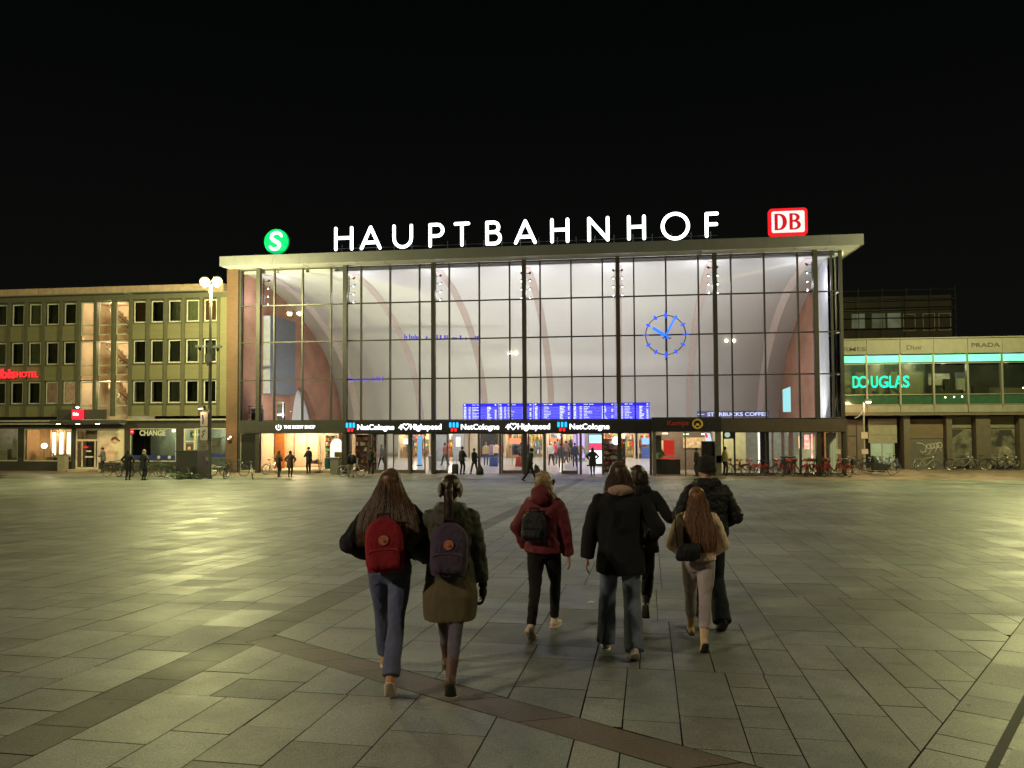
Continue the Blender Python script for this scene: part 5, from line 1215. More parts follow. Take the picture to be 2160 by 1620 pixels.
def bicycle(name, label, fm, kind, group):
    t = thing(name, label, 'bicycle', (0, 0, 0), 0, group)
    wheel(t, -.53); wheel(t, .56)
    thick = .03 if kind == 'rental' else .018
    b = MB()
    hd = (.37, 0, .86); hl = (.41, 0, .70); bb = (-.06, 0, .30); st_ = (-.22, 0, .82)
    if kind == 'rental': b.tube([hl, (.2, 0, .5), (.05, 0, .38), bb], thick*1.2, 8); b.bar(bb, st_, thick)
    elif kind == 'step': b.tube([hl, (.15, 0, .42), bb], thick, 8); b.tube([hd, (.15, 0, .58), (-.14, 0, .5)], thick, 8); b.bar(bb, st_, thick)
    else: b.bar(hl, bb, thick); b.bar(hd, (-.2, 0, .78), thick); b.bar(bb, st_, thick)
    for s in (-.05, .05):
        b.bar((-.06, s*.5, .30), (-.53, s, .34), .011, 6); b.bar((-.2, s*.4, .76), (-.53, s, .34), .010, 6)
    b.bar((.36, 0, .92), (.42, 0, .68), .022)
    b.build('frame', fm, t, world=False)
    b = MB()
    for s in (-.05, .05): b.tube([(.42, s, .68), (.5, s, .5), (.56, s, .34)], .012, 6)
    b.build('fork', fm if kind != 'rental' else F_SL, t, world=False)
    b = MB(); b.tube([(.16, -.29, 1.02), (.27, -.24, 1.06), (.34, -.1, 1.05), (.34, .1, 1.05), (.27, .24, 1.06), (.16, .29, 1.02)], .013, 6); b.bar((.36, 0, .9), (.34, 0, 1.05), .015); b.build('handlebar', F_DK if kind != 'rental' else F_SL, t, world=False)
    b = MB(); b.tube([(-.38, 0, .955), (-.3, 0, .965), (-.18, 0, .95), (-.06, 0, .94)], [.085, .08, .04, .02], 8, ry=[.03, .03, .022, .015]); b.bar((-.22, 0, .8), (-.25, 0, .94), .013); b.build('saddle', SAD, t, world=False)
    b = MB(); b.torus((-.53, 0, .34), .375, .022, n=12, m=5, a0=R(10), a1=R(190)); b.torus((.56, 0, .34), .375, .018, n=9, m=5, a0=R(40), a1=R(160)); b.build('mudguard', fm, t, world=False)
    b = MB(); b.torus((-.06, .04, .30), .085, .008, n=14, m=4); b.bar((-.06, .05, .30), (.06, .12, .18), .01); b.bar((-.06, -.05, .30), (-.18, -.12, .42), .01); b.bar((-.06, .04, .385), (-.53, .04, .37), .006, 4); b.build('crank', F_DK, t, world=False)
    if kind == 'rental':
        b = MB(); b.prism([(.44, -.14, .86), (.58, -.14, .88), (.62, -.15, 1.03), (.44, -.15, 1.01)], (0, .28, 0)); b.build('front_carrier', RP, t, world=False)
        b = MB(); b.prism([(-.50, -.02, .74), (-.34, -.02, .52), (-.74, -.02, .64)], (0, .04, 0)); b.build('wheel_guard', RP, t, world=False)
    elif kind == 'rack':
        b = MB(); b.box(-.85, -.38, -.07, .07, .76, .775); b.bar((-.8, .05, .76), (-.55, .05, .36), .008, 4); b.bar((-.8, -.05, .76), (-.55, -.05, .36), .008, 4); b.build('luggage_rack', F_DK, t, world=False)
        b = MB(); b.ball((.46, 0, .86), .05, .04, .04, 8); b.build('headlamp', mat('lamp_lens', (.75, .75, .7), .15), t, world=False)
    elif kind == 'basket':
        b = MB(); x0, x1 = .42, .72
        for z in (.78, .86, .94, 1.02): b.tube([(x0, -.17, z), (x1, -.17, z), (x1, .17, z), (x0, .17, z), (x0, -.17, z)], .006, 4)
        for i in range(7): yy = -.17+.34*i/6; b.bar((x1, yy, .78), (x1, yy, 1.02), .004, 4); b.bar((x0, yy, .78), (x0, yy, 1.02), .004, 4)
        b.box(x0, x1, -.17, .17, .775, .782); b.build('basket', F_DK, t, world=False)
    return t
def lean(o, a): o.rotation_euler[0] = R(a)
GR_ = 'red rental bicycles parked before the right glazing'
rent = bicycle('rental_bicycle', 'red rental bicycle standing side on in the row, nearest side view by the kiosk', F_RED, 'rental', GR_)
rent.location = (8.2, 49.4, 0); rent.rotation_euler = (R(4), 0, R(184))
rl = [(7.1, 49.9, 150, 'red rental bicycle at the left end of the row, half hidden behind the yellow vest'), (7.6, 50.0-.5, 172, 'red rental bicycle overlapping the leftmost one in the row by the kiosk'), (8.9, 49.5, 10, 'red rental bicycle before the blue poster, third from the kiosk'), (9.55, 49.6, 100, 'red rental bicycle seen end on just right of the blue poster'), (10.2, 49.5, 95, 'red rental bicycle seen end on, standing alone in the middle of the row'), (10.75, 49.6, 112, 'red rental bicycle seen end on, left of the lit red poster light'), (11.15, 49.5, 84, 'red rental bicycle under the glowing orange strip in the right glazing'), (11.5, 49.7, 100, 'red rental bicycle close under the lit red and white poster light'), (11.85, 49.5, 118, 'red rental bicycle right of the lit poster, crowded against its neighbour'), (12.35, 49.6, 92, 'red rental bicycle before the brick post with the yellow notice'), (12.75, 49.5, 122, 'red rental bicycle before the white curtain, second from the right end'), (13.35, 49.5, 106, 'red rental bicycle at the right end of the row before the white curtain')]
for (x, y, a, lb) in rl: dup(rent, (x, y, 0), R(a), lb); 
kinds = {'rack': bicycle('city_bicycle', 'dark bicycle leaning in the rack at the left end of the hotel row', F_DK, 'rack', 'private bicycles on the square'),
         'step': None}
cb_ = kinds['rack']; cb_.location = (-29.9, 44.9, gz(44.9)); cb_.rotation_euler = (R(5), 0, R(12))
bs_ = bicycle('basket_bicycle', 'bicycle with a wire basket behind the two dark figures before the hotel', F_GR, 'basket', 'private bicycles on the square'); bs_.location = (-28.2, 45.3, gz(45.3)); bs_.rotation_euler = (R(-5), 0, R(170))
st2 = bicycle('city_bicycle', 'pale step through bicycle parked alone before the dark panel beside the lit shop', F_SL, 'step', 'private bicycles on the square'); st2.location = (-22.0, 44.4, gz(44.4)); st2.rotation_euler = (R(6), 0, R(-62))
sw = lambda m: {F_DK.name: m}
def dv(src, x, y, a, lb, m=None, ln_=5, grp=None):
    c = dup(src, (x, y, gz(y)), R(a), lb, swap=({F_DK.name: m, F_GR.name: m, F_SL.name: m} if m else None)); c.rotation_euler[0] = R(ln_); return c
dv(cb_, -30.9, 45.2, 160, 'silver wheeled bicycle at the far left of the hotel row beside the poster wall', F_SL)
dv(cb_, -29.1, 45.4, 8, 'bicycle between the two dark figures under the CHANGE window', F_GR)
dv(bs_, -27.3, 44.9, 15, 'bicycle with a basket just right of the man in the fur hood', F_DK)
dv(cb_, -26.9, 45.6, 175, 'green bicycle standing behind the basket bicycle under the CHANGE window', F_GR)
dv(cb_, -26.3, 46.3, 25, 'bicycle nearest the dark cabinet on its left side', F_SL)
dv(cb_, -25.2, 42.9, 8, 'green bicycle fallen low in front of the dark cabinet', F_GR, 62)
dv(cb_, -24.0, 44.9, 108, 'dark bicycle chained to the left lamp post', None, 8)
dv(cb_, -24.2, 46.4, 30, 'dark bicycle standing behind the lamp post before the white notice', F_BL)
dv(st2, -22.9, 48.9, 70, 'pale bicycle leaning by the brick pier at the hotel corner', F_SL)
dv(bs_, -31.8, 45.6, 6, 'dark bicycle with basket behind the man at the poster wall', F_DK)
dv(st2, -16.7, 46.9, 10, 'pale step through bicycle held by the person in front of the leftmost doors', F_SL)
dv(cb_, 14.1, 51.6, 20, 'dark bicycle behind the cargo bicycle, its chrome handlebar catching light', F_SL)
dv(cb_, 14.9, 51.9, 165, 'dark bicycle standing behind the middle of the cargo bicycle', F_DK)
dv(bs_, 15.8, 51.9, 5, 'bicycle with basket behind the front box of the cargo bicycle', F_DK)
dv(cb_, 16.6, 52.2, 178, 'bicycle behind the front wheel of the cargo bicycle', F_BL)
for (x, y, a, lb, m) in ((17.9, 55.2, 95, 'bicycle seen end on beside the pale lit store door', F_SL), (20.0, 54.9, 12, 'bicycle before the graffiti on the closed store front, left one', F_SL), (21.0, 55.1, 160, 'bicycle before the graffiti on the closed store front, right one', F_DK), (22.4, 54.9, 12, 'bicycle under the dark poster at the store, left one', F_SL), (23.2, 55.2, 150, 'bicycle under the dark poster at the store, right one', F_DK), (24.5, 54.9, 4, 'dark bicycle under the right store poster, the left one', F_DK), (25.2, 55.2, 12, 'dark bicycle under the right store poster, the right one', F_DK)):
    dv(cb_, x, y, a, lb, m, 4)
# cargo bicycle
t = thing('cargo_bicycle', 'long black cargo bicycle with a boat shaped front box by the hall corner', 'cargo bicycle', (15.2, 50.6, 0), 0)
wheel(t, -.85, .33); wheel(t, 1.25, .27)
b = MB(); b.tube([(-.5, 0, .34), (-.1, 0, .22), (.8, 0, .22), (1.0, 0, .5)], .03, 8); b.bar((-.5, 0, .34), (-.65, 0, .85), .022); b.bar((-.1, 0, .24), (-.05, 0, .85), .022); b.bar((-.85, .05, .33), (-.5, .02, .34), .014); b.bar((-.85, .05, .33), (-.62, .02, .75), .012); b.bar((1.0, .05, .6), (1.25, .05, .27), .016); b.bar((1.0, -.05, .6), (1.25, -.05, .27), .016); b.build('frame', F_DK, t, world=False)
b = MB(); b.prism([(.02, -.28, .8), (.1, -.28, .3), (.85, -.28, .3), (1.15, -.28, .62), (1.0, -.28, .66)], (0, .56, 0)); b.build('cargo_box', mat('cargo_black', (.018, .018, .018), .5), t, world=False)
b = MB(); b.tube([(-.02, -.3, 1.08), (.02, 0, 1.0), (-.02, .3, 1.08)], .014, 6); b.bar((-.05, 0, .85), (.02, 0, 1.0), .018); b.build('handlebar', F_SL, t, world=False)
b = MB(); b.tube([(-.82, 0, .93), (-.7, 0, .95), (-.52, 0, .92)], [.09, .07, .025], 8, ry=.03); b.bar((-.65, 0, .84), (-.68, 0, .93), .014); b.build('saddle', SAD, t, world=False)
b = MB(); b.stack([(.62, -1.0, 0, .16, .2), (.9, -1.0, 0, .17, .2), (1.0, -1.0, 0, .12, .15)], 10, 3); b.build('rear_bag', mat('bag_black', (.02, .02, .02), .7), t, world=False)
b = MB(); b.stack([(.75, .25, 0, .22, .25), (.95, .22, 0, .20, .22), (1.15, .15, 0, .12, .14), (1.2, .12, 0, .03, .03)], 10); b.build('cover', mat('bag_black', (.02, .02, .02)), t, world=False)
# ================================================================ people
def ray(px, py):
    return _fw + _rt*((px-1080)/FPX) - _up*((py-810)/FPX)
def at(px, py, Y):
    d = ray(px, py); return Vector((0, 0, CZ)) + d*(Y/d.y)
def ik(a, c, l1, l2, hint):
    a, c = Vector(a), Vector(c); d = c-a; L_ = min(d.length, (l1+l2)*.999); d.normalize()
    x = (l1*l1-l2*l2+L_*L_)/(2*L_); h = math.sqrt(max(0, l1*l1-x*x)); n = Vector(hint); n = (n-d*n.dot(d)).normalized()
    return a+d*x+n*h, a+d*L_
def blob(mb, name, m, parent, voxel, smooth=3, fold=0., fs=9., fz=.45, seed=0):
    """the pieces in mb fused into one continuous skin, with soft folds"""
    me = bpy.data.meshes.new(name); me.from_pydata(mb.v, [], mb.f)
    bm = bmesh.new(); bm.from_mesh(me); bmesh.ops.recalc_face_normals(bm, faces=bm.faces); bm.to_mesh(me); bm.free()
    o = bpy.data.objects.new(name, me); C.objects.link(o)
    r_ = o.modifiers.new('r', 'REMESH'); r_.mode = 'VOXEL'; r_.voxel_size = voxel; r_.use_smooth_shade = True
    if smooth: s_ = o.modifiers.new('s', 'SMOOTH'); s_.factor = .5; s_.iterations = smooth
    dg = bpy.context.evaluated_depsgraph_get(); nm = bpy.data.meshes.new_from_object(o.evaluated_get(dg))
    o.modifiers.clear(); o.data = nm; bpy.data.meshes.remove(me); nm.name = name
    if fold:
        sd = Vector((seed*3.1, seed*1.7, seed*.9))
        co = np.empty(len(nm.vertices)*3); nm.vertices.foreach_get('co', co); no = np.empty(len(nm.vertices)*3); nm.vertex_normals.foreach_get('vector', no) if hasattr(nm, 'vertex_normals') else nm.vertices.foreach_get('normal', no)
        co = co.reshape(-1, 3); no = no.reshape(-1, 3)
        for i in range(len(co)):
            p = Vector(co[i]); q = Vector((p.x*fs, p.y*fs, p.z*fs*fz))+sd
            a = noise.noise(q)+.5*noise.noise(q*2.3)
            k = 1-2*abs(a)
            co[i] += no[i]*fold*(k-.4)
        nm.vertices.foreach_set('co', co.ravel()); nm.update()
    nm.materials.clear(); nm.materials.append(m)
    nm.polygons.foreach_set('use_smooth', [True]*len(nm.polygons))
    o.parent = parent
    return o
SKIN = mat('skin', (.48, .29, .21), .5, var=.06, vscale=20)
def cloth(name, col, bump=.5, bs=260, rough=.85, var=.15): return mat(name, col, rough, var=var, vscale=7, bump=bump, bscale=bs, spec=.25)
def hand(b, w_, d, k, side, curl=.6):
    """palm, four fingers of different length with two bends, thumb from the side of the palm"""
    d = Vector(d).normalized(); s = Vector((0, 1, 0)); s = (s-d*s.dot(d)).normalized(); n = d.cross(s)*side   # s: across the palm (forward), n: palm normal
    b.tube([w_-d*.02*k, w_+d*.03*k, w_+d*.085*k], [.026*k, .036*k, .036*k], 8, ry=[.02*k, .015*k, .013*k], side=s)
    for i, ln in enumerate((.072, .08, .074, .058)):
        p0 = w_+d*.08*k+s*(.027-.018*i)*k
        p1 = p0+(d*math.cos(.3*curl)-n*math.sin(.3*curl))*ln*.42*k; p2 = p1+(d*math.cos(1.0*curl)-n*math.sin(1.0*curl))*ln*.33*k; p3 = p2+(d*math.cos(1.7*curl)-n*math.sin(1.7*curl))*ln*.25*k
        b.tube([p0, p1, p2, p3], [.0085*k, .008*k, .0075*k, .0065*k], 6, round_=True)
    t0 = w_+d*.02*k+s*.03*k; b.tube([t0, t0+(d*.6+s*.6-n*.3)*.035*k, t0+(d*.95+s*.45-n*.4)*.065*k], [.012*k, .010*k, .008*k], 6, round_=True)
def person(label, x, y, rz, H, feet, hands, O, lod=0, group=None, lean=.04, shoulder=.175, headyaw=0., headpitch=0., seed=1, hair=None, z=None):
    """O: outfit; feet: (x, y, lift, heel pitch) for left and right; hands: (x, y, z, hint) for left and right, all for a 1.70 m body"""
    k = H/1.70; z0 = gz(y) if z is None else z
    t = thing('person', label, 'person', (x, y, z0), rz, group)
    V = lambda a, b_, c: Vector((a*k, b_*k, c*k))
    vx = (.0075, .022)[lod]; cv = (.011, .022)[lod]
    cosr, sinr = math.cos(rz), math.sin(rz)
    ly = lambda zz: lean*(zz-.9)*2
    legs = []
    for sgn, (fx, fy, fz, pit) in zip((-1, 1), feet):
        wy = y+fx*k*sinr+fy*k*cosr; dz = (gz(wy)-z0) if z is None else 0
        an = V(fx, fy, .085+fz)+Vector((0, 0, dz)); hp = V(sgn*.085, ly(.9), .90)
        kn, an = ik(hp, an, .425*k, .415*k, (sgn*.08, 1, 0)); legs.append((hp, kn, an, pit))
    arms = []
    for sgn, (hx, hy, hz, hint) in zip((-1, 1), hands):
        sh = V(sgn*(shoulder-.012), ly(1.38), 1.355); el, wr = ik(sh, V(hx, hy, hz), .29*k, .25*k, hint); arms.append((sh, el, wr))
    hc = V(0, ly(1.57)+.01, 1.585); Rh = Matrix.Rotation(headyaw, 3, 'Z') @ Matrix.Rotation(headpitch, 3, 'X')
    Hd = lambda a, b_, c: hc + Rh @ (Vector((a, b_, c))*k)
    # body: one skin from head to toes
    b = MB()
    for (hp, kn, an, pit) in legs: b.tube([hp, hp.lerp(kn, .5), kn, kn.lerp(an, .35), an], [.070*k, .060*k, .043*k, .038*k, .028*k], 10, round_=True)
    b.stack([(.84*k, 0, ly(.84)*k, .13*k, .09*k), (.95*k, 0, ly(.95)*k, .155*k, .10*k), (1.08*k, 0, ly(1.08)*k, .125*k, .085*k), (1.25*k, 0, ly(1.25)*k, .14*k, .095*k), (1.38*k, 0, ly(1.38)*k, .155*k, .075*k), (1.43*k, 0, ly(1.43)*k, .08*k, .06*k)], 16)
    b.tube([V(0, ly(1.4), 1.38), V(0, ly(1.5)+.005, 1.47), hc-Vector((0, 0, .05*k))], [.06*k, .05*k, .05*k], 10)
    for sgn, (sh, el, wr) in zip((-1, 1), arms):
        b.tube([sh, el, wr], [.045*k, .036*k, .026*k], 8, round_=True)
        if lod == 0: hand(b, wr, wr-el, k, sgn)
        else: b.ball(wr+(wr-el).normalized()*.05*k, .035*k, .03*k, .045*k, 8)
    hm = MB()
    for (c, rx, ry, rz_) in (((0, -.01, .02), .074, .092, .092), ((0, .02, -.045), .058, .066, .065), ((0, .06, -.085), .03, .03, .025)):
        n0 = len(hm.v); hm.ball((0, 0, 0), rx*k, ry*k, rz_*k, 16)
        for i in range(n0, len(hm.v)): hm.v[i] = tuple(Hd(*c) + Rh @ Vector(hm.v[i]))
    if lod == 0:
        for (p, q, r0, r1) in (((0, .083, .012), (0, .105, -.026), .009, .014), ((-.028, .081, .018), (.028, .081, .018), .012, .012), ((-.02, .082, -.056), (.02, .082, -.056), .010, .010), ((-.016, .084, -.066), (.016, .084, -.066), .009, .009)):
            hm.tube([Hd(*p), Hd(*q)], [r0*k, r1*k], 6, round_=True)
        for sgn in (-1, 1): hm.tube([Hd(sgn*.074, -.005, .015), Hd(sgn*.082, -.012, .0), Hd(sgn*.075, 0, -.028)], [.012*k, .016*k, .008*k], 6, ry=.008*k, round_=True)
    b2 = MB(); b2.v = b.v+hm.v; b2.f = b.f+[[i+len(b.v) for i in f] for f in hm.f]
    bd = blob(b2, 'body', O.get('skin', SKIN), t, vx, 1)
    if lod == 0:
        e = MB()
        for sgn in (-1, 1): e.ball(Hd(sgn*.031, .083, .006), .011*k, .008*k, .009*k, 8)
        e.build('eyes', mat('eye_dark', (.05, .04, .035), .2), bd, True, world=False)
    # trousers
    if O.get('trousers'):
        th, kr, hm_ = O.get('leg', (.092, .066, .055)); b = MB()
        top = O.get('waist', .98)
        for i_, (hp, kn, an, pit) in enumerate(legs):
            dn = (an-kn).normalized(); end = an-dn*(.02*k) if hm_ < .075 else an+dn*.035*k
            if O.get('boot', 0) > .1: end = an-dn*.12*k
            b.tube([hp+Vector((0, 0, .02*k)), hp.lerp(kn, .45), kn, kn.lerp(an, .45), end], [th*k, th*.9*k, kr*k, ((kr+hm_)/2*1.0+.002)*k, hm_*k], 14, ry=[th*1.08*k, th*.95*k, kr*k, ((kr+hm_)/2+.004)*k, hm_*1.1*k])
        hw = O.get('hip', .165)
        b.stack([(.80*k, 0, ly(.8)*k, hw*.72*k, .085*k), (.88*k, 0, (ly(.88)-.012)*k, hw*k, .125*k), (.95*k, 0, (ly(.95)-.01)*k, hw*.98*k, .12*k), (1.04*k, 0, ly(1.04)*k, hw*.84*k, .10*k)], 20)
        blob(b, 'trousers', O['trousers'], t, cv, 2, (.006, .0)[lod], 11, .55, seed)
    # shoes
    for (hp, kn, an, pit) in legs:
        P_ = R(pit); f = Vector((0, math.cos(P_), -math.sin(P_))); u = Vector((0, math.sin(P_), math.cos(P_)))
        h0 = an - u*.05*k; b = MB()
        heel = h0-f*.055*k; toe = h0+f*.165*k; ball_ = h0+f*.10*k
        tv = Vector((0, math.cos(P_*.25), -math.sin(P_*.25))); toe = ball_+tv*.075*k
        b.tube([heel, h0, h0+f*.06*k, ball_, toe], [.032*k, .038*k, .042*k, .045*k, .03*k], 10, ry=[.034*k, .042*k, .036*k, .028*k, .02*k], side=(1, 0, 0), round_=True)
        bt = O.get('boot', .05); b.tube([h0, an+u*.02*k, an-(an-kn).normalized()*bt*k], [.04*k, .040*k, (.042+.06*bt)*k], 10, side=(1, 0, 0))
        sh = blob(b, 'shoe', O['shoes'], t, (.008, .02)[lod], 1)
        if lod == 0:
            b = MB(); b.tube([heel-u*.034*k-f*.01*k, h0-u*.036*k, ball_-u*.030*k, toe-u*.018*k], [.036*k, .040*k, .047*k, .032*k], 10, ry=.011*k, side=(1, 0, 0), round_=True)
            b.build('sole', O.get('sole', mat('sole_rubber', (.05, .045, .04), .8)), sh, True, world=False)
    # coat or jacket
    if O.get('coat'):
        g = O.get('puff', 0.0); b = MB(); hem = O.get('hem', .84); cw = O.get('hemw', .19)
        rings = [(hem, cw+g, .14+g)]
        if hem < .86: rings += [((hem+.95)/2, (cw+.185)/2+g, .145+g)]
        rings += [(z_, rx+g, ry+g) for z_, rx, ry in ((.95, .182, .14), (1.08, O.get('waistw', .165), .125), (1.22, .178, .130), (1.33, .198, .122), (1.395, .178, .098), (1.44, .118, .085), (1.475, .075, .072)) if z_ > hem+.03]
        b.stack([(z_*k, 0, (ly(z_)-.008)*k, rx*k, ry*k) for z_, rx, ry in rings], 28, 2.2)
        sr = O.get('sleeve', (.068, .058, .048))
        for sgn, (sh, el, wr) in zip((-1, 1), arms):
            d = (wr-el).normalized(); s2 = sh+Vector((-sgn*.03*k, 0, .0))
            b.tube([s2, sh+(el-sh)*.25, el, el.lerp(wr, .5), wr-d*.005*k], [sr[0]*1.05*k, sr[0]*k, sr[1]*k, (sr[1]+sr[2])/2*k, sr[2]*k], 14, round_=False)
            b.ball(sh-Vector((sgn*.01*k, 0, .01*k)), sr[0]*1.08*k, n=12)
            b.ball(el, sr[1]*1.05*k, n=10)
        if O.get('hood'): b.tube([V(-.10, ly(1.4)+.03, 1.45), V(-.085, ly(1.4)-.06, 1.44), V(0, ly(1.4)-.115, 1.43), V(.085, ly(1.4)-.06, 1.44), V(.10, ly(1.4)+.03, 1.45)], [.03*k, .05*k, .062*k, .05*k, .03*k], 10, round_=True)
        if O.get('hood') == 'up': b.ball(Hd(0, -.035, -.045), .10*k, .10*k, .095*k, 14)
        blob(b, O.get('coatname', 'jacket'), O['coat'], t, cv, 2, (O.get('fold', .010), 0)[lod], O.get('fs', 9), O.get('fz', .6), seed+5)
    if O.get('collar'):
        b = MB(); b.tube([V(.1*math.sin(a), ly(1.44)-.1*math.cos(a)+.01, 1.45+.02*math.cos(a)) for a in [R(q) for q in range(-150, 151, 30)]], .038*k, 10, round_=True); b.ball(V(0, ly(1.4)-.10, 1.455), .115*k, .055*k, .05*k, 14)
        blob(b, 'collar', O['collar'], t, cv, 2, .006, 20)
    if O.get('skirt'):
        b = MB(); zb, wb = O['skirt'][1:3]; b.stack([(zb*k, 0, (ly(zb)-.03)*k, wb*k, .20*k), (.75*k, 0, (ly(.75)-.02)*k, (wb+.01)*k, .185*k), (.95*k, 0, ly(.95)*k, .185*k, .145*k), (1.08*k, 0, ly(1.08)*k, .16*k, .12*k)], 28, 2.3)
        blob(b, 'skirt', O['skirt'][0], t, cv, 2, .008, 8, .3, seed)
    if hair: make_hair(t, Hd, V, ly, k, hair, lod, seed)
    return t
def hairmat(name, c1, c2):
    if name in _M: return _M[name]
    m, t, b = nodes_mat(name); N = t.nodes.new
    tc = N('ShaderNodeTexCoord'); mp = N('ShaderNodeMapping'); mp.inputs['Scale'].default_value = (55, 55, 1.8); n = N('ShaderNodeTexNoise'); n.inputs['Scale'].default_value = 3; n.inputs['Detail'].default_value = 5
    L(t, tc.outputs['Object'], mp.inputs[0]); L(t, mp.outputs[0], n.inputs['Vector'])
    cr_ = N('ShaderNodeValToRGB'); cr_.color_ramp.elements[0].position = .35; cr_.color_ramp.elements[1].position = .68
    cr_.color_ramp.elements[0].color = (*c1, 1); cr_.color_ramp.elements[1].color = (*c2, 1); L(t, n.outputs[0], cr_.inputs[0]); L(t, cr_.outputs[0], b.inputs['Base Color'])
    b.inputs['Roughness'].default_value = .42; bp = N('ShaderNodeBump'); bp.inputs['Strength'].default_value = .35; bp.inputs['Distance'].default_value = .006
    L(t, n.outputs[0], bp.inputs['Height']); L(t, bp.outputs[0], b.inputs['Normal'])
    _M[name] = m; return m
def make_hair(t, Hd, V, ly, k, h, lod, seed):
    st = h['style']; m = h['mat']; rnd = random.Random(seed)
    cap = lambda b, s=1.0: b.ball(Hd(0, -.022, .035), .086*s*k, .104*s*k, .094*s*k, 18)
    if st == 'beanie':
        b = MB(); b.ball(Hd(0, -.015, .04), .088*k, .105*k, .098*k, 18); b.tube([Hd(.080*math.sin(R(a)), -.015+.096*math.cos(R(a)), -.01) for a in range(0, 361, 24)], .014*k, 8, ry=.03*k)
        blob(b, 'beanie', m, t, (.009, .02)[lod], 2, (.003, 0)[lod], 40); return
    if st == 'short':
        b = MB(); cap(b); b.ball(Hd(0, -.05, -.02), .07*k, .055*k, .06*k, 12); blob(b, 'hair', m, t, (.009, .02)[lod], 2, (.004, 0)[lod], 30, .4); return
    prof = h['prof']      # (height, half width, back offset)
    z1 = prof[-1][0]
    b = MB(); cap(b); top = Hd(0, 0, 0)
    rings = []
    for (zz, wx, by) in prof:
        rings.append((zz*k, h.get('dx', 0)*k*(1.6-zz), (ly(zz)+by)*k, wx*k, h.get('thick', .045)*k))
    b.stack(rings[::-1], 20, 2.4)
    base = blob(b, 'hair', m, t, (.010, .022)[lod], 3, (.007, 0)[lod], 14, .18, seed)
    if lod: return
    # loose strands that break the outline
    s_ = MB(); n = h.get('n', 260)
    for i in range(n):
        u = rnd.uniform(-1, 1); th = u*R(100); off = rnd.uniform(-.002, .012); ph = rnd.uniform(0, 6); pts = []
        p0 = Hd(.075*math.sin(th), -.03-.085*math.cos(th), .055+.05*math.cos(u*1.5)); pts.append(p0)
        end = z1+rnd.uniform(-.05, .07)
        zs = [q for q in np.linspace(1.53, end, 8)]
        for j, zz in enumerate(zs):
            for a in range(len(prof)-1):
                if prof[a][0] >= zz >= prof[a+1][0] or a == len(prof)-2:
                    f = (prof[a][0]-zz)/(prof[a][0]-prof[a+1][0]); f = max(0, min(1.15, f)); wx = prof[a][1]*(1-f)+prof[a+1][1]*f; by = prof[a][2]*(1-f)+prof[a+1][2]*f
                    if prof[a][0] >= zz >= prof[a+1][0]: break
            w2 = (wx+off)*math.sin(u*1.45)/math.sin(1.45); bk = (h.get('thick', .045)+off+.004)*math.cos(u*1.35)
            pts.append(Vector((w2*k+h.get('dx', 0)*k*(1.6-zz)+.006*math.sin(ph+j*1.1), (ly(zz)+by)*k-bk*k, zz*k)))
        s_.tube(pts, [.0010]+[.0014]*(len(pts)-2)+[.0004], 3, caps=False)
    s_.build('strands', m, base, True, world=False)

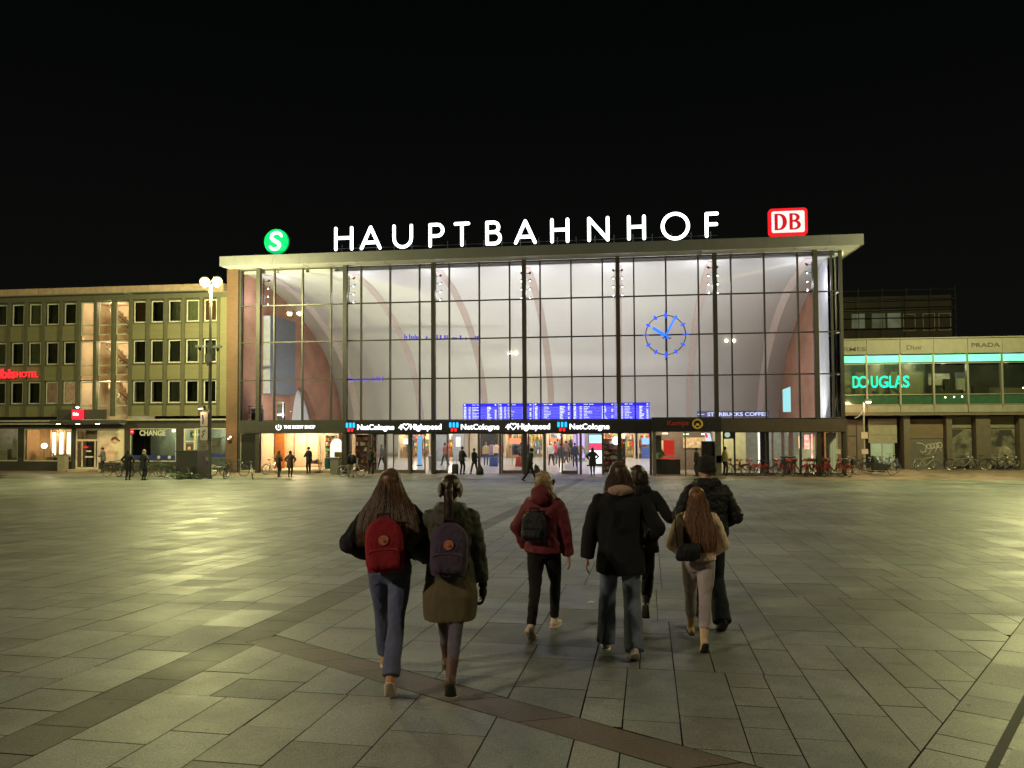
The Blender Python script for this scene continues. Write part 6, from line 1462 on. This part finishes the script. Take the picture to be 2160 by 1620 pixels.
def backpack(label, t, k, dims, m, m2, dx=0., y_=-.19, z_=1.02, rot=0., badge=True, group=None, straps=True, lean_=.05):
    """a bag worn on the back of person t: body, pocket, handle, badge, straps"""
    w_, h_, d_ = dims
    M4 = t.matrix_basis @ Matrix.Translation((dx*k, y_*k, z_*k)) @ Matrix.Rotation(R(rot), 4, 'Y') @ Matrix.Rotation(-lean_, 4, 'X')
    g = thing('backpack', label, 'backpack', M4.translation, 0, group); g.rotation_euler = M4.to_euler()
    b = MB(); n = 12; rr_ = []
    for i in range(n+1):
        f = i/n; z = h_*f; s = 1.0 if f < .62 else math.sqrt(max(.02, 1-((f-.62)/.40)**2)); s2 = .9+.1*min(1, f*6) if f < .2 else 1
        rr_.append((z, 0, 0, w_/2*max(.28, s)*s2, d_/2*(.75+.25*s)*(1.05-.25*f)))
    b.stack(rr_, 28, 3.4); blob(b, 'bag', m, g, .009, 2, .006, 16, .5, 3)
    b = MB(); b.stack([(.03, 0, -d_/2-.005, w_*.36, .03), (.06, 0, -d_/2-.012, w_*.40, .038), (h_*.40, 0, -d_/2-.008, w_*.40, .036), (h_*.45, 0, -d_/2+.01, w_*.36, .022)], 20, 3.5); blob(b, 'pocket', m, g, .008, 2, .004, 18)
    b = MB(); b.tube([(-.05, .01, h_*.96), (-.045, 0, h_+.03), (.045, 0, h_+.03), (.05, .01, h_*.96)], [.010]*4, 6, ry=.006); b.build('carry_handle', m2, g, True, world=False)
    b = MB(); pw = w_*.40
    b.tube([(pw*math.cos(R(a))*1.0, -d_/2-.040-.004*math.sin(R(a)), h_*.36+.03*math.sin(R(a))) for a in range(0, 181, 20)], .0028, 5); b.tube([(s_*w_*.44, -d_/2+.035, z_2) for s_, z_2 in ((-1, .05), (-1, h_*.6), (-.8, h_*.82), (-.4, h_*.95), (.4, h_*.95), (.8, h_*.82), (1, h_*.6), (1, .05))], .003, 5); b.build('piping', m2, g, True, world=False)
    if badge:
        zc_ = h_*.60; b = MB(); b.tube([(0, -d_/2-.004, zc_), (0, -d_/2+.012, zc_)], .037, 20); b.build('badge', mat('badge_orange', (.62, .27, .16), .55), g, world=False)
        b = MB(); b.torus((0, -d_/2-.004, zc_), .028, .0028, n=18, m=4); b.tube([(-.012, -d_/2-.006, zc_+.012), (.006, -d_/2-.006, zc_+.014), (.014, -d_/2-.006, zc_), (.002, -d_/2-.006, zc_-.014), (-.010, -d_/2-.006, zc_-.008), (.002, -d_/2-.006, zc_-.001)], [.003, .005, .006, .006, .004, .002], 6, ry=.002); b.build('badge_emblem', mat('badge_red', (.40, .06, .03), .6), g, world=False)
    if straps:
        for s in (-1, 1):
            b = MB(); b.tube([(s*.07, d_/2-.01, h_*.84), (s*.09, d_/2+.02, h_*.93), (s*.11, d_/2+.16, h_*1.0), (s*.13, d_/2+.25, h_*.7), (s*.15, d_/2+.12, h_*.25), (s*.13, d_/2, .04)], .022, 8, ry=.006, side=(1, 0, 0)); b.build('strap', m2, g, True, world=False)
    return g
# ---------------------------------------------------------------- the seven walkers in front
def px(p, Y): return at(p, 1100, Y).x
DEN = cloth('denim_blue', (.11, .125, .21)); DEN2 = cloth('denim_washed', (.19, .22, .31)); DEN3 = cloth('denim_dark', (.03, .035, .05))
BLKC = cloth('cloth_black', (.013, .013, .016), .6); BLKP = cloth('puffer_black', (.012, .012, .014), .3, rough=.55); BLKT = cloth('trousers_black', (.013, .012, .013))
OLV = cloth('puffer_olive', (.060, .062, .042), .3, rough=.6); KHK = cloth('khaki_wool', (.125, .10, .056)); TGH = cloth('tights_grey', (.13, .115, .15))  # khaki is the olive coat where lit, the light put into its colour
MAR = cloth('puffer_maroon', (.13, .016, .026), .3, rough=.55); CRM = cloth('fleece_cream', (.92, .68, .52), .2, 90); LIL = cloth('leggings_lilac', (.42, .355, .365)); SCF = cloth('scarf_beige', (.42, .29, .21))
TAN = mat('suede_tan', (.42, .22, .11), .8); BRN = mat('boot_brown', (.10, .045, .03), .6); SHB = mat('shoe_beige', (.62, .50, .42), .7); WSH = mat('shoe_white', (.65, .55, .48), .6); BSH = mat('boot_black', (.015, .015, .015), .45); CRB = mat('boot_cream', (.60, .42, .25), .8)
H1 = hairmat('hair_brown_long', (.05, .022, .010), (.26, .135, .06)); H2 = hairmat('hair_dark', (.012, .007, .005), (.045, .022, .014)); H3 = hairmat('hair_blonde', (.20, .13, .065), (.52, .38, .21)); H4 = hairmat('hair_mid_brown', (.03, .016, .009), (.15, .085, .045)); H6 = hairmat('hair_ginger', (.085, .03, .010), (.36, .16, .055))
WG = 'group of seven walking towards the station'
pocket = lambda s: (s*.20, .16, .98, (s*1.0, -.7, -.1))
# 1 long brown hair, black cropped jacket, jeans, red backpack
Y = 6.15; p1 = person('woman with very long loose brown hair in short black jacket and blue jeans, leftmost walker', px(822, Y), Y, R(11), 1.71,
    [(-.07, .36, 0, 0), (.05, -.42, .055, 48)], [(-.19, .20, 1.0, (-1, -.8, -.3)), (.19, .20, 1.0, (1, -.8, -.3))],
    dict(coat=BLKC, hem=.99, hemw=.165, puff=.018, sleeve=(.082, .085, .07), trousers=DEN, leg=(.094, .064, .068), hip=.178, shoes=TAN, sole=SHB, fold=.012), group=WG, seed=1, shoulder=.17,
    hair=dict(style='long', mat=H1, thick=.05, n=380, prof=[(1.60, .090, -.035), (1.50, .125, -.05), (1.42, .185, -.06), (1.34, .225, -.09), (1.24, .245, -.12), (1.15, .235, -.13)]))
bp1 = backpack('red backpack with a round orange badge on the back of the long haired walker', p1, 1.0, (.30, .41, .16), cloth('bag_red', (.26, .015, .025), .5), cloth('strap_maroon', (.07, .012, .02)), dx=-.005, y_=-.225, z_=.94, rot=-3)
# 2 long olive coat, its lit lower part coloured khaki, ponytail and ear warmers, dark violet backpack
Y = 6.2; p2 = person('woman with dark ponytail in an olive coat, khaki skirt and brown boots', px(950, Y), Y, R(8), 1.66,
    [(-.06, .34, 0, 0), (.03, -.44, .05, 46)], [(-.20, .12, 1.0, (-1, -.5, 0)), (.26, .02, .80, (1, -.6, 0))],
    dict(coat=OLV, hem=.74, hemw=.20, puff=.014, sleeve=(.078, .070, .057), trousers=TGH, leg=(.08, .056, .042), hip=.15, shoes=BRN, boot=.16, skirt=(KHK, .56, .215), hood=True, coatname='coat', fz=.9, fold=.011), group=WG, seed=2, shoulder=.185,
    hair=dict(style='short', mat=H2))
b = MB(); kk = 1.66/1.7
b.tube([(0, -.10*kk, 1.63*kk), (0, -.16*kk, 1.60*kk), (0, -.17*kk, 1.50*kk), (.0, -.165*kk, 1.38*kk), (.005, -.17*kk, 1.25*kk), (.0, -.18*kk, 1.17*kk)], [.025, .036, .038, .036, .028, .008], 10, round_=True); blob(b, 'ponytail', H2, p2, .009, 2, .006, 20, .2, 4)
ew = thing('ear_warmers', 'fluffy grey ear warmers on the head of the ponytail walker', 'ear warmers', p2.location+Vector((0, 0, 1.55)), p2.rotation_euler[2])
for s in (-1, 1):
    b = MB(); b.ball((s*.078, -.01, .0), .024, .058, .060, 12); blob(b, 'pad', cloth('fluff_grey', (.30, .28, .22), 1., 60), ew, .008, 1, .006, 50)
gl = MB(); 
bp2 = backpack('dark violet backpack with a round orange badge on the back of the olive coat', p2, .98, (.29, .40, .16), cloth('bag_violet', (.075, .052, .085), .5), cloth('strap_dark', (.02, .018, .024)), dx=.0, y_=-.225, z_=.93, rot=2)
gv = thing('glove', 'black glove on the right hand of the walker in the olive coat', 'glove', p2.location, p2.rotation_euler[2])
b = MB(); c = Vector((.26, .02, .77)); b.ball(c+Vector((0, .01, -.045)), .034, .048, .055); hand(b, c, (.05, .05, -1), 1.2, 1, 1.1); b.tube([c+Vector((0, 0, .05)), c], [.034, .038], 10); blob(b, 'palm', BLKC, gv, .007, 1)
# 3 maroon puffer, blonde, glasses, black mini backpack
Y = 8.0; p3 = person('blonde woman in a maroon hooded jacket and black trousers turning her face to the right', px(1146, Y), Y, R(-14), 1.64,
    [(-.02, -.34, .045, 40), (.04, .22, .03, 8)], [(-.24, .10, .88, (-1, -.5, 0)), (.27, .05, .78, (1, -.6, 0))],
    dict(coat=MAR, hem=.86, hemw=.185, puff=.016, sleeve=(.078, .072, .058), trousers=BLKT, leg=(.098, .062, .046), hip=.18, shoes=SHB, sole=SHB, hood='down', boot=.09), group=WG, seed=3, headyaw=R(-38), shoulder=.175,
    hair=dict(style='long', mat=H3, thick=.05, n=150, prof=[(1.61, .086, -.03), (1.53, .092, -.035), (1.46, .10, -.03), (1.40, .105, -.01)]))
hb = MB(); hb.ball((0, -.075, 1.43), .105, .085, .085, 16); hb.ball((0, -.115, 1.38), .09, .06, .07, 14); blob(hb, 'hood', MAR, p3, .011, 2, .008, 14)
gs = thing('glasses', 'thin glasses on the face of the blonde walker in maroon', 'glasses', p3.location+Vector((0, 0, 1.53)), p3.rotation_euler[2]+R(-38))
b = MB()
for s in (-1, 1): b.torus((s*.034, .108, .012), .024, .0025, n=16, m=5); b.bar((s*.058, .106, .015), (s*.080, .0, .015), .0025, 4)
b.build('rim', mat('glasses_rim', (.4, .36, .3), .3, .8), gs, world=False)
b = MB(); b.tube([(-.034, .108, .012), (-.034, .109, .012)], .023, 14); b.tube([(.034, .108, .012), (.034, .109, .012)], .023, 14); b.build('lens', glass('lens_glass', (.9, .9, .9)), gs, world=False)
bp3 = backpack('small black backpack with a pale zip on the maroon jacket', p3, .96, (.26, .30, .12), cloth('bag_black_nylon', (.012, .012, .016), .3, rough=.5), BLKC, dx=-.035, y_=-.20, z_=1.00, badge=False)
b = MB(); b.bar((-.10, -.098, .10), (.05, -.100, .115), .0035, 6); b.build('zip', mat('zip_metal', (.7, .66, .6), .25, .9), bp3, world=False)
# 4 big black coat, beige scarf, flared washed jeans
Y = 7.4; p4 = person('tall woman in a wide black coat with a beige scarf and flared washed jeans', px(1308, Y), Y, R(4), 1.75,
    [(-.13, .12, 0, 0), (.09, -.30, .03, 34)], [(-.30, .04, .83, (-1, -.5, 0)), (.25, .16, .96, (1, -.9, -.5))],
    dict(coat=BLKC, hem=.71, hemw=.21, waistw=.19, puff=.014, sleeve=(.074, .07, .06), trousers=DEN2, leg=(.095, .076, .084), hip=.18, shoes=WSH, sole=WSH, collar=SCF, coatname='coat', fold=.014, fs=6), group=WG, seed=4, shoulder=.20, headyaw=R(-6),
    hair=dict(style='long', mat=H4, thick=.055, n=260, prof=[(1.63, .092, -.03), (1.56, .108, -.035), (1.50, .125, -.04), (1.45, .135, -.045)]))
# 5 woman with dark bob, arm stretched to the girl
Y = 8.95; p5 = person('dark haired woman half hidden behind the wide black coat, arm stretched towards the girl', px(1350, Y), Y, R(-3), 1.68,
    [(-.06, .25, 0, 0), (.06, -.32, .10, 58)], [(-.2, .1, .9, (-1, -.5, 0)), (.55, -.02, 1.24, (.2, -.3, -1))],
    dict(coat=BLKC, hem=.74, hemw=.20, puff=.012, sleeve=(.075, .066, .052), trousers=BLKT, leg=(.092, .066, .056), shoes=BSH, boot=.14, coatname='coat', hood=True), group=WG, seed=5, shoulder=.18, headyaw=R(-72),
    hair=dict(style='long', mat=H2, thick=.075, n=120, prof=[(1.64, .084, -.03), (1.58, .094, -.03), (1.52, .097, -.028), (1.49, .09, -.025)]))
# 6 girl with ginger hair to her waist
Y = 7.75; p6 = person('girl with ginger hair to her waist in a cream fleece jacket and lilac grey leggings', px(1472, Y), Y, R(2), 1.50,
    [(-.05, .32, .02, 0), (.0, -.36, .045, 44)], [(-.17, .24, .98, (-1, -1.0, -.8)), (.17, .24, .96, (1, -1.0, -.8))],
    dict(coat=CRM, hem=.93, hemw=.18, puff=.01, sleeve=(.08, .078, .062), trousers=LIL, leg=(.10, .066, .052), hip=.18, shoes=CRB, boot=.15, fold=.007, fs=16), group=WG, seed=6, shoulder=.18,
    hair=dict(style='long', mat=H6, thick=.05, n=420, dx=.0, prof=[(1.60, .088, -.035), (1.50, .105, -.055), (1.38, .14, -.09), (1.22, .165, -.14), (1.10, .16, -.165), (1.03, .145, -.17)]))
sbg = thing('shoulder_bag', 'small black shoulder bag hanging at the back of the girl in cream', 'bag', p6.location+Vector((-.12, -.20, .90)), R(6))
b = MB(); b.stack([(-.06, -.02, -.02, .08, .03), (-.03, 0, -.02, .115, .045), (.05, .01, -.02, .11, .045), (.10, .03, -.01, .075, .03)], 20, 3); blob(b, 'bag', BLKP, sbg, .008, 2, .005, 18)
b = MB(); b.tube([(-.09, .0, .06), (-.10, .06, .25), (-.08, .14, .40), (-.02, .22, .42)], .014, 6, ry=.005, side=(0, 1, 0)); b.tube([(.10, 0, .08), (.20, .06, .16), (.26, .15, .22)], .012, 6, ry=.005); b.build('strap', BLKP, sbg, True, world=False)
# 7 man with beanie and black puffer
Y = 8.6; p7 = person('man in a dark beanie and black padded jacket walking right of the girl', px(1494, Y), Y, R(10), 1.79,
    [(-.03, .26, 0, 0), (.05, -.24, .03, 36)], [(-.20, .18, .98, (-1, -.9, -.8)), (.18, .20, .98, (1, -.9, -.6))],
    dict(coat=BLKP, hem=.90, hemw=.175, waistw=.17, puff=.02, sleeve=(.080, .074, .062), trousers=DEN3, leg=(.09, .07, .092), shoes=BSH, hood=True, fz=2.2, fold=.012), group=WG, seed=7, shoulder=.175, headyaw=R(22),
    hair=dict(style='beanie', mat=cloth('knit_dark', (.03, .03, .028), 1., 120)))
# ---------------------------------------------------------------- people near the buildings, built once per pose and copied
TJ, TT, TH_, TS = mat('t_jacket', (.05, .05, .055), .85), mat('t_trousers', (.03, .03, .04), .85), mat('t_hair', (.04, .025, .015), .6), mat('t_shoes', (.03, .025, .02), .6)
far = -300
def tmpl(nm, feet, hands, O, hair, **kw):
    return person('x', 0, far, 0, 1.70, feet, hands, dict(O, coat=TJ, trousers=TT, shoes=TS), lod=1, hair=hair, z=0, **kw)
SH = dict(style='short', mat=TH_); LH = dict(style='long', mat=TH_, thick=.05, prof=[(1.60, .086, -.03), (1.50, .10, -.04), (1.40, .11, -.06), (1.30, .09, -.07)]); BN = dict(style='beanie', mat=TH_)
side = (1, -.5, 0)
TP = {
 'stand': tmpl('stand', [(-.11, 0, 0, 0), (.11, .04, 0, 0)], [(-.26, .05, .80, (-1, -.5, 0)), (.26, .05, .80, side)], {}, SH, seed=21),
 'coat': tmpl('coat', [(-.08, .0, 0, 0), (.08, .03, 0, 0)], [(-.22, .16, .98, (-1, -.6, 0)), (.22, .16, .98, side)], dict(hem=.62, hemw=.21, puff=.015, boot=.2), LH, seed=22),
 'phone': tmpl('phone', [(-.10, 0, 0, 0), (.12, .05, 0, 0)], [(-.10, .26, 1.12, (-1, -.6, -.5)), (.08, .26, 1.14, (1, -.6, -.5))], dict(hem=.80, puff=.02), SH, headpitch=R(-18), seed=23),
 'walk': tmpl('walk', [(-.07, .30, 0, 0), (.07, -.30, .05, 38)], [(-.24, -.10, .84, (-1, -.5, 0)), (.24, .22, .88, side)], dict(hem=.84), SH, seed=24),
 'walkcoat': tmpl('walkcoat', [(-.06, .34, 0, 0), (.06, -.34, .06, 42)], [(-.22, .18, .95, (-1, -.6, 0)), (.24, .1, .86, side)], dict(hem=.60, hemw=.22, puff=.01), BN, lean=.09, seed=25),
 'cross': tmpl('cross', [(-.02, .02, 0, 0), (.10, -.02, 0, 0)], [(-.16, .20, 1.05, (-1, -.6, -.2)), (.16, .20, 1.05, (1, -.6, -.2))], dict(hem=.88, puff=.01), LH, seed=26)}
used = {}
cm = {}
def cmat(kind, c):
    key = (kind, c)
    if key not in cm: cm[key] = mat('%s_%d' % (kind, len(cm)), c, .85, var=.1, vscale=8)
    return cm[key]
D_ = (.012, .012, .014)
def fig(tp, pxx, Y, rz, label, H=1.70, j=D_, tr=(.02, .02, .025), ha=(.03, .02, .012), sh=(.02, .02, .02), grp=None, z=None):
    x = at(pxx, 950, Y).x; sw_ = {TJ.name: cmat('coat_cloth', j), TT.name: cmat('leg_cloth', tr), TH_.name: cmat('hair_tone', ha), TS.name: cmat('shoe_tone', sh)}
    o = dup(TP[tp], (x, Y, gz(Y) if z is None else z), R(rz), label, grp, swap=sw_); o.scale = (H/1.7,)*3; return o
PB = 'people standing outside the buildings'; IN = 'people inside the station hall'
fig('phone', 218, 49.4, 100, 'person in a grey jacket looking at a phone before the cream poster wall', 1.72, (.10, .10, .11), grp=PB)
fig('coat', 270, 41.2, 10, 'dark figure in a long black coat standing before the bicycles left of the CHANGE lettering', 1.76, grp=PB)
fig('coat', 303, 41.2, -20, 'dark figure with a pale fur hood standing before the bicycles under the CHANGE lettering', 1.76, (.02, .022, .03), ha=(.36, .30, .2), grp=PB)
fig('cross', 587, 46.2, -25, 'person with crossed legs before the lit shop window, left of a pair', 1.62, (.035, .022, .02), grp=PB)
fig('coat', 612, 46.0, 5, 'person in a knee length coat before the lit shop window, right of a pair', 1.64, (.05, .032, .025), grp=PB)
fig('phone', 652, 49.3, 60, 'man in a dark jacket looking down before the lit shop window under the red poster', 1.76, D_, grp=PB)
fig('walk', 740, 46.2, 35, 'hunched person with a rucksack and light trousers holding a pale bicycle before the leftmost doors', 1.62, D_, (.25, .22, .17), grp=PB)
fig('stand', 781, 49.2, -10, 'broad man in black seen from behind before the leftmost door leaf', 1.78, D_, grp=PB)
fig('phone', 974, 49.4, -30, 'woman in dark clothes with a wheeled suitcase at the second open door', 1.78, D_, (.02, .02, .03), grp=PB)
fig('walk', 1001, 49.4, 50, 'dark figure leaning by the door frame beside the suitcase traveller', 1.68, D_, grp=PB)
fig('walkcoat', 1117, 43.2, -75, 'person in a long black coat striding past the middle doors with a bag', 1.84, D_, grp=PB)
fig('coat', 1250, 49.0, 10, 'woman in a dark knee length coat standing before the right doors by the red screen', 1.76, (.012, .014, .025), grp=PB)
fig('stand', 1470, 49.0, 60, 'dark figure standing in the shade of the bakery kiosk', 1.74, D_, grp=PB)
fig('stand', 1528, 49.5, -60, 'person in a pale yellow vest standing between the kiosk and the red bicycles', 1.78, (.50, .46, .20), (.04, .04, .05), (.012, .01, .008), grp=PB)
for (tp, p, Y, rz, lb, j, tr, ha) in (
 ('walk', 806, 54, 80, 'person in a grey jacket reaching out behind the leftmost doors', (.13, .12, .11), (.03, .03, .04), (.3, .2, .1)),
 ('stand', 864, 60, 0, 'small figure in a grey jacket far inside behind the third door leaf', (.15, .15, .16), (.10, .14, .22), (.05, .03, .02)),
 ('walk', 939, 57, 60, 'person in a reddish coat inside behind the red reflection left of the bin', (.35, .12, .09), (.05, .04, .04), (.05, .03, .02)),
 ('stand', 1025, 58, 10, 'person in a tan jacket inside the open middle left door', (.42, .30, .14), (.07, .10, .22), (.2, .13, .06)),
 ('coat', 1037, 60, -10, 'person in a mauve coat inside, right of the tan jacket', (.22, .16, .22), (.05, .05, .06), (.06, .03, .02)),
 ('walk', 1047, 59, 20, 'person in a beige coat inside the open middle left door', (.60, .46, .32), (.10, .06, .07), (.08, .04, .02)),
 ('stand', 1056, 61, 15, 'person in a bright red jacket inside at the edge of the middle left door', (.70, .07, .06), (.25, .3, .4), (.05, .03, .02)),
 ('walk', 1163, 58, 30, 'person with white hair and dark trousers inside the open middle right door', (.60, .58, .54), (.04, .04, .05), (.8, .78, .74)),
 ('stand', 1170, 60, -20, 'person in a red jacket inside the open middle right door', (.60, .06, .07), (.08, .08, .1), (.1, .06, .03)),
 ('stand', 1183, 56, 5, 'person in a dark grey jacket behind the glass leaf of the middle right door', (.10, .10, .11), (.12, .14, .17), (.06, .04, .02)),
 ('walk', 1194, 61, -35, 'person in a brown jacket walking far inside right of the glass leaf', (.22, .15, .10), (.05, .05, .08), (.04, .02, .01)),
 ('stand', 1213, 57, 20, 'person in dark blue inside the right door left of the jeans wearer', (.05, .06, .10), (.05, .07, .12), (.05, .03, .02)),
 ('walk', 1224, 59, -10, 'person in a tan jacket and blue jeans walking inside the right door', (.34, .25, .18), (.08, .14, .32), (.08, .05, .03)),
 ('coat', 1203, 64, 0, 'small figure in a dark coat far down the wide passage', (.06, .05, .06), (.03, .03, .04), (.05, .03, .02)),
 ('stand', 1176, 65, 0, 'small figure in grey far down the wide passage, left one', (.25, .24, .24), (.05, .05, .06), (.07, .05, .03)),
 ('phone', 1392, 52.0, 170, 'bakery worker in a green shirt standing behind the kiosk counter', (.16, .36, .14), (.06, .06, .07), (.55, .38, .2)),
 ('stand', 1100, 57.5, 30, 'person in dark clothes just behind the middle glass leaf by the jackets', (.09, .08, .10), (.05, .05, .08), (.06, .04, .02))):
    fig(tp, p, Y, rz, lb, 1.72, j, tr, ha, grp=IN, z=.012)
for o in TP.values():
    for c in list(o.children_recursive): bpy.data.objects.remove(c)
    bpy.data.objects.remove(o)
# things carried or set down
x0 = at(960, 950, 49.2).x; t = thing('suitcase', 'black upright wheeled suitcase beside the woman at the second door', 'suitcase', (x0, 49.2, 0))
b = MB(); b.stack([(.05, x0, 49.2, .19, .11), (.1, x0, 49.2, .21, .12), (.62, x0, 49.2, .21, .12), (.68, x0, 49.2, .17, .10)], 16, 4); b.build('shell', mat('suitcase_black', (.02, .02, .022), .45), t, True)
b = MB(); b.tube([(x0-.1, 49.2, .66), (x0-.1, 49.2, .98), (x0+.1, 49.2, .98), (x0+.1, 49.2, .66)], .01, 6); b.build('handle', STEEL, t); b = MB()
for s in (-.15, .15): b.ball((x0+s, 49.2, .03), .03, n=8)
b.build('wheel', TYRE, t)
x0 = at(1012, 950, 49.3).x; t = thing('travel_bag', 'dark travel bag standing by the door frame right of the suitcase traveller', 'bag', (x0, 49.3, 0))
b = MB(); b.stack([(0.02, x0, 49.3, .24, .14), (.3, x0, 49.3, .25, .15), (.48, x0, 49.3, .16, .1), (.6, x0, 49.3, .05, .05)], 14, 3); b.build('bag', mat('travel_bag', (.03, .028, .035), .7), t, True)
b = MB(); b.tube([(x0-.1, 49.3, .55), (x0, 49.3, .75), (x0+.1, 49.3, .55)], .015, 6); b.build('handle', STEEL, t)
x0 = at(1133, 950, 43.1).x; zz = gz(43.1); t = thing('shopping_bag', 'dark grey bag carried low by the striding person in the long black coat', 'bag', (x0, 43.1, zz+.4))
b = MB(); b.stack([(zz+.38, x0+.02, 43.1, .16, .10), (zz+.6, x0, 43.1, .18, .12), (zz+.85, x0-.04, 43.1, .12, .08), (zz+.95, x0-.08, 43.1, .03, .03)], 12, 3); b.build('bag', mat('bag_grey', (.05, .05, .055), .6), t, True)
b = MB(); b.tube([(x0-.1, 43.1, zz+.92), (x0-.12, 43.1, zz+1.02), (x0-.04, 43.1, zz+.92)], .008, 6); b.build('handle', STEEL, t)
x0 = at(745, 950, 46.0).x; t = thing('rucksack', 'black rucksack on the person holding the pale bicycle', 'rucksack', (x0, 45.95, .9))
b = MB(); b.stack([(.9, x0+.05, 45.95, .15, .11), (1.1, x0+.05, 45.95, .18, .14), (1.35, x0+.03, 45.95, .15, .12), (1.45, x0, 45.95, .06, .06)], 12, 3); b.build('bag', BLKP, t, True)
b = MB(); b.tube([(x0-.02, 46.05, 1.4), (x0-.05, 46.25, 1.42), (x0-.05, 46.3, 1.1)], .02, 6); b.build('strap', BLKP, t)
x0 = at(1517, 950, 49.4).x; t = thing('delivery_bag', 'dark square bag held by the person in the yellow vest', 'bag', (x0, 49.3, .75))
b = MB(); b.box(x0-.2, x0+.12, 49.2, 49.45, .8, 1.25); b.build('bag', BLKP, t); b = MB(); b.tube([(x0-.1, 49.3, 1.25), (x0, 49.3, 1.4), (x0+.1, 49.3, 1.25)], .012, 6); b.build('strap', BLKP, t)
